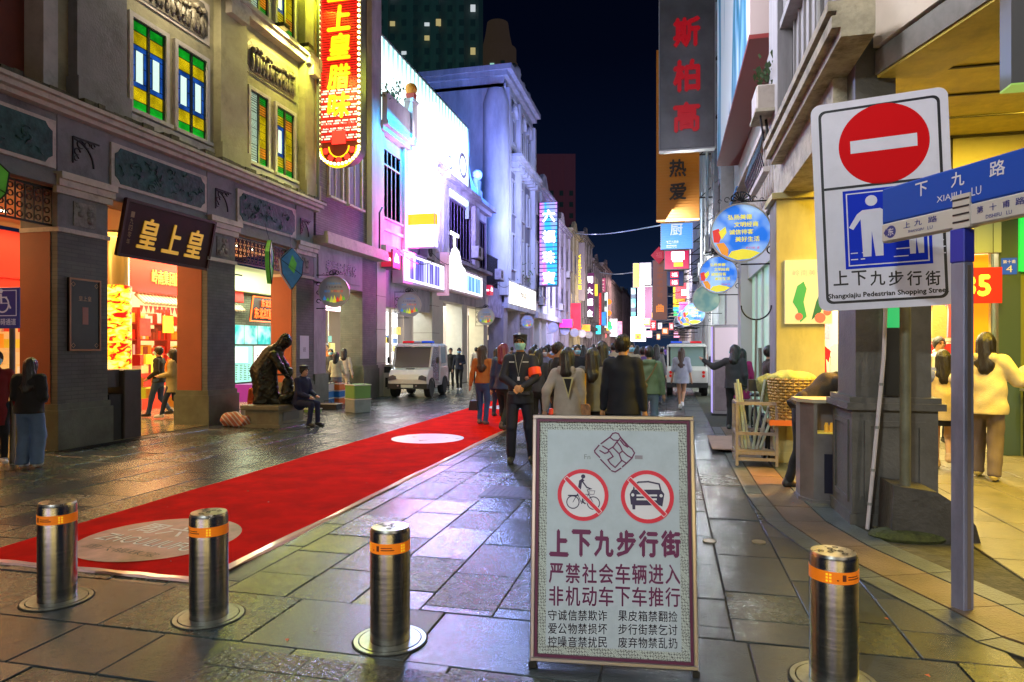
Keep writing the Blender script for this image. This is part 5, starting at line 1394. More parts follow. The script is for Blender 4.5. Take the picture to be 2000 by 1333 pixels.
# the wing that swings out to the right
FC = Fr((1.80, 6.42, 0), (.298, -.957, 0), (0, 0, 1))
wing = thing('corner_wing', 'cream panelled canopy wing with a grey beam and yellow soffit at top right', 'building', (1.95, 6.35, 0))
MB(FC).box(-.10, 4.03, -.50, 7, 4.24, -.0).build('beam', mat('grey beam', (.22, .22, .22), .6, var=.25, dirt=.4), wing)
MB(FC).box(-.10, 4.005, -.52, 7, 4.028, -.02).build('soffit_plate', CEIL, wing)
for i in range(4): MB(FC).box(-.08 + i * 1.72, 4.26, -.4, 1.62 + i * 1.72, 7.8, .03).build('cream_panel', mat('cream panel', (.62, .54, .47), .6, var=.06, dirt=.15), wing)
MB().add([(2.1, 6.6, 4.38), (3.6, 2, 4.38), (10, 2, 4.38), (10, 11.4, 4.38), (2.1, 11.4, 4.38)], [(0, 4, 3, 2, 1)]).build('ceiling', CEIL, wing)
m_ = MB()
for y in (7.4, 8.2, 9.0, 9.8): m_.box(2.15, y, 4.36, 10, y + .03, 4.378)
m_.build('ceiling_joint', mat('dark joint', (.03, .025, .01), .6), wing)
MB().box(2.2, 9.9, 3.72, 10, 10.0, 4.375).build('olive_panel', mat('olive wall panel', (.24, .22, .12), .5, var=.1), wing)
m_ = MB()
for x in (3.6, 4.9): m_.box(x, 9.885, 3.74, x + .02, 9.899, 4.37)
m_.build('panel_joint', JOINT, wing)
# clothes shop under the arcade
sp_ = thing('clothes_shop', 'brightly lit yellow clothes shop open to the arcade on the right', 'shop', (3.6, 11.3, 0))
MB().box(2.15, 15.0, 0, 4.8, 15.1, 4.0).build('back_wall', emis('cream lit wall', (1, .86, .50), .75), sp_)
MB().box(2.1, 11.3, 0, 2.2, 15, 4.0).box(4.66, 11.45, 0, 4.74, 15, 4.0).build('side_wall', mat('shop side wall', (.7, .66, .5), .6), sp_)
MB().box(2.15, 11.3, 3.45, 4.8, 15, 3.55).build('inner_ceiling', mat('shop inner ceiling', (.7, .68, .55), .6), sp_)
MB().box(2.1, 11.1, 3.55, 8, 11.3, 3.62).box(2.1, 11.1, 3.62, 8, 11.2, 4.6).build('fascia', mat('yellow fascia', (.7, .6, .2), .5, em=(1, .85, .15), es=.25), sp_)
for i in range(7): MB().box(2.1, 10.55 + i * .075, 3.70, 7, 10.59 + i * .075, 3.74).build('louvre_slat', mat('louvre slat', (.75, .75, .65), .4), sp_)
MB().box(2.3, 10.55, 3.78, 6.8, 11.08, 3.80).build('light_trough', emis('trough light', (1, .95, .62), 3.0), sp_)
MB().box(4.70, 11.2, 0, 4.98, 11.45, 3.55).build('teal_pier', mat('dark teal pier', (.05, .09, .095), .5), sp_)
MB().box(4.98, 11.25, 0, 8, 11.4, 3.55).build('olive_wall', mat('olive green wall', (.18, .20, .05), .5), sp_)
MB().box(2.1, 11.12, 3.0, 4.70, 11.29, 3.54).build('shop_sign_band', mat('pale band', (.35, .45, .45), .4), sp_)
MB().box(3.0, 11.1, 3.08, 4.0, 11.119, 3.2).build('lit_text_bar', BW, sp_)
cols_ = [(.75, .02, .12), (.7, .68, .62), (.08, .1, .3), (.7, .4, .1), (.05, .05, .05), (.8, .2, .3), (.3, .35, .35), (.7, .05, .05)]
r = random.Random(2)
for k in range(26):
    side = k % 2; y = 11.7 + (k // 2) * .23; x = 2.32 if side == 0 else 4.52
    if k >= 20: x = 2.7 + (k - 20) * .3; y = 14.7
    z = r.choice((1.25, 2.15)); w = .2
    m_ = MB(Fr((x, y, z), (1, 0, 0), (0, 0, 1))).poly([(-.07, .42), (.07, .42), (w, .30), (w - .03, .12), (.13, .2), (.15, -.38), (-.15, -.38), (-.13, .2), (-w + .03, .12), (-w, .30)][::-1], -.03, .03)
    m_.build('garment', mat('garment %d' % (k % 8), cols_[k % 8], .85, bump=.4, bscale=30), sp_)
MB().tube([(2.32, 11.6, 1.70), (2.32, 14.5, 1.70)], .015, 6).tube([(4.52, 11.6, 1.70), (4.52, 14.5, 1.70)], .015, 6).tube([(2.32, 11.6, 2.6), (2.32, 14.5, 2.6)], .015, 6).tube([(4.52, 11.6, 2.6), (4.52, 14.5, 2.6)], .015, 6).build('rail', mat('chrome rail', (.6, .6, .6), .2, 1), sp_)
MB().box(4.42, 11.33, .9, 4.62, 11.37, 3.0).build('orange_banner', emis('orange banner', (1, .33, .01), 1.0), sp_)
MB().box(3.95, 13.9, 2.0, 4.55, 13.95, 2.9).build('face_poster', emis('pale poster', (1, .85, .8), .9), sp_)
f = south(4.30, 11.0, 2.25)
ps = thing('price_sign', 'red hanging sign with the yellow number 35 in the clothes shop', 'sign', tuple(f.o))
MB(f).box(-.22, 0, -.03, .36, .52, 0).build('board', emis('red price board', (.55, .02, .01), .8), ps); text(f, '35', -.14, .1, .22, .42, emis('yellow digits', (1, .8, .05), 1.4), ps, d=.003, bold=.05)
m_ = MB(f).tube([(-.1, .52, -.01), (-.1, 1.2, -.01)], .005, 4).tube([(.25, .52, -.01), (.25, 1.2, -.01)], .005, 4); m_.build('cord', IRONB, ps)
hn = thing('house_number', 'small blue house number plate on the dark teal pier', 'sign', (4.8, 11.2, 2.8))
f = south(4.73, 11.19, 2.68); MB(f).box(0, 0, -.01, .2, .24, 0).build('plate', emis('blue plate', (.02, .1, .6), .5), hn); text(f, '4', .06, .03, .14, .13, INK, hn, d=.003); text(f, '第十甫', .02, .16, .18, .21, INK, hn, d=.003)
gs = thing('green_sign', 'bright green and white shop sign at the right frame edge', 'sign', (5.3, 11.1, 3))
f = south(4.95, 11.15, 2.72); MB(f).box(0, 0, -.1, 1.4, .82, 0).build('panel', emis('green light panel', (.02, .7, .08), 1.0), gs); MB(f).box(.16, .18, 0, 1.3, .68, .01).build('white_panel', emis('pale green panel', (.75, 1, .7), 1.2), gs); text(f, '美', .24, .25, .64, .62, MC['green light panel'], gs, d=.013, bold=.03)
tb = thing('side_table', 'small dark table with a tilted tray by the olive wall', 'table', (5.2, 10.9, 0))
MB().box(4.92, 10.7, .98, 5.6, 11.1, 1.02).build('table_top', mat('steel top', (.5, .5, .5), .3, .8), tb)
for x in (4.96, 5.54):
    for y in (10.74, 11.06): MB().box(x, y, .04, x + .03, y + .03, .98).build('leg', IRONB, tb)
bo = thing('green_bowl', 'lime green bowl heaped with white buns on the small table', 'bowl', (5.1, 10.88, 1.02))
MB().lathe(5.10, 10.88, [(.09, 1.02), (.15, 1.14), (.17, 1.2), (.16, 1.2), (.10, 1.06)], 20).build('bowl', mat('lime plastic', (.25, .7, .03), .4), bo, True)
for i in range(6): MB().ball((5.10 + .08 * math.cos(i), 10.88 + .07 * math.sin(i), 1.22 + .02 * (i % 2)), .055, 10, 6).build('bun', mat('bun', (.7, .65, .5), .7), bo, True)
lamp('arcade ceiling light', 'AREA', (3.7, 8.3, 4.34), 850, (1, .66, .05), 1.8, 3.4, to=(3.6, 8.6, 0))
lamp('clothes shop light', 'AREA', (3.4, 13.0, 3.42), 560, (1, .84, .45), 2.2, 2.6, to=(3.4, 13, 0))
lamp('orange floor light', 'SPOT', (2.9, 8.5, 3.4), 1500, (1, .36, .04), to=(1.0, 8.0, 0), spot=38, rad=.08)
lamp('arcade inner light', 'AREA', (2.9, 10.9, 3.5), 60, (1, .62, .12), 1.2, to=(2.2, 8.5, 0))
hs = thing('hanging_sign', 'dark grey hanging panel cut by the top right corner of the view', 'sign', (2.2, 3.4, 4))
p0 = AT(1975, 4.2); f = south(p0[0], p0[1], 3.27); MB(f).box(0, 0, -.15, .8, 2.2, 0).build('panel', mat('grey hanging panel', (.10, .10, .11), .5), hs); MB(f).box(0, -.012, -.15, .8, 0, 0).build('lit_edge', emis('green edge light', (.35, .6, .12), .6), hs)

# ---- next house: shopfront in pale green, big blue picture
h2 = thing('billboard_house', 'pale ribbed house with a green glass shopfront and a big blue picture above', 'building', (1.7, 14, 0))
MB().box(1.72, 10.6, 4.1, 2.6, 19.5, 14).build('wall', mat('pale ribbed wall', (.40, .38, .34), .7, var=.2, scale=2, dirt=.3), h2)
rb = MB()
for i in range(16): y = 10.7 + i * .32; rb.box(1.66, y, 4.2, 1.72, y + .10, 5.28)
rb.build('rib', CREAM, h2)
MB().box(1.5, 10.55, 5.28, 1.74, 19.5, 5.36).box(1.6, 10.6, 3.95, 1.74, 19.5, 4.1).build('ledge', CREAM, h2)
GLG = mat('green lit glass', (.35, .5, .42), .15, var=.1, em=(.45, .85, .6), es=.35)
for i in range(5):
    y = 10.55 + i * .95
    MB().box(1.72, y + .04, .1, 1.76, y + .91, 3.1).build('glass_panel', GLG, h2)
    MB().box(1.68, y - .03, 0, 1.78, y + .03, 3.95).build('mullion', mat('pale mullion', (.5, .5, .5), .4), h2)
MB().box(1.64, 10.5, 3.1, 1.80, 15.4, 3.9).build('shop_header', mat('pale header', (.48, .5, .46), .5), h2)
bn = MB()
for i in range(5): bn.box(1.70, 11.62, 1.95 + i * .2, 1.718, 12.3, 2.05 + i * .2)
bn.build('frosted_band', emis('frosted band', (.8, 1, .85), .8), h2)
f = Fr((1.69, 11.55, 1.05), (0, -1, 0)); pg = MB(f).box(0, 0, 0, .78, 1.25, .012).build('poster', emis('mint poster', (.35, .85, .5), .75), h2)
text(f, 'Hi 02', .2, .78, .6, 1.0, emis('blue ink', (.02, .3, .6), .3), pg, d=.014); MB(f).box(.18, .66, .012, .62, .70, .014).build('line', MC['blue ink'], pg)
for k, (y0, y1) in enumerate(((15.4, 16.1), (19.2, 19.9))): MB().box(1.5, y0, 0, 2.2, y1, 4.0).build('pillar', mat('pale pillar', (.42, .42, .42), .5), h2)
MB().box(1.8, 16.1, 0, 1.9, 19.2, 3.9).build('shopfront', SHOPC[1], h2)
BIG = mat('blue picture print', (.3, .3, .3), .5, em=(1, 1, 1), es=.22); N, L, b = nodes_of(BIG)
t = N.new('ShaderNodeTexCoord'); mp = N.new('ShaderNodeMapping'); mp.inputs['Scale'].default_value = (1, .55, .12); mp.inputs['Rotation'].default_value = (.25, 0, 0); L.new(t.outputs['Object'], mp.inputs[0])
n = N.new('ShaderNodeTexNoise'); n.inputs['Scale'].default_value = 1.3; n.inputs['Detail'].default_value = 3; L.new(mp.outputs[0], n.inputs[0])
r_ = N.new('ShaderNodeValToRGB'); q_ = r_.color_ramp.elements; q_[0].position = .40; q_[0].color = (.6, .66, .72, 1); q_[1].position = .62; q_[1].color = (.62, .66, .72, 1)
for p_, c_ in ((.44, (.65, .7, .75, 1)), (.48, (.05, .25, .42, 1)), (.53, (.02, .16, .30, 1)), (.57, (.2, .45, .7, 1))): e = q_.new(p_); e.color = c_
L.new(n.outputs[0], r_.inputs[0]); L.new(r_.outputs[0], b.inputs['Base Color']); L.new(r_.outputs[0], b.inputs['Emission Color'])
bb = thing('picture_billboard', 'large blue and white picture billboard jutting out with a dark red underside', 'billboard', (1.3, 14, 6.4))
MB().box(1.20, 10.9, 6.45, 1.7, 18.3, 13).build('box', mat('billboard side', (.45, .36, .32), .6), bb); MB().box(1.19, 10.95, 6.5, 1.199, 18.25, 13).build('picture', BIG, bb)
MB().box(1.18, 10.88, 6.38, 1.72, 18.32, 6.449).build('underside', mat('dark red underside', (.22, .025, .02), .6), bb)
ac = thing('air_conditioner', 'beige air conditioner box on a wall bracket beside the picture billboard', 'air conditioner', (1.4, 10.2, 5.2))
a_ = at(1482, 205, 9.8)
MB().box(1.18, 9.95, 4.98, 1.58, 10.55, 5.32, ch=.02).build('casing', mat('beige casing', (.42, .36, .30), .6, dirt=.3), ac); MB().box(1.16, 9.92, 4.93, 1.62, 10.6, 4.975).build('bracket', STAIN, ac)
MB().tube([(1.25, 10.1, 4.93), (1.3, 10.15, 4.6), (1.5, 10.2, 4.3)], .015, 5).tube([(1.35, 10.3, 4.93), (1.4, 10.3, 4.4)], .02, 5).build('pipe', IRONB, ac)
pv = thing('wall_creeper', 'green creeper hanging on the wall above the air conditioner', 'plant', (1.5, 10.3, 5.4)); shrub(pv, FR, -10.3, 5.35, .12, .35, 8, n=120)
m_ = thing('banister', 'small barred window grille with a cream frame under the billboard', 'grille', (1.5, 12, 4.4))
MB().box(1.40, 11.0, 4.35, 1.5, 13.2, 4.43).box(1.40, 11.0, 5.0, 1.5, 13.2, 5.06).build('frame', CREAM, m_)
g_ = MB()
for i in range(14): g_.tube([(1.43, 11.1 + i * .155, 4.43), (1.36, 11.1 + i * .155, 4.7), (1.43, 11.1 + i * .155, 5.0)], .012, 5)
g_.build('bar', IRONB, m_)
# fan poster on the yellow column
fp = thing('column_poster', 'cream poster with a green bird and flowers on the yellow column', 'poster', (1.8, 9.8, 1.9))
f = south(1.53, 9.835, 1.93); MB(f).box(0, 0, 0, .60, .88, .04).build('board', mat('poster board', (.66, .62, .48), .5, em=(.9, .85, .6), es=.18), fp)
text(f, '岭南美食', .10, .66, .5, .74, mat('pale print', (.45, .42, .36), .6), fp, d=.042)
MB(f).poly([(.10, .30), (.16, .52), (.24, .58), (.28, .48), (.24, .30), (.28, .10), (.20, .02), (.16, .20)][::-1], .04, .043).build('bird', mat('green print', (.05, .38, .18), .5), fp)
MB(f).poly([(.34, .05), (.40, .30), (.48, .50), (.54, .58), (.52, .36), (.46, .16)][::-1], .04, .0435).build('leaf_print', mat('teal print', (.02, .15, .12), .5), fp)
MB(f).disc(.18, .10, .05, .04, .044, 12).disc(.45, .08, .07, .04, .0441, 12).disc(.54, .16, .05, .04, .0442, 12).build('flower_print', mat('pink print', (.75, .16, .2), .5), fp)
lamp('canopy fill', 'AREA', (-3.0, 2.5, 8.0), 90, (.98, .93, .90), 1.2, to=(2.6, 5.2, 5.2)).data.spread = R_(70)  # unseen fill added to lighten the cream panels
lamp('front fill right', 'AREA', (-1.6, 9.5, 7.5), 420, (.85, .85, 1), 3, to=(1.6, 12.5, 5.5))
spec = [(19.9, 27, 11.5, 'pale grey house with white framed arcade behind the patrol cart', 1), (27, 35, 12.5, 'streaked grey house behind the blue and magenta blade signs', 1), (35, 46, 11, 'pale house lit by the white floodlight', 1), (46, 60, 12, 'grey house behind the tall brown blade sign', 2), (60, 78, 12, 'house behind the bright white vertical signs', 4), (78, 100, 11, 'far pale house on the right row', 0), (100, 135, 12, 'farthest house of the right row', 4)]
for i, (y0, y1, h, lb, shp) in enumerate(spec): shophouse(lb, FR, -y1, -y0, h, mat('pale row wall', (.42, .43, .45), .7, var=.15, scale=1.5, dirt=.3) if i % 2 == 0 else STREAK, 70 + i, 'right', .15, shop=shp)
lamp('right row fill', 'AREA', (-.8, 26, 5.5), 700, (.9, .96, 1), 3, to=(1.6, 28, 4))  # mid-air fill for the right fronts, added without a fixture
lamp('right arcade light', 'AREA', (2.9, 24, 3.7), 350, (.85, 1, .95), 8, 1.5, to=(2.9, 24, 0))
lamp('right far fill', 'AREA', (-1.0, 55, 6), 1200, (1, .8, .6), 4, to=(1.6, 62, 4))  # another added mid-air fill, farther down the right fronts
# floodlight star
fl = thing('floodlight', 'blinding white floodlight on the right row above the patrol cart', 'lamp', at(1338, 572, 30))
p = Vector(at(1338, 572, 30)); MB().box(p.x - .16, 30, p.z - .13, p.x + .16, 30.12, p.z + .13).build('housing', IRONB, fl); MB().box(p.x - .14, 29.985, p.z - .11, p.x + .14, 29.998, p.z + .11).build('lens', emis('flood lens', (.95, 1, 1), 40), fl)
MB().tube([(p.x, 30.1, p.z), (1.5, 30.1, p.z + .1)], .02, 5).build('arm', IRONB, fl)
lamp('floodlight beam', 'SPOT', (p.x, 29.9, p.z), 700, (.9, .97, 1), to=(-2.5, 12, 0), spot=100, rad=.12)
# added lamps behind the viewer, unseen: fill for the foreground and the notice board
for k, (x, y, e_, c_, lb) in enumerate(((-2.6, -5.5, 195, (.86, .97, .95), 'tall twin armed street lamp on the crossing, left of the viewer'), (6.2, -5.0, 160, (1, .9, .75), 'tall street lamp on the crossing, right of the viewer'))):
    sl = thing('fill_lamp_post', lb, 'street lamp', (x, y, 0), group='street lamps on the crossing')
    MB().lathe(x, y, [(.12, 0), (.12, .5), (.07, .6), (.05, 6.6)], 12).build('post', IRONB, sl, True); MB().tube([(x, y, 6.5), (x, y + .5, 6.7), (x, y + 1.0, 6.65)], .035, 8).build('arm', IRONB, sl)
    MB().box(x - .3, y + .8, 6.56, x + .3, y + 1.5, 6.64).build('head', IRONB, sl); lamp('street lamp light', 'AREA', (x, y + 1.15, 6.54), e_, c_, .5, to=(x + (1.6 if k == 0 else -1.5), y + 9, 1)).data.spread = R_(75)

ob = thing('fill_shopfronts', 'row of lit shopfronts across the crossing behind the viewer', 'building', (0, -15, 0))  # added unseen; its windows light the foreground and show in the bollards
MB().box(-16, -17, 0, 12, -15, 9).build('wall', STREAK, ob)
r = random.Random(8); x = -15.5
for i in range(13):
    w = r.uniform(.6, 2.6); MB().box(x, -14.99, .3, x + w, -14.9, r.uniform(2.6, 3.6)).build('fill_window', r.choice([emis('fill window white', (.8, .85, 1), 5), emis('fill window yellow', (1, .75, .15), 4), emis('fill window lilac', (.6, .45, 1), 3.5), emis('fill window warm', (1, .8, .5), 4.5)]), ob); x += w + r.uniform(.5, 1.3)
    if x > 11: break
# ------------------------------------------------------------------ blade signs
def blade(label, px0, px1, y0, y1, Y, face, side=None, depth=.3, frame=None, group='blade signs over the street', name='blade_sign', post=True):
    """Sign standing out from the wall, seen face on: measured columns, rows and its depth in the street."""
    a, b = at(px0, y1, Y), at(px1, y0, Y); w = b[0] - a[0]; h = b[2] - a[2]
    f = south(a[0], Y, a[2]); o = thing(name, label, 'sign', tuple(f.o), group=group)
    MB(f).box(0, 0, -depth, w, h, 0).build('cabinet', side or mat('sign side grey', (.12, .12, .13), .5), o)
    if face: MB(f).box(.04, .04, 0, w - .04, h - .04, .012).build('face', face, o)
    if frame: MB(f).box(-.02, -.02, -depth, 0, h + .02, .03).box(w, -.02, -depth, w + .02, h + .02, .03).box(0, -.04, -depth, w, 0, .03).box(0, h, -depth, w, h + .04, .03).build('frame', frame, o)
    if post:
        m_ = MB(f); n = max(2, int(h / 1.6))
        right = px0 > 1200
        for i in range(n):
            z = h * (i + .5) / n
            if right: x0, x1 = w, 1.6 - a[0]
            else: x0, x1 = -9.35 - a[0], 0
            if x1 > x0: m_.box(x0, z, -.2, x1, z + .05, -.14).tube([(x0, z, -.17), (x1, z + .5, -.17)], .02, 4)
        if m_.V: m_.build('bracket', IRONB, o)
    return o, f, w, h


# red neon sign of the sweet shop with its chaser bulbs
ns_ = thing('neon_sign', 'tall red neon blade sign with yellow characters and a bulb border', 'sign', (-9.2, 16.3, 6))
Yn = 16.35; a = at(622, 326, Yn); b = at(705, 0, Yn); wN = b[0] - a[0]; f = south(a[0], Yn, a[2]); hN = 9.0; rN = wN / 2
out = [(rN + (rN + .0) * math.cos(t), rN * .72 + rN * .72 * math.sin(t)) for t in [math.pi + i * math.pi / 20 for i in range(21)]] + [(wN, hN), (0, hN)]
MB(f).poly(out, -.30, 0).build('cabinet', mat('grey brown cabinet', (.20, .17, .14), .5, var=.15), ns_)
MB(f).poly([(rN + (x - rN) * .96, .03 + y * .985) for x, y in out], .0, .012).build('backboard', mat('dark red backboard', (.10, .006, .004), .4, em=(.6, .01, .01), es=.10), ns_)
YN = emis('yellow neon', (1, .62, .01), 1.35); RN = emis('red neon', (1, .03, .02), 2.2); BU = emis('bulb glow', (1, .86, .32), 7.0); WN = emis('white led dot', (1, .85, .75), 1.1); RD = emis('red led dot', (1, .012, .012), .75)
rows = MB(f); rw = MB(f)
nx = 24
for j in range(int((hN - rN * .72) / .068)):
    z = rN * .80 + .15 + j * .068
    for i in range(nx):
        x = .12 + (wN - .24) * i / (nx - 1)
        lowband = z < 2.1 and (j % 3 != 0) and z > .6 and ((i * 7 + j * 3) % 5 != 0)
        (rw if lowband else rows).box(x - .016, z - .020, .012, x + .016, z + .020, .03)
rows.build('red_dots', RD, ns_, kind='stuff'); rw.build('white_dots', WN, ns_, kind='stuff')
zc = 5.85
for ch, ya, yb in (('皇', -45, 4), ('上', 12, 62), ('皇', 67, 118), ('腊', 127, 176), ('味', 182, 232)):
    z1, z0 = f.hit(664, ya)[1], f.hit(664, yb)[1]
    text(f, ch, rN - .34, z0, rN + .34, z1, YN, ns_, d=.035, depth=.03, bold=.035, name='character', shear=.1)
text(f, '始创于一九四零年', .14, .98, wN - .14, 1.16, RN, ns_, d=.04, bold=.03)
MB(f).box(rN - .2, .56, .03, rN + .2, .92, .06).build('red_plaque', RN, ns_)
MB(f).ring(rN, rN * .78, rN * .80, rN * .92, .03, .05, 20, 180, 360).ring(rN, rN * .80, rN * .44, rN * .50, .03, .05, 16, 180, 360).build('yellow_scroll', YN, ns_)
for i in range(5):
    t = math.pi + (i + .5) * math.pi / 5
    MB(f).disc(rN + rN * .65 * math.cos(t), rN * .80 + rN * .65 * math.sin(t) * .9, .085, .03, .055, 6).build('red_lozenge', RN, ns_)
bulbs = []
for i in range(60): z = rN * .72 + i * .145; bulbs += [(.035, z), (wN - .035, z)] if z < hN - .1 else []
for i in range(1, 16): t = math.pi + i * math.pi / 16; bulbs.append((rN + (rN - .035) * math.cos(t), rN * .72 + (rN * .72 - .02) * math.sin(t)))
bm = None
for x, z in bulbs:
    if bm is None:
        bm = MB(Fr((0, 0, 0), (1, 0, 0), (0, 0, 1))).ball((0, 0, 0), .043, 8, 5).build('bulb', BU, ns_, True); src = bm
        bm.matrix_parent_inverse = parent_inv(ns_); o = bm
    else: o = src.copy(); C.objects.link(o)
    o.location = f(x, z, .055)
m_ = MB(f)
for z in (.5, 1.2, 5.6, 7.6): m_.box(-.32, z, -.22, 0, z + .06, -.12)
m_.build('bracket', IRONB, ns_)
lamp('neon glow', 'AREA', tuple(f(rN, 4.2, -.45)), 60, (1, .72, .10), 1.2, 7, to=tuple(f(rN - .2, 4.2, 3)))
lamp('neon glow side', 'AREA', tuple(f(.3, 4.4, .5)), 380, (.85, .95, .05), .5, 7, to=(-9.6, 14.6, 8.4))

# right hand blade signs
GF = mat('brushed grey sign face', (.16, .16, .17), .35, .4, var=.25, scale=1.2)
RG_ = emis('dim red neon letters', (.50, .004, .012), .42)
o, f, w, h = blade('grey vertical sign with three red characters hanging over the street', 1288, 1396, -60, 294, 20.0, GF, depth=.3, frame=mat('pale sign edge', (.35, .35, .38), .4))
for i, (ch, ya, yb) in enumerate((('斯', 40, 98), ('柏', 122, 184), ('高', 204, 262))):
    z1, z0 = at(1300, ya, 20)[2] - f.o.z, at(1300, yb, 20)[2] - f.o.z
    text(f, ch, w * .25, z0, w * .74, z1, RG_, o, d=.03, depth=.05, bold=.045, name='character')
OR = mat('orange corrugated face', (.34, .13, .015), .6, em=(.8, .25, .01), es=.10)
o, f, w, h = blade('orange corrugated sign with two dark characters under the grey one', 1282, 1366, 90, 432, 26.0, None, side=OR, depth=.35)
for i in range(60):
    z = h * i / 60; MB(f).box(0, z, 0, w, z + h / 120, .02).build('slat', OR, o)
for ch, ya, yb in (('热', 314, 348), ('爱', 360, 393)):
    z1, z0 = at(1300, ya, 26)[2] - f.o.z, at(1300, yb, 26)[2] - f.o.z
    text(f, ch, w * .30, z0, w * .70, z1, mat('dark sign letters', (.03, .02, .015), .5), o, d=.05, depth=.05, bold=.03, name='character')
MB(f).box(0, -.03, 0, w, .03, .03).build('lit_edge', emis('warm edge', (1, .7, .4), 1.2), o)
BL = mat('blue slatted face', (.02, .12, .38), .5, em=(.02, .16, .55), es=.45)
o, f, w, h = blade('blue slatted sign with small white lettering below the orange sign', 1290, 1354, 434, 488, 29.5, BL, depth=.3)
for i in range(12): z = h * i / 12; MB(f).box(0, z, .012, w, z + .03, .03).build('slat', BL, o)
text(f, '厨', w * .30, h * .52, w * .68, h * .95, mat('grey letters', (.3, .33, .4), .5), o, d=.03, bold=.02)
text(f, '老西关厨房', w * .18, h * .22, w * .55, h * .32, INK, o, d=.03); text(f, '欢迎光临', w * .18, h * .06, w * .5, h * .16, INK, o, d=.03)
MG = emis('magenta face', (.70, .01, .10), .7)
o, f, w, h = blade('magenta square sign with a white emblem and yellow patch', 1297, 1347, 488, 528, 33.0, MG, depth=.3)
MB(f).box(w * .28, h * .50, .012, w * .80, h * .92, .03, ch=.02).box(w * .34, h * .40, .012, w * .72, h * .5, .028).build('emblem', BW, o); MB(f).box(w * .38, h * .16, .012, w * .74, h * .36, .03).build('yellow_patch', emis('yellow patch', (1, .6, .01), 1.4), o)
o, f, w, h = blade('dark blue sign with two red and white squares', 1302, 1336, 529, 560, 36.0, mat('navy face', (.03, .04, .12), .5, em=(.04, .05, .2), es=.4), depth=.3)
for z in (.06, .56):
    q = MB(f).box(w * .22, h * z, .012, w * .68, h * (z + .38), .03).build('red_square', emis('red square', (.9, .03, .08), 1.2), o); text(f, '福', w * .28, h * (z + .05), w * .62, h * (z + .33), BW, o, d=.032)
o, f, w, h = blade('tall brown vertical sign with a dim orange character near its foot', 1274, 1304, 508, 626, 44.0, mat('brown dim face', (.16, .08, .05), .5, em=(.4, .13, .06), es=.3), depth=.3)
text(f, '曲', w * .25, h * .13, w * .75, h * .27, emis('dim orange', (.9, .25, .01), .8), o, d=.02, bold=.05); text(f, '酒家老字号', w * .3, h * .35, w * .7, h * .9, emis('very dim orange', (.5, .12, .01), .35), o, d=.02, vertical=True)
a = at(1287, 499, 43.8); f = south(a[0], 43.8, a[2]); dm = thing('diamond_sign', 'dim red diamond sign on top of the tall brown sign', 'sign', tuple(f.o)); MB(f).poly([(0, .55), (-.5, 0), (0, -.55), (.5, 0)], -.1, .1).build('board', emis('dim red board', (.5, .01, .02), .6), dm); text(f, '福', -.2, -.2, .2, .2, emis('dim pink', (.7, .1, .1), .5), dm, d=.11)
WS = emis('white sign blowout', (.98, .98, 1), 2.6)
o, f, w, h = blade('grey sign cabinet above the bright white sign', 1249, 1272, 513, 557, 58.0, mat('grey cabinet face', (.3, .3, .32), .5), depth=.4)
o, f, w, h = blade('yellow angular sign far down the right row', 1236, 1249, 514, 562, 60.0, emis('amber face', (1, .5, .01), 1.6), depth=.3)
o, f, w, h = blade('brightest white vertical sign far down the street', 1245, 1259, 557, 650, 62.0, WS, depth=.5); text(f, '大酒店', w * .3, h * .5, w * .7, h * .9, emis('pale pink letters', (1, .6, .7), 1.6), o, d=.02, vertical=True)
o, f, w, h = blade('dark panel between two white light lines', 1259, 1274, 560, 640, 61.0, mat('plum panel', (.15, .05, .12), .5, em=(.3, .1, .25), es=.4), frame=WS, depth=.4)
o, f, w, h = blade('cyan and green slim sign left of the white ones', 1232, 1242, 562, 618, 64.0, led_mat('cyan slim', (.1, .8, .7), (.7, 1, .9), 1.6, .8), depth=.3)
o, f, w, h = blade('broad white glowing shopfront sign at the end of the right row', 1231, 1262, 618, 668, 75.0, WS, depth=.5)
sm = [(1256, 1270, 622, 636, 56, (1, .30, .01), '熊', 'orange box sign'), (1270, 1282, 626, 646, 50, (.95, .02, .02), '茶', 'red box sign'), (1284, 1294, 630, 644, 47, (.9, .9, .9), '衣', 'white box sign'), (1292, 1306, 640, 654, 42, (1, .2, .03), '鞋', 'orange red sign'), (1262, 1274, 646, 660, 60, (.95, .55, .75), '美', 'pink sign'), (1240, 1252, 652, 664, 66, (1, .8, .03), '金', 'yellow sign'), (1306, 1316, 630, 646, 38, (.9, .05, .08), '福', 'crimson sign'), (1282, 1290, 652, 664, 52, (1, .35, .05), '面', 'amber sign'), (1272, 1280, 610, 622, 54, (1, .5, .02), '酒', 'gold sign')]
for x0, x1, ya, yb, Y, c_, ch, lb in sm:
    o, f, w, h = blade('small %s with the character %s in the far right cluster' % (lb, ch), x0, x1, ya, yb, Y, emis('small sign %s' % lb, c_, 1.5), depth=.2, group='small far box signs')
    text(f, ch, w * .2, h * .2, w * .8, h * .8, WN if c_[1] < .6 else MC['red square'], o, d=.02, bold=.03)
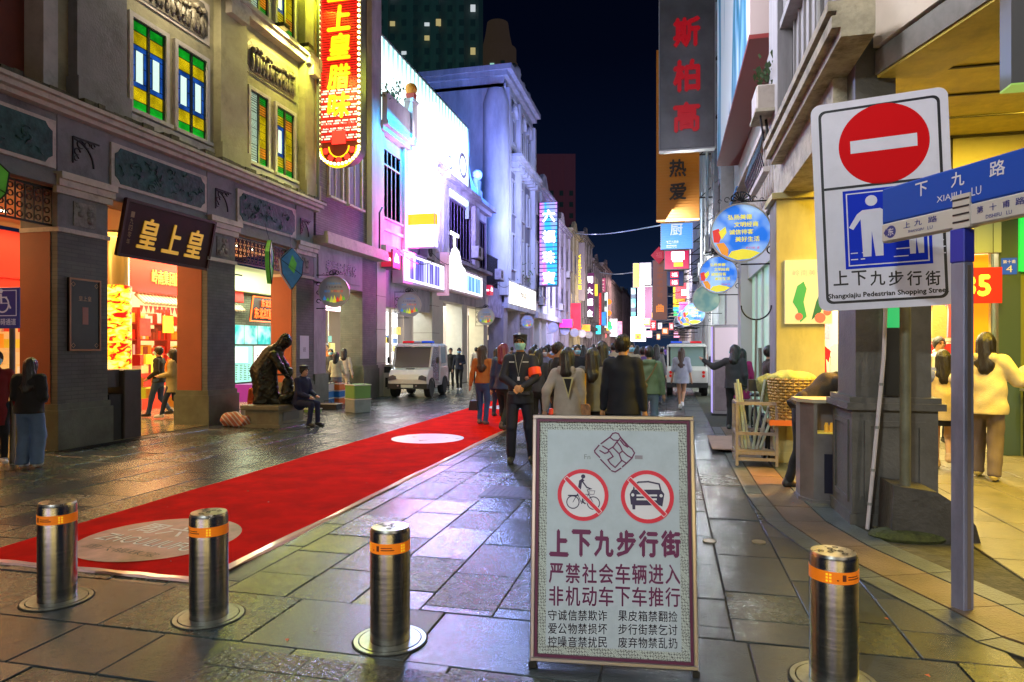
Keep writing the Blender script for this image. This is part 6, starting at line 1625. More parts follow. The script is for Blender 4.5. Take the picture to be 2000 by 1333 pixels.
# left hand blade signs
o, f, w, h = blade('tall pink and blue striped LED sign with four white characters', 1053, 1089, 394, 560, 47.0, led_mat('pink blue rows', (1, .08, .75), (.02, .45, 1), 1.5, 3.3, 'Z', gap=.25, grad=(2.2, 0, .12), patch=.55), depth=.5, side=mat('navy side', (.03, .03, .08), .5))
for i, ch in enumerate('六福珠寶'): text(f, ch, w * .18, h * (.76 - i * .245), w * .88, h * (.76 - i * .245) + h * .15, WS, o, d=.03, bold=.05, name='character')
o, f, w, h = blade('grey vertical sign with yellow latin lettering', 1121, 1142, 474, 588, 68.0, mat('grey matt face', (.24, .22, .23), .5), depth=.5, side=mat('grey matt face', (.24, .22, .23), .5))
m_ = Fr(f(w * .62, h * .80, .02), (0, 0, -1), (1, 0, 0)); text(m_, 'yesion', 0, -w * .30, h * .42, w * .10, emis('yellow letters', (1, .72, .01), 1.5), o, d=.0, bold=.03); text(f, '皮鞋', w * .3, h * .18, w * .72, h * .38, MC['yellow letters'], o, d=.02, vertical=True, bold=.05)
o, f, w, h = blade('purple vertical sign with four white characters', 1142, 1161, 533, 620, 76.0, emis('purple face', (.12, .005, .09), .6), depth=.4)
for i, ch in enumerate('周大福金'): text(f, ch, w * .15, h * (.76 - i * .25), w * .85, h * (.76 - i * .25) + h * .16, WS, o, d=.03, bold=.04, name='character')
o, f, w, h = blade('pink box sign with a curved letter', 1167, 1183, 543, 572, 92.0, emis('pink face', (.7, .12, .25), .7), depth=.3); text(f, 'C大', w * .2, h * .1, w * .8, h * .9, WN, o, d=.02, vertical=True)
o, f, w, h = blade('red vertical sign with a grey head panel', 1162, 1175, 572, 640, 88.0, emis('red face', (.85, .02, .03), 1.0), depth=.3); text(f, '三江大药房', w * .25, h * .1, w * .75, h * .9, emis('pink letters', (1, .35, .3), 1.2), o, d=.02, vertical=True)
o, f, w, h = blade('teal and white framed sign right of the red vertical one', 1175, 1186, 572, 640, 96.0, led_mat('teal framed', (.1, .4, .35), (.8, 1, .95), 1.3, .4), frame=WS, depth=.3)
for k, (px, py, c_, nm) in enumerate(((1183, 644, (1, .6, .01), 'yellow'), (1189, 590, (1, .25, .01), 'upper orange'), (1189, 612, (1, .25, .01), 'lower orange'), (1191, 640, (.1, .9, .4), 'green'), (1180, 656, (1, .2, .2), 'red'))):
    a = at(px, py, 98); f = south(a[0], 98, a[2]); o = MB(f).disc(0, 0, .4, -.1, .1, 16).build('round_lamp_sign', emis('%s lamp' % nm, c_, 1.5), None, label='small %s round light sign at the far end of the left row' % nm, category='sign', group='tiny round lights far left')
# red box signs with white letters
for k, (px0, px1, ya, yb, Y, wd, lb) in enumerate(((735, 767, 487, 524, 20.4, 'elison', 'red box sign with white lettering above the pillar of the pink shophouse'), (941, 957, 557, 576, 33.5, 'isnon', 'smaller red box sign with white lettering below the baroque house'))):
    o, f, w, h = blade(lb, px0, px1, ya, yb, Y, emis('red box face', (.62, .02, .06), .8), side=MC['red box face'] if k else None, depth=.6, post=False, group='red box signs on the left arcade')
    text(f, wd, w * .1, h * .35, w * .9, h * .62, WS, o, d=.016, bold=.06); MB(f).box(w, 0, -.6, w + .01, h, 0).build('side_face', MC['red box face'], o)
    g_ = Fr(f(w + .012, 0, 0), (0, 1, 0), (0, 0, 1)); MB(g_).poly([(.1, .2), (.5, .2), (.4, h * .7), (.25, h * .85), (.15, h * .6)], 0, .01).build('white_mark', WS, o)

# ------------------------------------------------------------------ round iron framed signs
def sky_print(name, top, mid, es):
    m = mat(name, mid, .35, em=(1, 1, 1), es=es); N, L, b = nodes_of(m)
    t = N.new('ShaderNodeTexCoord'); n = N.new('ShaderNodeTexNoise'); n.inputs['Scale'].default_value = 2.5; n.inputs['Detail'].default_value = 2; L.new(t.outputs['Object'], n.inputs[0])
    r = N.new('ShaderNodeValToRGB'); r.color_ramp.elements[0].position = .42; r.color_ramp.elements[0].color = (*top, 1); r.color_ramp.elements[1].position = .62; r.color_ramp.elements[1].color = (*mid, 1)
    L.new(n.outputs[0], r.inputs[0]); L.new(r.outputs[0], b.inputs['Base Color']); L.new(r.outputs[0], b.inputs['Emission Color']); return m


SKYP = sky_print('blue sky print', (.01, .14, .62), (.30, .48, .75), .75); PALEP = sky_print('pale print', (.34, .38, .50), (.46, .48, .52), .30); FADE = sky_print('faded print', (.12, .26, .26), (.30, .40, .32), .35)
PR = {k: mat('print ' + k, c, .45, em=c, es=.55) for k, c in dict(yellow=(.8, .7, .05), red=(.7, .04, .03), orange=(.8, .3, .03), green=(.15, .45, .05), blue=(.05, .25, .6), dark=(.03, .02, .06), lime=(.5, .65, .1), white=(.75, .75, .75)).items()}


def round_sign(label, px, py, X, R, side, k, detail=True, face=None, turn=0):
    d = ray(px, py); t = X / d[0]; f = Fr((X, d[1] * t, 1.6 + d[2] * t)).sub(0, 0, 0, turn=turn)
    o = thing('round_sign', label, 'sign', tuple(f.o), group='round iron framed signs on the ' + side)
    MB(f).disc(0, 0, R * .95, -.06, 0, 40).build('disc', face, o)
    MB(f).ring(0, 0, R * .95, R, -.08, .02, 40).build('rim', mat('bright steel rim', (.5, .46, .42), .3, .8), o)
    if detail:
        if side == 'right':
            for i, (ln, x) in enumerate((('弘扬美德', -.42), ('文明经商', -.22), ('诚信待客', -.38), ('美好生活', -.18))):
                text(f, ln, R * x, R * (.44 - i * .25), R * (x + .78), R * (.62 - i * .25), PR['yellow'], o, d=.003, bold=.03)
            text(f, '步行街 宣', R * .15, R * -.56, R * .6, R * -.48, PR['red'], o, d=.003)
            MB(f).poly([(-R * .92, R * .10), (-R * .72, R * .16), (-R * .62, -R * .05), (-R * .70, -R * .32), (-R * .88, -R * .30)], 0, .004).build('red_figure', PR['red'], o)
            MB(f).poly([(-R * .72, R * .05), (-R * .50, R * .22), (-R * .46, R * .02), (-R * .62, -R * .22)][::-1], 0, .0045).build('gold_figure', PR['yellow'], o)
            MB(f).poly([(-R * .80, -R * .35), (-R * .55, -R * .32), (-R * .40, -R * .55), (-R * .42, -R * .80), (-R * .62, -R * .70)][::-1], 0, .005).build('flowers', PR['orange'], o)
            MB(f).poly([(-R * .42, -R * .80), (-R * .30, -R * .62), (R * .05, -R * .55), (R * .42, -R * .62), (R * .62, -R * .70), (R * .3, -R * .88), (-R * .1, -R * .92)][::-1], 0, .0052).disc(R * .0, -R * .72, R * .14, .0052, .008, 12).build('gold_dragon', PR['yellow'], o)
        else:
            text(f, '广州老字号', -R * .45, R * .45, R * .45, R * .58, PR['blue'], o, d=.003)
            text(f, '上下九步行街', -R * .55, R * .22, R * .55, R * .36, PR['dark'], o, d=.003)
            for i, cc in enumerate(('blue', 'blue', 'orange', 'red', 'orange', 'red')): text(f, '诚信文明经营'[i], -R * .62 + i * R * .21, -R * .05, -R * .45 + i * R * .21, R * .10, PR[cc], o, d=.003)
            for i, (x, hh, cc) in enumerate(((-.6, .3, 'blue'), (-.38, .25, 'green'), (-.15, .4, 'lime'), (.05, .5, 'yellow'), (.25, .35, 'red'), (.45, .45, 'orange'), (.62, .3, 'green'))):
                MB(f).poly([(R * x - R * .13, -R * .72 + abs(x) * R * .3), (R * x + R * .13, -R * .72 + abs(x) * R * .3), (R * x, -R * .72 + R * hh + abs(x) * R * .3)], 0, .004 + i * .0003).build('skyline_print', PR[cc], o)
    br = MB(f); s_ = 1 if side == 'right' else -1; wx = ((1.6 if side == 'right' else -9.35) - X)
    br.tube([(0, R + .03, -.04), (wx, R + .03, -.04)], .012, 5).tube([(0, -R - .03, -.04), (wx, -R - .03, -.04)], .012, 5)
    if detail:
        br.tube([(wx * .95, -R, -.04), (wx * .95, R, -.04)], .010, 5)
        for q in (-1, 1):
            for j, rr_ in enumerate((.10, .07, .05)): br.ring(q * (.10 + j * .12) * R * 2, R + .09 - j * .02, rr_ * R, rr_ * R * 1.3, -.05, -.03, 12, 0, 300)
        for j in range(9):
            t_ = math.pi * (j + .5) / 9; br.tube([(0, R + .04, -.04), (.30 * R * math.cos(t_), R + .04 + .34 * R * math.sin(t_), -.04)], .008, 4)
        br.ring(0, R + .04, .30 * R, .33 * R, -.05, -.03, 14, 0, 180)
        for j in range(3): br.ring(wx * .8, -R * .6 + j * R * .55, R * .10, R * .14, -.05, -.03, 12, 0, 300)
    br.build('scroll_bracket', IRONB, o)
    return o


names = ['nearest', 'second', 'third', 'fourth', 'fifth', 'sixth', 'seventh', 'eighth']
for k, (px, py, X, R, fc, dt) in enumerate(((1447, 455, 1.05, .455, SKYP, 1), (1403, 537, 1.06, .43, SKYP, 1), (1380, 584, 1.12, .44, FADE, 0), (1355, 613, .86, .43, SKYP, 1), (1340, 621, .72, .42, SKYP, 1), (1329, 629, .62, .42, PALEP, 0), (1320, 636, .48, .40, PALEP, 0))):
    round_sign(['nearest blue round sign with yellow characters on an iron scroll bracket', 'second blue round sign just below the nearest one', 'faded green grey round sign below the second blue one', 'fourth round sign of the right row above the patrol cart', 'fifth round sign of the right row', 'sixth round sign, pale, of the right row', 'seventh and farthest round sign of the right row'][k], px, py, X, R, 'right', k, dt, fc)
for k, (px, py) in enumerate(((652, 570), (799, 596), (949, 619), (1030, 629), (1080, 640), (1103, 645), (1122, 650), (1137, 652), (1150, 654))):
    round_sign('%s pale round sign hanging along the left arcade%s' % ((names + ['ninth'])[k], ['', ' above the patrol cart', ' left of the violet pillar', ' behind the guard cap', '', '', '', '', ''][k]), px, py, -8.82, .42, 'left', k, k < 4, PALEP, turn=12 if k < 3 else 0)
# overhead wires
for k, (p0, p1, lb) in enumerate(((at(1122, 456, 66), at(1292, 440, 30), 'pale cable sagging across the dark sky between the two rows'), (at(1168, 531, 90), at(1240, 532, 60), 'thin far cable below the pale one'))):
    P = [Vector(p0).lerp(Vector(p1), i / 12) - Vector((0, 0, .25 * math.sin(math.pi * i / 12))) for i in range(13)]
    MB().tube([p[:] for p in P], .03 if k == 0 else .04, 5).build('overhead_cable', mat('pale cable', (.4, .45, .55), .6, em=(.3, .38, .6), es=.35), None, label=lb, category='cable')
# clutter on the right wall: pipes, trusses and small cabinets between the blade signs
for k, (Y, z0, z1) in enumerate(((20.6, 6.5, 12), (24.0, 5.5, 9), (28.5, 5.0, 8))):
    tr = thing('sign_truss', ['steel truss behind the grey three character sign', 'steel truss behind the orange sign', 'steel truss beside the blue sign'][k], 'truss', (1.5, Y, z0), group='steel sign trusses on the right wall')
    m_ = MB(); z = z0
    m_.tube([(1.25, Y, z0), (1.25, Y, z1)], .03, 6).tube([(1.25, Y + 1.0, z0), (1.25, Y + 1.0, z1)], .03, 6)
    while z < z1 - .5: m_.tube([(1.25, Y, z), (1.25, Y + 1.0, z + .5), (1.55, Y + .5, z + .25), (1.25, Y, z)], .018, 5); z += .5
    m_.build('bar', mat('pale steel', (.35, .36, .38), .4, .5), tr, kind='stuff')
for k, (Y, z, c_) in enumerate(((17.0, 4.9, (.05, .2, .5)), (18.5, 4.7, (.5, .08, .04)), (21.5, 4.8, (.3, .3, .3)), (23, 5.6, (.5, .5, .5)))):
    a_ = thing('cable_bundle', ['blue cable bundle', 'red cable bundle', 'grey cable bundle', 'pale cable bundle'][k] + ' sagging along the right wall', 'cables', (1.4, Y, z), group='cable bundles on the right wall')
    m_ = MB()
    for j in range(4): m_.tube([(1.35 + .03 * j, Y - 1.4, z + .1 * j), (1.3, Y, z - .3 + .07 * j), (1.35, Y + 1.4, z + .12 * j)], .02, 5)
    m_.build('cable', mat('cable %d' % k, c_, .5), a_)

rl_ = random.Random(31); LBX = dict(magenta=(1, .03, .4), crimson=(.95, .02, .04), orange=(1, .28, .01), amber=(1, .6, .02), cyan=(.05, .8, 1), azure=(.03, .25, 1), green=(.05, .85, .2), white=(.9, .95, 1), violet=(.45, .1, 1), pink=(1, .4, .6))
for sd in ('left', 'right'):
    for i, (nm, c_) in enumerate(LBX.items()):
        Y = 58 + i * 6.5 + rl_.uniform(-2, 2); z = rl_.choice((3.3, 4.6, 6.2, 7.6)); w = rl_.uniform(.7, 1.3); h = rl_.uniform(1.0, 3.2) if i % 2 else rl_.uniform(.7, 1.2)
        x = (-9.25 if sd == 'left' else 1.5 - w); f = south(x, Y, z); o = thing('light_box', 'tiny %s light box far down the %s row' % (nm, sd), 'sign', (x, Y, z), group='tiny light boxes far down the street')
        MB(f).box(0, 0, -.25, w, h, 0).build('case', mat('sign side grey', (.12, .12, .13), .5), o); MB(f).box(.05, .05, 0, w - .05, h - .05, .02).build('face', flicker(emis('light box ' + nm, c_, 1.8), 1.8, 1.5), o)
# ------------------------------------------------------------------ bollards
STEEL = mat('brushed stainless', (.42, .40, .38), .22, 1.0, var=.2, scale=3, stretch=(1, 1, 30), bump=.05, bscale=60)
STEELT = mat('stainless top', (.5, .48, .46), .3, 1.0, var=.25, scale=14)
OTAPE = mat('orange reflective tape', (.85, .20, .01), .35, em=(1, .22, .01), es=.22)
RINGM = mat('cast ring', (.30, .32, .30), .35, .8, var=.3, scale=12, dirt=.3)
bol = None
for k, (px, py) in enumerate(((112, 1172), (408, 1205), (762, 1251), (1628, 1331))):
    x, y = G(px, py)
    lb = ['stainless bollard with orange tape, leftmost on the near end of the red carpet', 'stainless bollard with orange tape at the carpet corner', 'stainless bollard with orange tape standing alone left of the notice board', 'stainless bollard with orange tape right of the notice board'][k]
    if bol is None:
        bol = thing('bollard', lb, 'bollard', (x, y, 0), group='steel bollards across the street')
        o = MB().lathe(0, 0, [(.108, 0), (.108, .60), (.104, .612)], 40).build('post', STEEL, None, True); o.parent = bol
        o = MB().lathe(0, 0, [(.104, .613), (.100, .625), (.02, .628)], 40).build('top_plate', STEELT, None, True); o.parent = bol
        q = MB()
        for i in range(9): t = i * .7; q.ring(.03 * math.cos(t * 2) * (i % 3), .03 * math.sin(t * 2) * (i % 3), .008, .014, .6282, .6292, 10)
        o = q.build('logo', mat('dark etch', (.08, .07, .06), .5), None); o.parent = bol
        o = MB().lathe(0, 0, [(.1085, .50), (.1095, .50), (.1095, .556), (.1085, .556)], 40).build('reflective_band', OTAPE, None, True); o.parent = bol
        q = MB(); dd = mat('tape print', (.15, .03, .01), .5); yy = emis('tape reflector', (1, .55, .02), .8)
        def wrap(a0, z0, a1, z1, n=4):
            m_ = MB(); pts = []
            for i in range(n + 1):
                t = R_(a0 + (a1 - a0) * i / n); pts += [(.1101 * math.cos(t), .1101 * math.sin(t), z0), (.1101 * math.cos(t), .1101 * math.sin(t), z1)]
            m_.add(pts, [(2 * i, 2 * i + 2, 2 * i + 3, 2 * i + 1) for i in range(n)]); return m_
        for a0, z0, a1, z1 in ((-112, .515, -103, .545), (-98, .532, -66, .537), (-98, .520, -60, .526), (-125, .516, -120, .522)):
            o = wrap(a0, z0, a1, z1).build('print', dd, None); o.parent = bol
        for a0 in (-150, -142, -40, -32):
            for z0 in (.508, .523, .538): o = wrap(a0, z0, a0 + 5, z0 + .009, 2).build('reflector', yy, None); o.parent = bol
        o = MB().ring(0, 0, .109, .165, .0, .012, 40).ring(0, 0, .172, .195, .0, .010, 40).build('ground_ring', RINGM, None, True); o.parent = bol
        o = MB().ring(0, 0, .195, .205, .0, .006, 40).build('ring_gap', JOINT, None); o.parent = bol
    else: tree_copy(bol, lb, (x, y, 0), rz=(12, -20, 5, 30)[k])

# ------------------------------------------------------------------ notice board in the foreground
bl_, br_ = G(1035, 1302), G(1364, 1322)
u_ = Vector((br_[0] - bl_[0], br_[1] - bl_[1], 0)); Wb = u_.length
f = Fr((bl_[0], bl_[1], .03), u_).sub(0, 0, 0, tilt=-7.5)
Hb = f.hit(1200, 812)[1]
nbd = thing('notice_board', 'large standing notice board forbidding bicycles and cars, facing the viewer', 'notice board', (bl_[0], bl_[1], 0))
SILV = mat('silver frame', (.55, .50, .52), .28, .9); MAR = mat('maroon frame', (.09, .012, .05), .4)
NOTICE = mat('notice print ground', (.41, .46, .52), .6, var=.08, dirt=.10, scale=6, spec=.2)
m_ = MB(f)
for a0, b0, a1, b1 in ((0, 0, Wb, .022), (0, Hb - .022, Wb, Hb), (0, .022, .022, Hb - .022), (Wb - .022, .022, Wb, Hb - .022)): m_.box(a0, b0, -.045, a1, b1, .014, ch=.004)
m_.build('frame', SILV, nbd)
m_ = MB(f)
for a0, b0, a1, b1 in ((.022, .022, Wb - .022, .036), (.022, Hb - .036, Wb - .022, Hb - .022), (.022, .036, .036, Hb - .036), (Wb - .036, .036, Wb - .022, Hb - .036)): m_.box(a0, b0, -.04, a1, b1, .008)
m_.build('inner_frame', MAR, nbd)
MEA = mat('meander border print', (.4, .42, .4), .5); N, L, b = nodes_of(MEA)
t = N.new('ShaderNodeTexCoord'); mg = N.new('ShaderNodeTexMagic'); mg.turbulence_depth = 4; mg.inputs['Scale'].default_value = 44; mg.inputs['Distortion'].default_value = 1.6; L.new(t.outputs['Object'], mg.inputs[0])
r = N.new('ShaderNodeValToRGB'); r.color_ramp.elements[0].position = .44; r.color_ramp.elements[0].color = (.03, .02, .03, 1); r.color_ramp.elements[1].position = .5; r.color_ramp.elements[1].color = (.42, .46, .44, 1); L.new(mg.outputs[1], r.inputs[0]); L.new(r.outputs[0], b.inputs['Base Color'])
MB(f).box(.036, .036, -.03, Wb - .036, Hb - .036, -.004).build('border_print', MEA, nbd)
pnl = MB(f).box(.078, .078, -.004, Wb - .078, Hb - .078, .0).build('panel', NOTICE, nbd)
MB(f).box(-.005, -.03, -.05, .03, 0, .02).box(Wb - .03, -.03, -.05, Wb + .005, 0, .02).build('foot', IRONB, nbd)
MB(f).tube([(.2, .9, -.05), (.2, .10, -.42)], .012, 6).tube([(Wb - .2, .9, -.05), (Wb - .2, .10, -.42)], .012, 6).build('back_leg', IRONB, nbd)
PUR_ = mat('maroon ink', (.12, .012, .07), .5); DKB = mat('black ink', (.02, .015, .03), .5); REDI = mat('red ink', (.62, .02, .05), .45); WHT = mat('white ink', (.62, .60, .66), .5)
H_ = f.hit


def tx(s, x0, y0, x1, y1, m, bold=0.): a, b_ = H_(x0, y1); c, d = H_(x1, y0); text(f, s, a, min(b_, d - .001), c, d, m, nbd, d=.002, bold=bold)


def prow(s, x0, y0, x1, y1, m, bold, sl=0.):        # characters spaced along a printed row
    n = len(s); w = (x1 - x0) / n
    for i, ch in enumerate(s):
        if ch == ' ': continue
        xa, xb = x0 + w * i + w * .06, x0 + w * (i + 1) - w * .06; dy = sl * (i - n / 2) * w
        a, b_ = H_(xa, y1 + dy); c, d = H_(xb, y0 + dy); o = text(f, ch, a, b_, c, d, m, nbd, d=.002, bold=bold, name='character')


prow('上下九步行街', 1070, 1036, 1332, 1088, PUR_, .055, .01)
prow('严禁社会车辆进入', 1070, 1102, 1330, 1140, PUR_, .022, .01); prow('非机动车下车推行', 1070, 1147, 1330, 1184, PUR_, .016, .01)
for s, y0 in (('守诚信禁欺诈 果皮箱禁翻捡', 1192), ('爱公物禁损坏 步行街禁乞讨', 1218), ('控噪音禁扰民 废弃物禁乱扔', 1244)): prow(s, 1069, y0 + 1, 1324, y0 + 21, DKB, .006, .012)


def line(pts, w, m, nm, d=.003, closed=False, sc=None, org=None):
    """Flat printed stroke."""
    P = [Vector(H_(*( (org[0] + x / sc, org[1] + y / sc) if sc else (x, y)))) for x, y in pts]
    mb = MB(f); n = len(P)
    for i in range(n if closed else n - 1):
        p, q = P[i], P[(i + 1) % n]; t = (q - p)
        if t.length < 1e-6: continue
        t.normalize(); s_ = Vector((-t.y, t.x)) * w / 2; e_ = t * w * .35
        mb.add([((p - e_ - s_).x, (p - e_ - s_).y, d + i * 2e-5), ((q + e_ - s_).x, (q + e_ - s_).y, d + i * 2e-5), ((q + e_ + s_).x, (q + e_ + s_).y, d + i * 2e-5), ((p - e_ + s_).x, (p - e_ + s_).y, d + i * 2e-5)], [(0, 1, 2, 3)])
    return mb.build(nm, m, nbd)


kw = dict(sc=6.35, org=(1140, 830))
for pts in ([(395, 100), (360, 108), (330, 150), (215, 235)], [(190, 255), (135, 320), (140, 345), (200, 405)], [(210, 430), (330, 555)], [(345, 570), (390, 585), (460, 540)], [(480, 520), (540, 470), (600, 410), (630, 350), (600, 300), (560, 270), (455, 155), (430, 110), (395, 100)],
            [(330, 160), (370, 190), (430, 195), (455, 160)], [(420, 200), (370, 270), (310, 310), (235, 265)], [(310, 310), (300, 345), (260, 355), (200, 320)], [(320, 330), (365, 395), (300, 435), (330, 480), (390, 530), (470, 445), (440, 360), (365, 285)],
            [(415, 215), (455, 270), (480, 325), (445, 355)], [(480, 325), (545, 385), (595, 410)], [(455, 195), (500, 250), (545, 278), (520, 240), (470, 180)], [(470, 440), (525, 475)]):
    line(pts, .0065, PUR_, 'seal_stroke', **kw)
tx('Fn', 1141, 888, 1153, 897, mat('grey scrawl', (.2, .22, .22), .6)); a, b_ = H_(1240, 897); c, d = H_(1255, 890); MB(f).box(a, b_, .0005, c, d, .002).build('tape_scrap', mat('grey scrap', (.25, .22, .26), .6), nbd)
for cx, cy, rr_ in ((1138.5, 967, 50), (1264, 970.5, 52)):
    a, b_ = H_(cx, cy); R1 = abs(H_(cx + rr_, cy)[0] - a)
    MB(f).disc(a, b_, R1 * .9, .001, .0016, 36).build('white_disc', WHT, nbd); MB(f).ring(a, b_, R1 * .85, R1, .0016, .0042, 40).build('red_ring', REDI, nbd)
    line([(cx - rr_ * .64, cy - rr_ * .64), (cx + rr_ * .64, cy + rr_ * .66)], R1 * .19, WHT, 'slash_edge', d=.0045); line([(cx - rr_ * .64, cy - rr_ * .64), (cx + rr_ * .64, cy + rr_ * .66)], R1 * .14, REDI, 'red_slash', d=.005)
INKB = mat('navy ink', (.03, .02, .07), .5)


def wheel(cx, cy, r_): a, b_ = H_(cx, cy); q = abs(H_(cx + r_, cy)[0] - a); MB(f).ring(a, b_, q * .85, q, .0016, .003, 20).build('wheel_print', INKB, nbd)


wheel(1119, 981, 13); wheel(1159, 983, 13)
line([(1119, 981), (1128, 965), (1150, 966), (1159, 983)], .0035, INKB, 'frame_print'); line([(1128, 965), (1136, 984), (1150, 966), (1147, 957), (1156, 955)], .0035, INKB, 'frame_print'); line([(1110, 968), (1128, 968)], .006, INKB, 'rack_print')
line([(1131, 960), (1134, 941), (1138, 938)], .016, INKB, 'rider_print'); line([(1137, 940), (1146, 952), (1153, 955)], .007, INKB, 'rider_print'); line([(1131, 960), (1141, 966), (1137, 980), (1143, 984)], .007, INKB, 'rider_print')
a, b_ = H_(1139, 931); MB(f).disc(a, b_, .011, .0016, .003, 14).build('rider_head', INKB, nbd)
line([(1150, 959), (1162, 959), (1160, 966), (1152, 966)], .0025, INKB, 'basket_print', closed=True)


def pp(pts, m, nm, d=.003): MB(f).poly([H_(x, y) for x, y in pts][::-1], .0016, d).build(nm, m, nbd)


o_ = lambda L_: [(1140 + x / 6.35, 830 + y / 6.35) for x, y in L_]
pp(o_([(570, 860), (600, 805), (960, 805), (1000, 860), (975, 1015), (940, 1000), (640, 1000), (640, 1050), (605, 1050), (600, 990), (585, 990)]), INKB, 'car_print')
line(o_([(620, 805), (628, 745), (680, 712), (800, 706), (935, 735), (955, 810)]), .008, INKB, 'car_roof_print')
pp(o_([(655, 865), (910, 865), (910, 888), (655, 888)]), WHT, 'grille_print', .0034); pp(o_([(655, 912), (905, 912), (905, 936), (655, 936)]), WHT, 'grille_print', .0034)
for x, y in ((608, 870), (960, 880)): a, b_ = H_(1140 + x / 6.35, 830 + y / 6.35); MB(f).disc(a, b_, .008, .0016, .0036, 12).build('lamp_print', WHT, nbd)

# ------------------------------------------------------------------ no entry / pedestrian street sign
def cpt(px, py, t): d = ray(px, py); return Vector((d[0] * t, d[1] * t, 1.6 + d[2] * t))


A, B = cpt(1605, 604, 5.38), cpt(1864, 590, 5.06)
f = Fr(A, B - A); Wn = (B - A).length; Hn = f.hit(1593, 212)[1]
ne = thing('street_sign', 'big white sign with no entry disc and blue pedestrian panel before the column', 'sign', (A.x, A.y, 0))
ALU = mat('white sign sheet', (.68, .67, .80), .6, var=.05, spec=.2, dirt=.08); BLK = mat('sign black', (.01, .01, .02), .4); BLU = mat('sign blue', (.006, .03, .55), .6, spec=.15); REDS = mat('sign red', (.62, .004, .008), .6, spec=.1)


def rrect(a0, b0, a1, b1, r, n=5):
    P = []
    for cx, cy, s0 in ((a1 - r, b1 - r, 0), (a0 + r, b1 - r, 90), (a0 + r, b0 + r, 180), (a1 - r, b0 + r, 270)):
        P += [(cx + r * math.cos(R_(s0 + 90 * i / n)), cy + r * math.sin(R_(s0 + 90 * i / n))) for i in range(n + 1)]
    return P


MB(f).poly(rrect(-.02, -.02, Wn + .02, Hn + .02, .07), -.012, 0).build('plate', ALU, ne)
MB(f).poly(rrect(.035, .035, Wn - .035, Hn - .035, .05), 0, .0012).build('black_border', BLK, ne); MB(f).poly(rrect(.055, .055, Wn - .055, Hn - .055, .04), .0012, .0024).build('face', ALU, ne)
yd = f.hit(1660, 366)[1]; MB(f).box(.055, yd - .010, .0024, Wn - .055, yd + .010, .0036).build('divider', BLK, ne)
a, b_ = f.hit(1725, 281); Rr = .335; Rr = .316; MB(f).disc(a, b_, Rr, .0024, .0036, 56).build('red_disc', REDS, ne)
MB(f).box(a - .232, b_ - .050, .0036, a + .232, b_ + .050, .0048).build('white_bar', ALU, ne)
a0, b0 = f.hit(1652, 527); a1, b1 = f.hit(1816, 368); b1 = yd - .03
MB(f).box(a0, b0, .0024, a1, b1, .0036).build('blue_panel', BLU, ne)
m_ = MB(f); q = .022; w_ = .009
for c0, c1, c2, c3 in ((a0 + q, b0 + q, a1 - q, b0 + q + w_), (a0 + q, b1 - q - w_, a1 - q, b1 - q), (a0 + q, b0 + q + w_, a0 + q + w_, b1 - q - w_), (a1 - q - w_, b0 + q + w_, a1 - q, b1 - q - w_)): m_.box(c0, c1, .0036, c2, c3, .0046)
m_.build('white_line', ALU, ne)


def pict(f, parent, cx, zb, s, m, d0):               # walking figure of a pictogram
    MB(f).disc(cx, zb + s * .90, s * .085, d0, d0 + .001, 16).build('pictogram_head', m, parent)
    pts = [(-.13, .76), (-.21, .70), (-.33, .50), (-.27, .46), (-.16, .62), (-.145, .02), (-.03, .02), (-.01, .42), (.03, .02), (.14, .02), (.15, .62), (.26, .46), (.31, .50), (.20, .71), (.12, .77)]
    MB(f).poly([(cx + x * s, zb + y * s) for x, y in pts][::1], d0, d0 + .0011).build('pictogram_body', m, parent)


pict(f, ne, a0 + .20, b0 + .08, .50, ALU, .0036); pict(f, ne, a0 + .50, b0 + .08, .33, ALU, .0036)
m_ = MB(f)
for x, z, l in ((.03, .07, .05), (.03, .12, .05), (.10, .07, .03), (.11, .12, .04), (.33, .07, .1), (.35, .13, .12), (.62, .07, .06), (.61, .12, .07), (.62, .17, .05)): m_.box(a0 + x + .01, b0 + z, .0036, a0 + x + l + .01, b0 + z + .008, .0046)
m_.build('dashes', ALU, ne)
for i, ch in enumerate('上下九步行街'):
    a, b_ = f.hit(1628 + i * 36, 559); c, d = f.hit(1656 + i * 36, 528); text(f, ch, a, b_, c, d, BLK, ne, d=.003, bold=.02, name='character')
a, b_ = f.hit(1618, 585); c, d = f.hit(1853, 563); text(f, 'Shangxiajiu Pedestrian Shopping Street', a, b_ - .01, c, d + .01, BLK, ne, d=.003, bold=.04)
px_, py_ = G(1768, 1052); MB().lathe(px_, py_, [(.042, .03), (.042, 3.5)], 14).build('pole', mat('dull olive pole', (.12, .12, .08), .5, var=.3, dirt=.4), ne, True)
MB(f).box(.45, .5, -.05, .85, .56, -.012).box(.45, 1.2, -.05, .85, 1.26, -.012).build('clamp', IRONB, ne)
md = thing('moss_mound', 'mossy mound of dirt round the foot of the sign pole', 'moss', (px_, py_, 0))
MB(Fr((px_, py_ - .04, .03), (1, 0, 0), (0, 1, 0))).ball((0, 0, 0), .2, 14, 8, (1.5, .8, .35)).build('mound', mat('moss dirt', (.05, .06, .015), .95, var=.6, scale=12, bump=1.5, bscale=18), md, True)
gx_, gy_ = G(1813, 1042)
wb = thing('guard_stone', 'dark rounded concrete guard stone leaning on the corner column', 'stone', (gx_, gy_, 0))
MB(Fr((1.78, 6.46, 0), (1, 0, 0), (0, 0, 1))).poly([(0.0, 0), (.66, 0), (.62, .16), (.52, .30), (.34, .42), (.02, .46)], -.02, .36).build('block', mat('dark concrete', (.055, .05, .045), .7, var=.4, scale=4, bump=.6, bscale=25, dirt=.4), wb)
a, b_ = G(1694, 1038); c_ = cpt(1726, 700, 5.7)
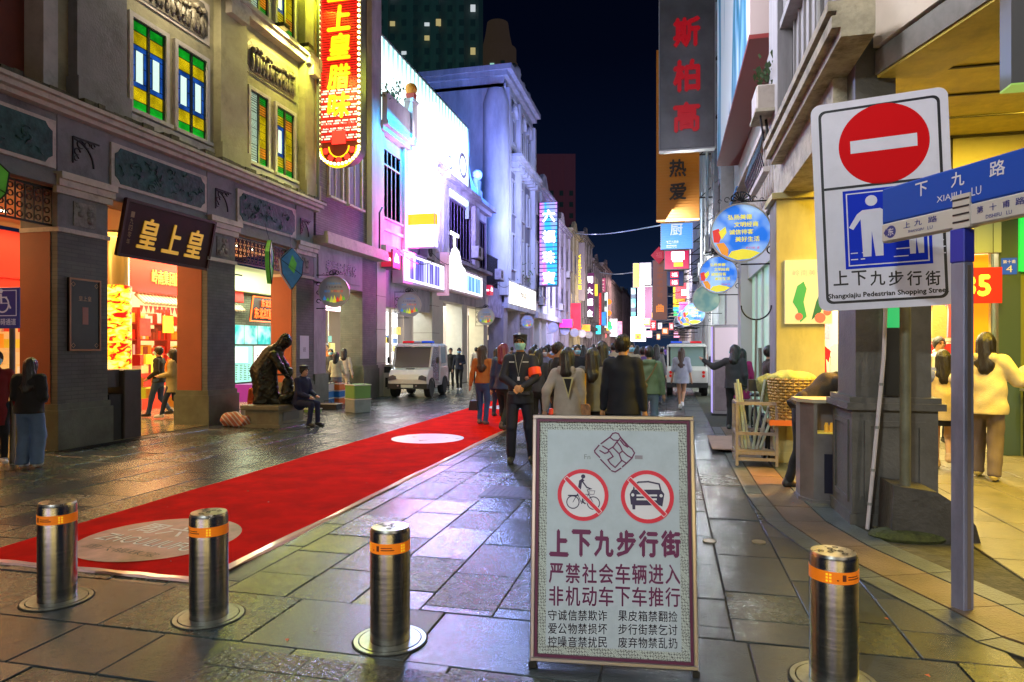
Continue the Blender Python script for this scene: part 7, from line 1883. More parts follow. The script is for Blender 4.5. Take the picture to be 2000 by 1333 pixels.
cd = thing('conduit', 'thin pale leaning conduit pipe with collars before the corner column', 'pipe', (a, b_, 0))
p0, p1 = Vector((a, b_, .02)), c_ + Vector((.02, .0, .6)); MB().tube([p0[:], c_[:], p1[:]], .017, 8).build('pipe', mat('mauve white pipe', (.5, .46, .5), .5, dirt=.3), cd, True)
for s_ in (.15, .35, .6, .85): q = p0.lerp(c_, s_); MB().tube([(q - Vector((0, 0, .012)))[:], (q + Vector((0, 0, .012)))[:]], .021, 8).build('collar', mat('grey collar', (.2, .2, .2), .5), cd)
bp = Vector(cpt(1740, 620, 6.0)); cl = thing('cable_box', 'black cable box with a small green lit display on the column', 'box', tuple(bp))
MB(south(bp.x - .02, 6.54, 0)).box(-.05, 1.78, 0, .05, 1.96, .05).build('display', mat('green display', (.01, .1, .04), .4, em=(.02, .6, .15), es=.8), cl); MB(south(bp.x - .02, 6.54, 0)).box(-.06, 1.18, 0, .07, 1.77, .04).build('box', IRONB, cl)

# ------------------------------------------------------------------ street name sign on its square post
nm_ = thing('street_name_sign', 'blue and white street name blade on a square grey post at right', 'sign', (1.72, 4.55, 0))
PST = mat('mauve grey post', (.24, .25, .38), .45, .3, var=.2, scale=4, stretch=(1, 1, .3), dirt=.35)
f = Fr((1.43, 5.11, 2.33), (.46, -.89, 0)); H2 = .375; L2 = 1.32
x, y = G(1880, 1192)
pf = Fr((x, y, 0), (.85, .52, 0)); MB(pf).box(-.042, .0, -.042, .042, 2.12, .042, ch=.006).build('post', PST, nm_); MB(pf).box(-.045, 2.12, -.045, .045, 2.325, .045, ch=.006).build('blue_sleeve', mat('blue sleeve', (.03, .04, .42), .4), nm_)
MB(pf).box(.0425, .02, -.015, .046, 2.1, .015).box(-.015, .02, .0425, .015, 2.1, .044).build('edge_strip', mat('dark strip', (.16, .13, .12), .5), nm_)
BLU2 = mat('street sign blue', (.005, .06, .42), .5, spec=.3)
NB = mat('street sign white', (.50, .47, .45), .4)
MB(f).box(0, .13, -.05, L2, H2, .0, ch=.01).build('name_panel', BLU2, nm_); MB(f).box(0, 0, -.055, L2, .13, .004, ch=.01).build('lower_panel', NB, nm_)
um = f.hit(1880, 400)[0]
MB(f).box(um - .058, -.005, -.06, um + .058, .20, .012).build('clamp', NB, nm_)
m_ = MB(f)
for z in (.03, .075, .12, .165): m_.box(um - .055, z, .012, um + .055, z + .010, .016)
m_.build('clamp_slot', BLK, nm_)
for ch, x0, x1 in (('下', 1788, 1812), ('九', 1858, 1884), ('路', 1933, 1964)):
    a, _ = f.hit(x0, 350); c, _ = f.hit(x1, 350); text(f, ch, a, .255, c, .345, WHT, nm_, d=.002, bold=.015, name='character')
for s, x0, x1 in (('XIAJIU', 1830, 1878), ('LU', 1898, 1917)): a, _ = f.hit(x0, 390); c, _ = f.hit(x1, 390); text(f, s, a, .175, c, .225, WHT, nm_, d=.002)
BI = mat('sign navy ink', (.02, .03, .22), .4)
for s, x0, x1, z0, z1 in (('上', 1766, 1779, .068, .108), ('九', 1787, 1802, .068, .108), ('路', 1814, 1832, .068, .108), ('SHANGJIU', 1775, 1806, .028, .050), ('LU', 1813, 1823, .028, .050), ('第', 1909, 1922, .062, .104), ('十', 1934, 1948, .062, .104), ('甫', 1960, 1974, .062, .104), ('路', 1985, 2003, .062, .104), ('DISHIFU', 1927, 1958, .022, .044), ('LU', 1967, 1978, .022, .044)):
    a, _ = f.hit(x0, 430); c, _ = f.hit(x1, 430); text(f, s, a, z0, c, z1, BI, nm_, d=.006, bold=.012)
a, _ = f.hit(1741, 450); MB(f).disc(a, .065, .042, .004, .0055, 24).poly([(a - .062, .065), (a - .04, .095), (a - .04, .035)][::-1], .004, .0054).build('direction_dot', BI, nm_); text(f, '东', a - .025, .040, a + .025, .090, WHT, nm_, d=.0062, bold=.01)

# ------------------------------------------------------------------ accessible way signs
def access(px, pyb, x0, x1, y0, y1, lb, turn=0, part=True):
    x, y = G(px, pyb); t = -x * math.sin(TH) + y * math.cos(TH)
    o = thing('access_sign', lb, 'sign', (x, y, 0), group='blue accessible way signs')
    zt, zb = 1.6 + (680 - y0) / 1300 * t, 1.6 + (680 - y1) / 1300 * t
    MB().lathe(x, y, [(.035, 0), (.035, zt)], 12).build('pole', mat('brown grey pole', (.16, .13, .11), .5, var=.2), o, True)
    f = Fr((x, y - .04, zb)).sub(0, 0, 0, turn=turn); w = (x1 - x0) / 1300 * t / max(.2, abs(math.cos(R_(turn)))) ; a = -w / 2 + ((x0 + x1) / 2 - px) / 1300 * t; h = zt - zb
    if turn: a = -.27; w = .54
    MB(f).box(a, 0, -.02, a + w, h, 0, ch=.008).build('plate', mat('night blue plate', (.015, .03, .14), .4, em=(.02, .05, .3), es=.12), o)
    W_ = mat('reflective white', (.6, .6, .62), .4, em=(.6, .6, .7), es=.15); cx = a + w * .5; zc = h * .66; s = w * .42
    m_ = MB(f); 
    for c0, c1, c2, c3 in ((a + .04, h * .30, a + w - .04, h * .30 + .012), (a + .04, h - .05, a + w - .04, h - .038), (a + .04, h * .30, a + .052, h - .038), (a + w - .052, h * .30, a + w - .04, h - .038)): m_.box(c0, c1, .001, c2, c3, .003)
    m_.build('white_line', W_, o)
    MB(f).disc(cx - s * .15, zc + s * .62, s * .13, .001, .003, 14).ring(cx - s * .05, zc - s * .18, s * .42, s * .52, .001, .003, 20, 130, 420).poly([(cx - s * .24, zc + s * .46), (cx - s * .10, zc + s * .46), (cx - s * .06, zc - .02), (cx + s * .42, zc - .02), (cx + s * .62, zc - s * .42), (cx + s * .52, zc - s * .46), (cx + s * .34, zc - s * .14), (cx - s * .20, zc - s * .14)][::-1], .001, .0031).poly([(cx - s * .1, zc + s * .28), (cx + s * .3, zc + s * .28), (cx + s * .3, zc + s * .20), (cx - s * .1, zc + s * .20)][::-1], .001, .0033).build('wheelchair_symbol', W_, o)
    text(f, '无障碍通道', a + .05, h * .08, a + w - .05, h * .24, W_, o, d=.003, bold=.01)
    return o


access(24, 905, -30, 47, 562, 642, 'blue wheelchair sign on a brown pole by the snack shop at left')
access(1580, 870, 1563, 1586, 474, 576, 'blue wheelchair sign seen almost edge on before the yellow column', turn=-62)
pn = thing('paper_notice', 'white paper notice taped to the third arcade pillar', 'notice', (-9.3, 15.7, 1.5)); f = FL; MB(FL).box(15.42, 1.32, .002, 15.85, 1.92, .008).build('sheet', mat('white paper', (.6, .58, .66), .7), pn); text(FL, '通告', 15.56, 1.5, 15.7, 1.62, INKD, pn, d=.010)

# ------------------------------------------------------------------ electric patrol carts
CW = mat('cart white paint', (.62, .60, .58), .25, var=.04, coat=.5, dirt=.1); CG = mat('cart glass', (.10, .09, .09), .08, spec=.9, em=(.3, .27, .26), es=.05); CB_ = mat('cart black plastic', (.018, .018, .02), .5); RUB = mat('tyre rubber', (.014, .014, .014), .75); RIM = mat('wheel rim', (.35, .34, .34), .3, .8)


def cart(label, x, y, rz, back=False):
    o = thing('patrol_cart', label, 'patrol cart', (x, y, 0), rz, 'electric patrol carts'); n = []
    LO = Fr((0, 0, 0), (0, 1, 0), (0, 0, 1)); w = .65

    def put(mb, nm, m, parent=o, smooth=False): q = mb.build(nm, m, None, smooth); q.parent = parent; return q
    body = MB(LO).poly([(.02, .40), (.0, .60), (.06, .76), (.22, .90), (.60, 1.0), (.68, .98), (.70, .46), (1.50, .46), (1.56, .96), (2.55, 1.0), (2.64, .86), (2.66, .40), (2.45, .38), (2.35, .55), (2.12, .62), (1.9, .55), (1.78, .34), (.86, .34), (.74, .55), (.50, .62), (.28, .55), (.18, .40)][::-1], -w, w)
    body.poly([(.55, .98), (.60, 1.0), (.72, .98), (.70, .46), (.62, .46)][::-1], -w + .04, w - .04)
    b = put(body, 'body', CW)
    put(MB(south(0, -.045)).box(-.20, .34, 0, .20, .44, .006), 'number_plate', mat('blank plate', (.5, .52, .5), .4), b); put(MB(LO).tube([(.60, .985, -.6), (.60, .985, .6)], .006, 4).tube([(.12, .80, -.61), (.12, .80, .61)], .005, 4), 'seam', CB_, b)
    for q_ in (b,): mm_ = q_.modifiers.new('soft', 'BEVEL'); mm_.width = .045; mm_.segments = 3; mm_.limit_method = 'ANGLE'; mm_.angle_limit = R_(50)
    hd_ = MB(LO).poly([(.03, .60), (.10, .77), (.26, .91), (.58, .99), (.58, .96), (.1, .6)][::-1], -w + .10, w - .10); put(hd_, 'hood', CW, b)
    put(MB(LO).poly([(.245, .915), (.33, .945), (.34, .93), (.26, .90)][::-1], -.14, .14), 'hood_slot', CB_, b)
    put(MB(LO).poly([(-.04, .30), (-.04, .46), (.05, .47), (.20, .40), (.28, .30)][::-1], -w + .0, w), 'front_bumper', CB_, b)
    put(MB(LO).poly([(2.72, .30), (2.72, .46), (2.6, .47), (2.5, .30)], -w, w), 'rear_bumper', CB_, b)
    SF = Fr((0, 0, 0), (1, 0, 0), (0, 0, 1)).sub(0, 0, .0)
    ws = MB(LO).poly([(.46, .97), (.66, 1.62), (.68, 1.62), (.49, .97)][::-1], -w + .07, w - .07); put(ws, 'windscreen', CG)
    put(MB().box(-.012, .44, .97, .012, .46, 1.0), 'wiper', CB_, b)
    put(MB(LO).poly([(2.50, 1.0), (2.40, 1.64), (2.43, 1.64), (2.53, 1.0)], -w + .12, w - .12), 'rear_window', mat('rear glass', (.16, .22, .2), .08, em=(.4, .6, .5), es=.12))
    for s in (-1, 1):
        e_ = (w - .035) * s
        put(MB(LO).tube([(.40, .95, e_), (.66, 1.60, e_), (.80, 1.68, e_)], .035, 8), 'front_post', CW); put(MB(LO).tube([(1.52, .96, e_), (1.50, 1.4, e_), (1.40, 1.66, e_)], .035, 8), 'middle_post', CW)
        put(MB(LO).poly([(1.54, .95), (2.56, .99), (2.44, 1.68), (2.25, 1.68), (2.38, 1.08), (1.72, 1.06), (1.62, 1.68), (1.44, 1.68)], e_ - .02, e_ + .02), 'side_frame', CW)
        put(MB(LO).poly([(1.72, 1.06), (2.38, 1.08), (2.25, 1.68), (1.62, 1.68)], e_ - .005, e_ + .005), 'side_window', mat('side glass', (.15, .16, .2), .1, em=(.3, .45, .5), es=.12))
        put(MB(LO).poly([(.72, .50), (1.50, .50), (1.50, 1.0), (1.46, 1.5), (1.36, 1.64), (.86, 1.64), (.72, 1.5), (.52, 1.0)], e_ - .006, e_ + .004), 'door_panel', mat('clear door sheet', (.35, .33, .42), .15, alpha=.55))
        for yy in (.51, 2.12):
            wh = MB(LO).lathe(yy, .285, [(.10, s * (w - .20)), (.265, s * (w - .19)), (.285, s * (w - .15)), (.285, s * (w - .02)), (.265, s * (w + .01)), (.17, s * (w + .01))] if s > 0 else [(.17, s * (w + .01)), (.265, s * (w + .01)), (.285, s * (w - .02)), (.285, s * (w - .15)), (.265, s * (w - .19)), (.10, s * (w - .20))], 24)
            wq = put(wh, 'wheel', RUB, o, True); rm = MB(LO).disc(yy, .285, .165, min(s * (w - .1), s * (w + .006)), max(s * (w - .1), s * (w + .006)), 20); put(rm, 'rim', RIM, wq)
            sp5 = MB(LO)
            for i in range(5): t = i * 1.257; sp5.disc(yy + .1 * math.cos(t), .285 + .1 * math.sin(t), .035, min(s * (w + .006), s * (w + .009)), max(s * (w + .006), s * (w + .009)), 8)
            put(sp5, 'rim_hole', CB_, wq)
            put(MB(LO).ring(yy, .30, .30, .345, min(s * (w - .06), s * (w + .025)), max(s * (w - .06), s * (w + .025)), 20, 0, 180), 'fender', CB_, b)
        F0 = Fr((0, 0, 0), (1, 0, 0), (0, 0, 1))
        put(MB(F0).poly([(s * .36, .60), (s * .62, .56), (s * .63, .68), (s * .48, .74), (s * .38, .70)][::s], .0, .02), 'headlight', mat('headlight glass', (.12, .12, .14), .1, .3), b)
        put(MB().ball((s * .30, -.03, .40), .035, 10, 6), 'fog_lamp', mat('fog lamp', (.6, .6, .6), .15, .6), b); put(MB(LO).tube([(.70, 1.15, s * w), (.62, 1.18, s * (w + .16))], .012, 5), 'mirror_arm', CB_); put(MB().box(s * (w + .14), .56, 1.10, s * (w + .22), .60, 1.30, ch=.0), 'mirror', CB_)
        for z0, c in ((.80, 'dim red lens'), (.68, 'bright red lens')): put(MB(Fr((0, 2.665, 0), (-1, 0, 0), (0, 0, 1))).disc(s * .52, z0, .05, 0, .02, 14), 'tail_light', mat(c, (.35, .01, .01), .25, em=(.9, .03, .02), es=.25), b)
    put(MB(Fr((0, 2.66, 0), (-1, 0, 0), (0, 0, 1))).disc(0, .72, .25, 0, .10, 28).disc(0, .72, .22, .10, .12, 28), 'spare_wheel_cover', CW, b)
    put(MB().box(-.6, .62, 1.66, .6, 2.50, 1.74, ch=.05).box(-.63, .55, 1.64, .63, 2.55, 1.68, ch=.03), 'roof', CW)
    lbx = MB().box(-.50, 1.05, 1.745, .50, 1.30, 1.765); lb_ = put(lbx, 'light_bar', CB_)
    for x0, x1, m in ((-.52, -.14, mat('red beacon', (.45, .01, .02), .2, em=(.9, .02, .03), es=.35)), (-.13, .13, mat('clear beacon', (.4, .4, .5), .2)), (.14, .52, mat('blue beacon', (.01, .05, .45), .2, em=(.02, .12, .9), es=.35))): put(MB().box(x0, 1.06, 1.765, x1, 1.29, 1.835, ch=.02), 'beacon', m, lb_)
    put(MB().box(-.55, .95, .62, .55, 1.35, .80, ch=.03).box(-.55, 1.35, .62, .55, 1.45, 1.2, ch=.03), 'seat', CB_); put(MB().tube([(-.25 + .14 * math.cos(t), .80 + .03 * math.sin(t), 1.08 + .14 * math.sin(t)) for t in [i * .63 for i in range(10)]], .014, 6, True).tube([(-.25, .70, .95), (-.25, .79, 1.08)], .015, 5), 'steering_wheel', CB_); put(MB().box(-.58, .60, .92, .58, .78, 1.02, ch=.02), 'dashboard', CB_)
    tf = Fr((0, -.002, 0), (1, 0, 0), (0, 0, 1))
    for i, ch in enumerate('巡逻'): q = text(Fr((0, .03, .62), (1, 0, 0), (0, .45, 1)), ch, -.16 + i * .20, -.04, -.03 + i * .20, .08, INKD, None, d=.012, bold=.03, name='character'); q.parent = b
    return o


cart('white electric patrol cart parked on the left, facing the viewer', -8.12, 19.75, 4)
cart('white electric patrol cart on the right, seen from behind', .52, 25.2, 180)
kp_ = thing('payment_kiosk', 'small pale kiosk machine standing left of the patrol cart', 'kiosk', (-9.2, 20.6, 0)); MB().box(-9.25, 20.45, 0, -8.95, 20.75, 1.05).build('body', mat('pale kiosk', (.5, .48, .44), .5), kp_); MB(south(-9.1, 20.445)).box(-.12, .78, 0, .12, .98, .01).build('screen', CB_, kp_); MB(south(-9.1, 20.445)).box(-.08, .30, 0, .10, .62, .01).build('slot_panel', CB_, kp_)
# ------------------------------------------------------------------ goods, sculpture, bins and racks
px0, py0 = -8.42, 11.8
pl_ = thing('plinth', 'low olive stone plinth carrying the bronze figures', 'plinth', (-8.0, 12.3, 0))
OLV = mat('olive stone', (.16, .15, .10), .5, var=.2, scale=4, dirt=.3)
MB().box(-8.45, 11.78, 0, -7.55, 12.85, .06).box(-8.38, 11.86, .06, -7.62, 12.78, .36).box(-8.45, 11.80, .36, -7.58, 12.84, .44, ch=.01).build('block', OLV, pl_)
MB().box(-7.619, 12.0, .12, -7.61, 12.6, .30).build('inset_panel', mat('inset stone', (.10, .10, .09), .6), pl_)
BRZ = mat('dark bronze', (.030, .030, .022), .30, .75, var=.5, scale=6, bump=.6, bscale=40)
bz = thing('bronze_sculpture', 'dark bronze group of a shaggy maned figure stooping over a smaller one on the plinth', 'sculpture', (-8.0, 12.25, .44), 20)


def brz(X, Y, Z):
    d = sd_cap(X, Y, Z, (-.20, 0, .70), (-.02, 0, .98), .24, .22, .85)                 # humped back in a quilted coat
    d = smin(d, sd_cap(X, Y, Z, (-.05, 0, 1.0), (.17, 0, 1.22), .16, .10, .9), .08)
    d = smin(d, sd_ell(X, Y, Z, (.25, 0, 1.31), (.115, .11, .14)), .05)
    for q in (-1, 1):
        d = smin(d, sd_cap(X, Y, Z, (.05, q * .20, 1.02), (.20, q * .24, .78), .085, .07), .05)
        d = smin(d, sd_cap(X, Y, Z, (.20, q * .24, .78), (.30, q * .12, .58), .07, .05), .04)
        d = smin(d, sd_cap(X, Y, Z, (-.22, q * .12, .62), (-.12 + q * .06, q * .15, .34), .13, .10), .06)
        d = smin(d, sd_cap(X, Y, Z, (-.12 + q * .06, q * .15, .34), (-.2 + q * .1, q * .16, .05), .09, .07), .04)
        d = smin(d, sd_cap(X, Y, Z, (-.2 + q * .1, q * .16, .05), (-.05 + q * .1, q * .16, .04), .06, .05), .03)
    d = smin(d, sd_cap(X, Y, Z, (-.26, 0, .66), (-.22, 0, .30), .20, .16, .6), .05)
    d = np.minimum(d, smin(sd_cap(X, Y, Z, (.28, -.02, .16), (.30, 0, .46), .13, .11), sd_ell(X, Y, Z, (.32, 0, .66), (.085, .085, .10)), .03))
    d = smin(d, sd_cap(X, Y, Z, (.22, -.2, .12), (.44, -.16, .22), .07, .06), .04); d = smin(d, sd_cap(X, Y, Z, (.22, .2, .12), (.44, .16, .22), .07, .06), .04)
    d = smin(d, sd_cap(X, Y, Z, (.05, 0, .05), (.35, 0, .06), .14, .12), .05)
    d = smin(d, sd_cap(X, Y, Z, (-.16, 0, .62), (-.14, 0, .22), .24, .25, .8), .05)
    mane = np.clip(1 - np.sqrt((X - .20) ** 2 + Y ** 2 + (Z - 1.32) ** 2) / .26, 0, 1)
    d = d - mane * .035 * (np.sin(X * 70 + Z * 30) * np.sin(Y * 60 + Z * 50) + .6)
    return d + .006 * np.sin(X * 50 + Z * 10) * np.sin(Z * 55 - X * 10) + np.where(Z < .01, 1, 0)


skin('figure', brz, [-.6, -.45, -.02], [.62, .45, 1.55], .016, BRZ, bz)
o = MB(Fr((.30, -.30, .62), (1, 0, 0), (0, 0, 1))).box(-.16, -.02, 0, .16, .01, .03).build('tray', BRZ, None); o.parent = bz
GD = dict(b=mat('blue plastic goods', (.02, .16, .45), .3), o=mat('orange plastic goods', (.65, .15, .02), .35), g=mat('green cloth goods', (.14, .30, .08), .8, bump=.5), s=mat('grey cloth goods', (.22, .27, .27), .8, var=.2, bump=.5), r=mat('red goods', (.5, .03, .03), .5), w=mat('white goods', (.6, .58, .52), .5), k=mat('black goods', (.02, .02, .025), .5), n=mat('brown goods', (.25, .11, .05), .7))


def crate(px, pyb, w, dp, h, cols, lb, z=0., turn=0, name='storage_box', cat='box'):
    x, y = G(px, pyb); o = thing(name, lb, cat, (x, y, z), turn, 'street seller goods by the third pillar'); n = len(cols)
    for i, c in enumerate(cols):
        z0, z1 = h * i / n, h * (i + 1) / n; q = MB().box(-w / 2, 0, z0 + .004, w / 2, dp, z1 - .004, ch=.015).build('tier', GD[c], None); q.parent = o
        q2 = MB().box(-w / 2 - .012, -.012, z1 - .03, w / 2 + .012, dp + .012, z1 - .008).build('rim', GD['w'] if c != 'w' else GD['k'], None); q2.parent = o
    q = MB().tube([(-.1, .0, h), (-.1, 0, h + .06), (.1, 0, h + .06), (.1, 0, h)], .01, 5).build('handle', GD['k'], None); q.parent = o
    return o


crate(683, 806, .50, .45, .70, 'sg', 'big green and grey checked cloth trunk standing in front of the goods', name='cloth_trunk', cat='trunk', turn=-35)
crate(628, 792, .42, .35, .62, 'bbw', 'stack of blue plastic boxes left of the orange ones'); crate(650, 790, .40, .35, .60, 'obo', 'stack of orange and blue boxes right of the blue stack'); crate(664, 786, .30, .3, .55, 'rwr', 'red and white boxes behind the cloth trunk')
crate(640, 800, .5, .3, .16, 'k', 'flat black bag lying before the plastic boxes', name='flat_bag', cat='bag'); crate(606, 806, .35, .25, .10, 'g', 'flat green tray on the paving by the seated woman', name='tray', cat='tray')
x, y = G(462, 834); bg = thing('striped_bag', 'red white and blue striped nylon bag slumped at the second pillar', 'bag', (x, y, 0)); m_ = mat('striped nylon', (.4, .15, .1), .6); N, L, b = nodes_of(m_)
t = N.new('ShaderNodeTexCoord'); wv = N.new('ShaderNodeTexWave'); wv.inputs['Scale'].default_value = 2.6; wv.inputs['Distortion'].default_value = .6; wv.bands_direction = 'DIAGONAL'; L.new(t.outputs['Object'], wv.inputs[0]); r = N.new('ShaderNodeValToRGB'); r.color_ramp.interpolation = 'CONSTANT'
r.color_ramp.elements[0].color = (.32, .09, .06, 1); r.color_ramp.elements[1].position = .35; r.color_ramp.elements[1].color = (.6, .55, .5, 1)
for p_, c_ in ((.5, (.05, .12, .25, 1)), (.62, (.6, .55, .5, 1)), (.75, (.30, .10, .05, 1))): e = r.color_ramp.elements.new(p_); e.color = c_
L.new(wv.outputs[0], r.inputs[0]); L.new(r.outputs[0], b.inputs['Base Color'])
skin('bag', lambda X, Y, Z: sd_cap(X, Y, Z, (-.16, 0, .13), (.16, .02, .11), .17, .14, .8) + folds(X, Y, Z, .016, 1) + np.where(Z < .005, 1, 0), [-.45, -.3, -.02], [.45, .3, .45], .018, m_, bg)
for k, (px, py, cs, lb) in enumerate(((478, 800, 'rw', 'red bucket with packets beside the bronze group'), (492, 798, 'ws', 'pale boxes beside the red bucket'))):
    x, y = G(px, py + 26); crate(px, py + 26, .22, .2, .30, cs, lb, z=0)
# bin
bn_ = thing('litter_bin', 'grey metal litter bin with an open hatch beside the corner column', 'bin', (1.53, 7.3, 0))
BG = mat('grey bin metal', (.26, .25, .27), .32, .6, var=.15, dirt=.15)
MB(WORLD).poly([(1.40, 7.30), (1.72, 7.30), (1.72, 7.75), (1.30, 7.75), (1.30, 7.48)], 0, .05).build('foot', BG, bn_)
MB(WORLD).poly([(1.42, 7.33), (1.455, 7.33), (1.455, 7.73), (1.32, 7.73), (1.32, 7.50)], .05, 1.04).box(1.455, 7.33, .05, 1.70, 7.73, .72).box(1.455, 7.60, .72, 1.70, 7.73, 1.04).box(1.66, 7.33, .72, 1.70, 7.6, 1.04).build('body', BG, bn_)
MB(WORLD).poly([(1.40, 7.29), (1.72, 7.29), (1.72, 7.76), (1.28, 7.76), (1.28, 7.47)], 1.04, 1.075).build('lid', mat('sand bin lid', (.5, .45, .33), .4, .3), bn_)
MB(south(1.52, 7.329)).box(.0, .12, 0, .17, .52, .006).build('poster', mat('bin poster', (.008, .01, .03), .4), bn_); text(south(1.52, 7.329), '垃圾分类', .09, .22, .15, .48, INK, bn_, d=.008, vertical=True)
MB().box(1.46, 7.335, .725, 1.68, 7.55, .735).build('hatch_shelf', mat('yellow shelf', (.75, .6, .1), .5, em=(1, .7, .1), es=.25), bn_)
for i in range(3):
    jr = MB().lathe(1.56 + i * .05, 7.42, [(.022, .736), (.022, .80), (.014, .82), (.016, .83)], 10).build('jar', mat('amber jar', (.6, .3, .03), .2, em=(1, .5, .05), es=.3), None, True, label='%s small amber jar standing in the bin hatch' % ['left', 'middle', 'right'][i], category='jar', group='amber jars in the bin hatch')
# steel rack with pipes
rk = thing('steel_rack', 'rusty white steel tube rack on the footpath with pale pipes standing in it', 'rack', (1.1, 9.6, 0))
RKM = mat('chipped white tube', (.34, .28, .26), .5, var=.25, scale=9, dirt=.5, dirtcol=(.12, .05, .02))
x0, x1, y0, y1 = .86, 1.36, 9.35, 9.85
m_ = MB()
for x in (x0, x1):
    for y in (y0, y1): m_.box(x - .018, y - .018, .03, x + .018, y + .018, .86)
m_.build('leg', RKM, rk)
for z in (.12, .20, .46, .86):
    m_ = MB(); m_.box(x0, y0 - .014, z - .02, x1, y0 + .014, z + .02).box(x0, y1 - .014, z - .02, x1, y1 + .014, z + .02).box(x0 - .014, y0, z - .018, x0 + .014, y1, z + .018).box(x1 - .014, y0, z - .018, x1 + .014, y1, z + .018); m_.build('rail', RKM, rk)
MB().box(x0, y0, .21, x1, y1, .225).build('shelf', mat('worn shelf board', (.3, .22, .12), .7), rk)
pb_ = thing('pipe_bundle', 'bundle of pale green and white plastic pipes leaning in the steel rack', 'pipes', (1.05, 9.6, .2))
for i in range(6): xx = .95 + i * .045; MB().tube([(xx, 9.55, .23), (.86 + i * (.13 if i > 2 else .03), 9.6, 1.12 + .05 * (i % 2))], .020, 8).build('tube', mat('pale tube', (.42, .50, .42), .3, var=.2) if i % 2 else mat('clear tube', (.5, .5, .45), .2, alpha=.75), pb_, True)
hp = thing('hoop_stand', 'tall thin stand with a black half hoop on top', 'stand', (1.14, 9.9, 0))
c0 = cpt(1477, 597, 9.6); MB(south(c0.x, c0.y, c0.z)).tube([(.205 * math.cos(t), .205 * math.sin(t), 0) for t in [math.pi + i * math.pi / 14 for i in range(15)]], .011, 8).build('hoop', IRONB, hp, True)
MB().tube([(c0.x, c0.y, c0.z - .205), (c0.x - .03, c0.y, .05)], .014, 8).tube([(c0.x + .05, c0.y, 1.6), (c0.x + .06, c0.y, .9)], .025, 8).build('pole', mat('dull pole', (.25, .25, .22), .4, .6), hp, True)
bk = thing('cargo_bicycle', 'old black bicycle loaded behind the steel rack', 'bicycle', (1.3, 10.1, 0))
for yy in (9.95, 11.0):
    w_ = MB(Fr((1.27, yy, .36), (0, 1, 0), (0, 0, 1))); w_.tube([(.31 * math.cos(i * .262), .31 * math.sin(i * .262), 0) for i in range(24)], .02, 6, True); q = w_.build('wheel', RUB, bk, True)
    s_ = MB(Fr((1.27, yy, .36), (0, 1, 0), (0, 0, 1)))
    for i in range(12): s_.tube([(0, 0, 0), (.3 * math.cos(i * .524), .3 * math.sin(i * .524), 0)], .003, 3)
    s_.build('spokes', RIM, q)
MB().tube([(1.27, 9.95, .36), (1.27, 10.3, .75), (1.27, 10.85, .72), (1.27, 11.0, .36)], .016, 6).tube([(1.27, 10.3, .75), (1.27, 10.45, .34), (1.27, 10.85, .72)], .016, 6).tube([(1.27, 10.25, .62), (1.27, 10.22, 1.0), (1.0, 10.2, 1.05)], .014, 6).tube([(1.27, 10.22, 1.0), (1.5, 10.2, 1.05)], .014, 6).build('frame', IRONB, bk, True)
MB().box(1.19, 10.7, .86, 1.35, 10.95, .90, ch=.015).build('saddle', CB_, bk); MB().box(1.05, 9.75, 1.0, 1.28, 9.9, 1.16).build('lamp_box', CB_, bk)
bw = thing('board_tray', 'orange edged wooden tray board under the wicker basket', 'tray', (1.6, 9.5, .6)); MB().box(1.26, 9.22, .60, 1.86, 9.72, .635).build('board', mat('tray board', (.35, .18, .06), .6, var=.3), bw); MB().box(1.25, 9.205, .59, 1.87, 9.219, .66).build('lip', mat('orange lip', (.7, .16, .03), .5), bw)
for x in (1.3, 1.82): MB().box(x - .015, 9.6, .04, x + .015, 9.63, .60).build('leg', IRONB, bw)
bsk = thing('wicker_basket', 'large round wicker basket covered with a yellow green cloth', 'basket', (1.58, 9.5, .64))
WK = mat('wicker', (.42, .26, .08), .6, var=.3, scale=10)
m_ = MB(); nst = 34
for j in range(15):
    z = .655 + j * .038; rr_ = .245 + .05 * math.sin(j / 14 * 1.6)
    m_.tube([(1.58 + (rr_ + (.013 if (i + j) % 2 else -.013)) * math.cos(2 * math.pi * i / nst), 9.5 + (rr_ + (.013 if (i + j) % 2 else -.013)) * math.sin(2 * math.pi * i / nst), z) for i in range(nst)], .0155, 5, True, flat=1.1)
m_.build('woven_rows', WK, bsk, True, kind='stuff')
m_ = MB()
for i in range(nst): t = 2 * math.pi * i / nst; m_.tube([(1.58 + (.245 + .05 * math.sin(s * 1.6)) * math.cos(t), 9.5 + (.245 + .05 * math.sin(s * 1.6)) * math.sin(t), .645 + s * .56) for s in (0, .33, .66, 1)], .008, 4)
m_.build('stakes', WK, bsk, True, kind='stuff'); MB().lathe(1.58, 9.5, [(.235, .645), (.28, 1.15)], 20).build('lining', mat('basket inside', (.15, .09, .03), .8), bsk)
cf = mat('yellow green cloth', (.50, .48, .12), .85, var=.2, bump=.5, bscale=30)
skin('cover_cloth', lambda X, Y, Z: sd_ell(X, Y, Z, (.0, 0, .02), (.30, .30, .10)) + folds(X, Y, Z, .012, 2), [-.45, -.45, -.15], [.45, .45, .25], .018, cf, bsk).location = (0, 0, .54)
sk_ = thing('folded_sack', 'olive cloth sack slung on the bicycle left of the basket', 'sack', (1.28, 9.75, 1.0)); skin('cloth', lambda X, Y, Z: sd_cap(X, Y, Z, (0, 0, .12), (.02, 0, -.18), .13, .09, .8) + folds(X, Y, Z, .012, 5), [-.3, -.3, -.4], [.3, .3, .35], .018, mat('olive cloth', (.25, .27, .12), .85, bump=.5), sk_)
mt = thing('floor_mat', 'terracotta and grey cardboard sheets lying on the footpath before the rack', 'mat', (.9, 11, .06)); MB().box(.62, 10.6, .05, 1.1, 12.2, .062).build('sheet', mat('cardboard', (.35, .22, .16), .8, var=.2), mt)
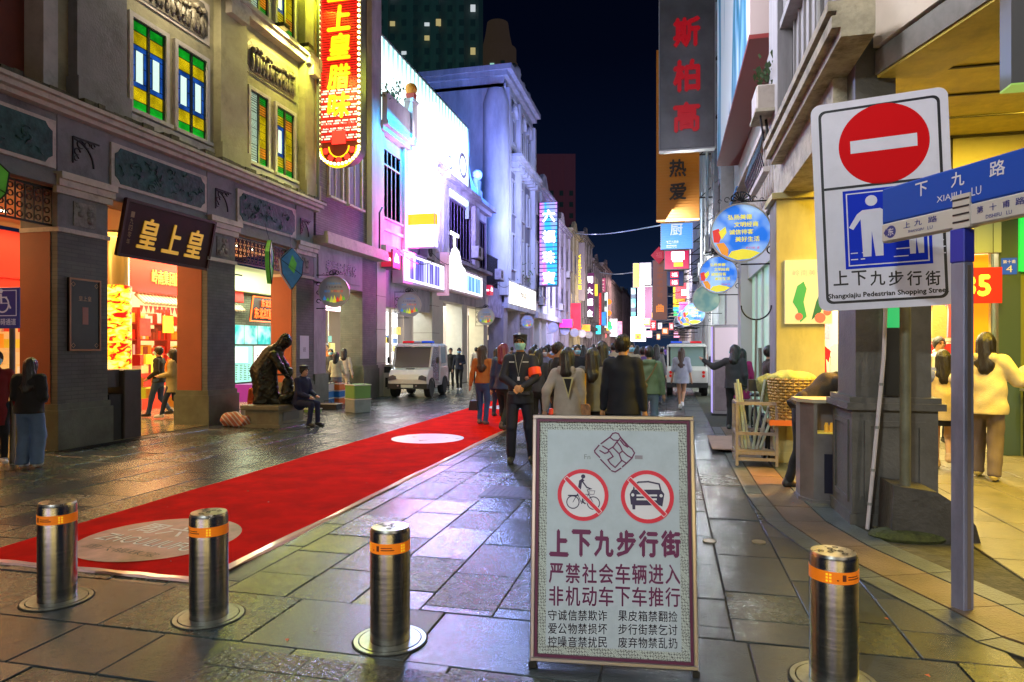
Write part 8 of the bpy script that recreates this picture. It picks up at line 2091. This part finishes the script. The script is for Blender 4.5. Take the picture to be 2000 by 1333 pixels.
# machine cabinet
mc = thing('display_cabinet', 'tall silver and lilac display cabinet standing on the right of the street', 'cabinet', (1.2, 16.4, 0)); x0 = at(1392, 700, 16.4)[0]; x1 = at(1445, 700, 16.4)[0]
MB().box(x0, 16.4, .05, x1, 16.95, 2.15, ch=.03).build('body', mat('silver sheet', (.45, .42, .45), .35, .5, var=.2, scale=2), mc); MB().box(x0 - .01, 16.42, .06, x0 - .002, 16.93, 2.1).build('lit_side', emis('lilac light', (.55, .45, 1), .8), mc)
MB(south(x0, 16.399)).box(.05, 1.32, 0, x1 - x0 - .05, 2.08, .012).build('header_panel', mat('lilac panel', (.6, .5, .55), .3, em=(.9, .75, .85), es=.35), mc); MB(south(x0, 16.399)).box(.05, .12, 0, x1 - x0 - .05, 1.26, .012, ch=.008).build('door', mat('mauve grey door', (.28, .23, .25), .4, .3, var=.2), mc); MB().box(x0 - .03, 16.35, 0, x1 + .03, 17, .05).build('base', CB_, mc)
# traffic cone and red barrier between the walkers
tcx, tcy = AT(1077, 9.6); cn_ = thing('traffic_cone', 'orange red traffic cone with a white band behind the guard', 'cone', (tcx, tcy, 0)); o = MB().lathe(tcx, tcy, [(.15, .03), (.03, .72), (.01, .73)], 20).build('cone', mat('cone red', (.75, .05, .02), .5), cn_, True); MB().lathe(tcx, tcy, [(.118, .24), (.088, .40)], 20).build('white_band', mat('cone white', (.7, .7, .7), .4), cn_); MB().box(tcx - .18, tcy - .18, 0, tcx + .18, tcy + .18, .03).build('base', CB_, cn_)

# ------------------------------------------------------------------ people
MASK = mat('blue surgical mask', (.35, .72, .92), .7); WSH = mat('white trainer', (.62, .60, .62), .5)
NAVY, BLACK, CHAR = cloth('navy uniform', (.010, .012, .028), .7), cloth('black', (.012, .012, .014)), cloth('charcoal', (.035, .035, .04))
JEAN, LJEAN, DJEAN = cloth('blue denim', (.035, .075, .18)), cloth('pale denim', (.12, .19, .30)), cloth('dark denim', (.015, .028, .07))
guard = person('security guard in navy uniform with cap, blue mask and red armband, hands clasped', *G(1016, 903), 6, 1.80, NAVY, NAVY, hair='short', mask=MASK, cap=mat('cap black', (.012, .012, .02), .6), face_on=True, fingers=True, wr=((.045, -.235, 1.03), (-.045, -.235, 1.05)), elbow=((1, .4, -.3), (-1, .4, -.3)), h=.0105, feet=((.15, .10), (-.12, -.05)), skinm=mat('warm skin', (.55, .27, .12), .5), seed=1, hem=.80, group=None, wide=.008)
j = root_j[guard.name]; e0, s0 = j['el'][0], j['sh'][0]; m0 = s0.lerp(e0, .5); m1 = s0.lerp(e0, .86)
wear(guard, MB().tube([m0[:], m1[:]], .088, 16), 'armband', mat('red armband', (.75, .04, .01), .4, em=(1, .08, .01), es=.25))
wear(guard, MB(Fr((0, -.158, 1.36))).box(.05, 0, 0, .13, .016, .006).box(-.13, 0, 0, -.06, .014, .006), 'name_tag', mat('silver thread', (.5, .5, .5), .5)); wear(guard, MB().tube([(.06, -.12, 1.47), (.02, -.17, 1.32), (0, -.185, 1.18), (-.03, -.17, 1.32), (-.06, -.12, 1.47)], .004, 5), 'lanyard', mat('lanyard', (.35, .35, .35), .5))
wear(guard, MB(Fr((0, -.185, 1.14))).box(-.015, -.02, 0, .015, .03, .008), 'whistle', STEELT); wear(guard, MB().box(.13, -.03, 1.455, .20, .03, 1.475), 'epaulette', mat('dull gold braid', (.4, .3, .1), .5)); wear(guard, MB().ball((.11, -.165, 1.15), .03, 10, 6, (1, .4, 1)), 'badge', mat('brown badge', (.3, .12, .08), .5)); wear(guard, MB(Fr((0, -.13, .93))).box(-.14, 0, -.26, .14, .04, .02), 'belt', mat('black belt', (.01, .01, .01), .3))
wear(guard, MB().box(-.015, -.118, 1.735, .015, -.108, 1.765), 'cap_badge', mat('cap badge', (.5, .5, .55), .3, .7))
g_ = root_j
orange = person('long haired woman in an orange jacket and jeans walking away on the carpet', *AT(943, 13.9), 178, 1.65, cloth('burnt orange', (.42, .13, .02)), JEAN, hair='long', haircol=BRN, turn=-50, feet=((.08, -.02), (-.08, .05)), hem=.92, shoes=mat('taupe shoe', (.16, .10, .08), .5), wr=((.28, .02, .88), (-.26, -.05, .82)), h=.013, seed=3, group=None)

x, y = AT(925, 13.9); hb_ = thing('handbag', 'small black handbag hanging from the hand of the woman in orange', 'handbag', (x, y, .3)); MB(south(x, y)).poly([(-.10, .30), (.10, .30), (.08, .50), (-.07, .50)][::1], -.05, .05).build('bag', CB_, hb_); MB(south(x, y)).tube([(-.06, .5, 0), (.03, .80, 0), (.07, .5, 0)], .007, 5).build('strap', CB_, hb_)
red = person('walker with wine red hair in a navy padded jacket and black leggings', *AT(984, 12.6), 172, 1.68, cloth('navy padded', (.012, .035, .10), .5), BLACK, hair='bob', haircol=mat('wine hair', (.16, .015, .03), .35), feet=((.07, -.22), (-.08, .30)), lift=(0, .10), baggy=.03, shoes=mat('brown boot', (.09, .05, .04), .5), h=.013, seed=4, group=None, turn=-30)
cream = person('woman in a pale hooded jacket with a dark triangle on the back', *AT(1108, 8.3), 178, 1.60, cloth('cream hoodie', (.42, .36, .31)), BLACK, hair='bob', baggy=.02, hood=True, hem=.80, wr=((.30, .05, .92), (-.20, -.1, .86)), h=.0125, seed=5, group=None)
wear(cream, MB(Fr((0, .212, 0), (-1, 0, 0), (0, 0, 1))).poly([(-.005, 1.34), (.10, 1.34), (.055, 1.13)][::-1], .0, .012), 'dark_triangle', BLACK); wear(cream, MB(Fr((0, .211, 0), (-1, 0, 0), (0, 0, 1))).poly([(-.03, 1.36), (.125, 1.36), (.055, 1.07)][::-1], .0, .008), 'pale_edge', cloth('straw trim', (.55, .48, .25)))
person('woman with black bob in a grey top and dark bag strap between two walkers', *AT(1158, 8.8), 176, 1.60, cloth('grey marl', (.14, .145, .14)), BLACK, hair='mid', baggy=.025, hem=.84, h=.0125, seed=6, group=None)
x, y = AT(1140, 8.3); bgz = thing('shoulder_bag', 'brown patterned shoulder bag with a yellow strap between the two women', 'bag', (x, y, .8)); MB(south(x, y)).poly(rrect(-.10, .62, .08, .90, .04), -.05, .05).build('bag', mat('brown leaf pattern', (.32, .14, .05), .5, var=.8, scale=16), bgz); MB(south(x, y)).box(-.0, .9, -.01, .03, 1.28, .01).build('strap', mat('yellow strap', (.75, .42, .02), .6), bgz)
big = person('tall man with cropped hair in a dark navy jacket walking away', *AT(1217, 8.0), 176, 1.76, cloth('ink navy', (.011, .013, .022)), CHAR, hair='short', skinm=mat('warm skin', (.55, .27, .12), .5), baggy=.015, hem=.80, turn=-28, wr=((.25, -.04, .86), (-.25, .0, .86)), h=.011, fat=1.02, seed=7, group=None)
person('tall woman with black hair just behind the grey topped woman', *AT(1176, 10.2), 178, 1.70, BLACK, BLACK, hair='mid', h=.014, seed=8, group=None)
person('man in profile with short black hair left of the cream jacket', *AT(1090, 10.6), 130, 1.69, BLACK, CHAR, hair='short', skinm=SKIN2, turn=-50, h=.012, face_on=True, seed=9, group=None)
person('young man in a grey hoodie and mask walking towards the viewer', *AT(1063, 15.5), 8, 1.62, cloth('slate hoodie', (.16, .17, .26)), LJEAN, mask=mat('white mask', (.65, .65, .7), .7), hood=True, h=.014, face_on=True, seed=10, group=None)
person('person with dark cap of hair right behind the guard', *AT(1052, 12.5), 175, 1.58, CHAR, BLACK, hair='bob', h=.016, seed=11, group=None)
gh = person('young man in a sage green hoodie and jeans carrying a sling bag', *AT(1268, 11.6), 182, 1.63, cloth('sage green', (.13, .20, .12)), LJEAN, hair='short', hood=True, baggy=.025, feet=((.10, -.05), (-.1, .1)), wr=((.25, -.1, .98), (-.26, 0, .85)), h=.013, seed=12, group=None)
wear(gh, MB().tube([(-.14, .12, 1.44), (-.05, .17, 1.25), (.12, .16, 1.02)], .012, 6).ball((.12, .17, 1.02), .08, 10, 7, (1.2, .6, .9)), 'sling_bag', mat('khaki sling', (.18, .11, .04), .6))
person('barelegged woman with long hair in an oversized grey tee shirt', *AT(1331, 17.4), 176, 1.60, cloth('pale grey tee', (.30, .32, .38)), None, hair='long', haircol=BRN, baggy=.04, hem=.74, cuff=.1, feet=((.04, -.02), (-.03, .16)), lift=(0, .08), shoes=WSH, h=.014, seed=13, group=None, skinm=mat('leg skin', (.42, .22, .12), .5))
person('woman in a dark jacket and mint mask pointing across the street', *AT(1434, 13.0), 168, 1.66, CHAR, BLACK, hair='bob', mask=mat('mint mask', (.15, .65, .6), .7), turn=55, wr=((.62, -.12, 1.42), (-.22, -.05, .9)), elbow=((.3, .2, -1), (-.3, .9, -.3)), h=.013, baggy=.02, seed=14, group=None)
person('person in a magenta coat half hidden behind the pointing woman', *AT(1449, 13.9), 180, 1.58, cloth('magenta coat', (.35, .02, .13)), BLACK, hair='bob', h=.016, hem=.6, group=None)
person('dark silhouetted passer by left of the yellow column', *AT(1503, 11.5), 100, 1.64, cloth('brown knit', (.05, .035, .03)), BLACK, hair='short', h=.014, group=None)
person('man in black bending into the litter bin', 1.45, 8.05, 100, 1.72, BLACK, BLACK, hair='short', lean=.85, feet=((.10, .12), (-.12, -.10)), wr=((.12, -.55, .82), (-.1, -.58, .80)), h=.013, seed=15, group=None, skinm=SKIN2)
person('young woman in a black sweater and wide blue jeans looking at her phone', *AT(58, 8.85), 205, 1.47, BLACK, cloth('light wash denim', (.10, .17, .32)), hair='long', wide=.04, shoes=WSH, wr=((.10, -.22, 1.08), (-.12, -.2, 1.05)), baggy=.035, nod=.6, h=.012, z0=.012, seed=16, group=None)
person('figure in a wine red coat and mask cut by the left frame edge', *AT(-8, 9.1), 60, 1.55, cloth('wine coat', (.22, .012, .012)), BLACK, hair='short', mask=MASK, shoes=WSH, hem=.55, h=.014, z0=.012, group=None)
person('man in black with a blue mask strolling before the sweet shop', *AT(310, 15.3), -72, 1.62, BLACK, JEAN, hair='short', mask=MASK, feet=((.09, -.22), (-.09, .24)), lift=(0, .06), wr=((.2, -.15, .98), (-.24, .1, .9)), h=.013, face_on=True, z0=.012, seed=17, group=None)
wm = person('woman in a khaki coat with an orange scarf walking before the sweet shop', *AT(338, 15.0), -66, 1.57, cloth('khaki coat', (.34, .28, .13)), DJEAN, hair='bob', mask=MASK, feet=((.09, -.26), (-.09, .30)), lift=(0, .10), wr=((.12, -.25, 1.08), (-.1, -.26, 1.06)), hem=.66, baggy=.02, shoes=WSH, h=.013, face_on=True, z0=.012, seed=18, group=None)
wear(wm, MB().tube([(-.10, -.06, 1.47), (-.05, -.13, 1.30), (-.03, -.14, 1.1)], .045, 8).tube([(.10, -.06, 1.47), (.05, -.13, 1.32), (.03, -.14, 1.2)], .045, 8), 'scarf', mat('orange scarf', (.8, .22, .02), .8))
person('seated woman in navy with a black cap and wine collar on the plinth end', -7.42, 12.35, 75, 1.60, cloth('deep navy', (.010, .014, .05)), cloth('deep navy', (.010, .014, .05)), hair='short', cap=mat('black cap', (.01, .01, .012), .7), pelvis=(0, .02, .56), feet=((.10, -.42), (-.10, -.36)), wr=((.10, -.36, .68), (-.10, -.34, .66)), lean=.16, hem=.86, h=.013, fat=1.12, face_on=True, seed=19, group=None)
person('street seller crouching in an orange jacket behind the bronze group', *AT(497, 14.6), 60, 1.5, cloth('neon orange', (.75, .12, .02)), BLACK, hair='short', pelvis=(0, .05, .38), feet=((.14, -.15), (-.14, -.1)), wr=((.1, -.4, .4), (-.1, -.35, .42)), lean=.5, h=.016, group=None)
person('woman in a white shirt seen from behind among the goods sellers', *AT(657, 19.2), 185, 1.48, cloth('ivory shirt', (.5, .5, .36)), LJEAN, hair='bob', h=.016, wr=((.2, -.2, 1.0), (-.2, -.2, 1.0)), hem=.9, fat=1.1, group=None)
person('person in white overall right of the ivory shirt', *AT(672, 20.3), 195, 1.58, cloth('white overall', (.58, .58, .5)), cloth('white overall', (.58, .58, .5)), hair='bob', h=.018, group=None)
person('person in dark clothes and mask behind the ivory shirt', *AT(646, 20.6), 20, 1.58, CHAR, BLACK, mask=MASK, hair='short', h=.018, group=None)
person('shop assistant with orange top inside the cream snack room', *AT(637, 23.5), 30, 1.75, cloth('rust top', (.5, .16, .04)), BLACK, h=.02, group=None)
person('masked man in a black jacket walking towards the viewer beside the patrol cart', *AT(897, 25.2), 5, 1.60, cloth('blue black', (.014, .018, .035)), BLACK, mask=MASK, hair='short', feet=((.09, -.14), (-.09, .12)), shoes=WSH, wr=((.14, -.24, 1.1), (-.28, 0, .86)), h=.014, face_on=True, group=None)
person('dark clad man just left of the masked man in the black jacket', *AT(880, 26.4), 10, 1.60, BLACK, BLACK, hair='short', h=.018, group=None)
person('walker in a taupe jacket hidden behind the red haired walker', *AT(972, 15.5), 178, 1.60, cloth('taupe', (.22, .18, .15)), DJEAN, hair='bob', h=.018, group=None)
wg = person('woman in a pale yellow hooded sweatshirt and brown checked trousers', *AT(1926, 8.05), 150, 1.76, cloth('butter hoodie', (.62, .52, .30)), cloth('brown trousers', (.16, .12, .10)), hair='mid', hood=True, baggy=.045, hem=.78, wide=.02, z0=.024, feet=((.10, -.12), (-.1, .14)), wr=((.30, -.05, 1.02), (-.34, -.30, 1.30)), elbow=((.3, .9, -.3), (-.3, .3, -1)), shoes=mat('yellow trainer', (.7, .55, .15), .5), h=.012, seed=20, group=None)
person('girl in a blue and cream sweatshirt and short dark skirt', *AT(1842, 8.7), 165, 1.55, cloth('cream sweatshirt', (.58, .46, .25)), BLACK, hair='mid', skirt=.62, baggy=.04, hem=.72, z0=.024, feet=((.08, .0), (-.05, .25)), lift=(0, .12), shoes=mat('tan trainer', (.55, .38, .2), .5), h=.012, seed=21, group=None, skinm=mat('lit skin', (.55, .32, .15), .5))
w2 = root_j[list(root_j)[-1]]
wear(bpy.data.objects[list(root_j)[-1]], MB().tube([(-.19, .02, 1.36), (.19, .02, 1.36)], .10, 14, flat=1.35), 'blue_yoke', cloth('cornflower', (.12, .15, .42)))
person('smiling shop assistant in a white shirt facing the street', *AT(1834, 11.0), 10, 1.76, cloth('white shirt', (.68, .68, .66)), BLACK, hair='short', z0=.024, wr=((.2, -.25, 1.1), (-.2, -.25, 1.1)), h=.012, face_on=True, seed=22, group=None, skinm=mat('lit skin', (.55, .32, .15), .5))
# the crowd farther along the street: a few builds copied with their own colours
base = [person('far walker in dark clothes', -3, 30, 180, 1.66, BLACK, CHAR, hair='short', h=.022, group='far crowd', feet=((.09, -.1), (-.09, .12))), person('far walker', -3.4, 31, 180, 1.60, BLACK, DJEAN, hair='mid', h=.022, group='far crowd'), person('far walker', -2.4, 30.5, 0, 1.68, BLACK, CHAR, hair='short', h=.022, group='far crowd', mask=MASK, feet=((.09, .1), (-.09, -.12)))]
CROWD = dict(black=(.012, .012, .014), navy=(.012, .02, .07), grey=(.16, .16, .17), cream=(.45, .40, .33), red=(.35, .02, .02), teal=(.03, .14, .15), brown=(.13, .07, .04), white=(.5, .5, .52), violet=(.12, .07, .25), khaki=(.2, .18, .1))
seen = set(); rc = random.Random(12); CROWD.update(sky=(.15, .25, .42), sand=(.42, .34, .24), rust=(.38, .12, .03)); cn = list(CROWD); used = 0
place = [(1045, 19), (1060, 24), (1080, 21), (1096, 27), (1112, 18), (1120, 30), (1132, 23), (1148, 34), (1140, 42), (1160, 26), (1166, 45), (1180, 38), (1192, 50), (1200, 30), (1212, 44), (1226, 36), (1236, 55), (1244, 24), (1252, 40), (1262, 32), (1272, 48), (1280, 28), (1288, 60), (1290, 38), (1130, 60), (1150, 70), (1174, 62), (1190, 75), (1206, 68), (1218, 85), (1234, 72), (1250, 66), (1264, 80), (1282, 90), (1010, 28), (1000, 34), (985, 24), (1025, 40), (1296, 52), (1156, 55), (1224, 62), (1246, 95), (1270, 100), (1198, 100), (1390, 30), (1300, 70), (1170, 20), (1186, 17), (1198, 19), (1232, 15), (1244, 18), (1256, 16), (1128, 15), (1138, 17), (1040, 16), (1282, 19), (1292, 24), (1070, 17), (1150, 21), (1208, 22), (1222, 27), (1100, 22), (1120, 45), (930, 30), (960, 40)]
for i, (px, D) in enumerate(place):
    k = rc.choices([0, 1, 2], [4, 4, 3])[0]; x, y = AT(px, D); c = cn[(i * 5) % 13]; lo = cn[(i * 3 + 1) % 3]
    zone = 'left side' if px < 1110 else 'centre' if px < 1215 else 'right side'
    while True:
      lb = 'far %s in a %s top, %s of the crowd, %s' % (['man', 'long haired woman', 'masked man'][k], c, ['near edge', 'middle', 'far end'][0 if D < 27 else 1 if D < 50 else 2], zone)
      if lb not in seen: seen.add(lb); break
      c = rc.choice(cn)
    src = base[k]
    mats = {'jacket': cloth('crowd ' + c, CROWD[c])}
    if i < 3 and False: pass
    o = tree_copy(src, lb, (x, y, 0), rz=(180 if k < 2 else 0) + rc.uniform(-25, 25), scale=rc.uniform(.90, 1.0), mats=mats)
    o['group'] = 'walkers in the far crowd'
for b_ in base:
    for ch in list(b_.children): bpy.data.objects.remove(ch)
    bpy.data.objects.remove(b_)
# seated sellers' goods light and a few litter bits
rl = random.Random(4); LT = [mat('dry leaf', (.30, .16, .03), .7), mat('paper scrap', (.45, .42, .38), .7), mat('orange scrap', (.6, .12, .02), .6)]
for k in range(3):
    lt_ = MB()
    for i in range(22):
        x, y = rl.uniform(-6, 2.2), rl.uniform(2.6, 11); t = rl.uniform(0, 6); s = rl.uniform(.006, .022); z = .006 if x < .8 else .030
        if -5.3 < x < -3: z = .020
        lt_.add([(x, y, z), (x + s * math.cos(t), y + s * math.sin(t), z + .004), (x + s * 1.6 * math.cos(t + .5), y + s * 1.6 * math.sin(t + .5), z + .001), (x + s * math.cos(t + 1.2), y + s * math.sin(t + 1.2), z + .006)], [(0, 1, 2, 3)])
    o = lt_.build('litter', LT[k], None); o['kind'] = 'stuff'
for o in bpy.data.objects:
    if o.type == 'LIGHT' and o.data.type == 'AREA': o.visible_camera = False
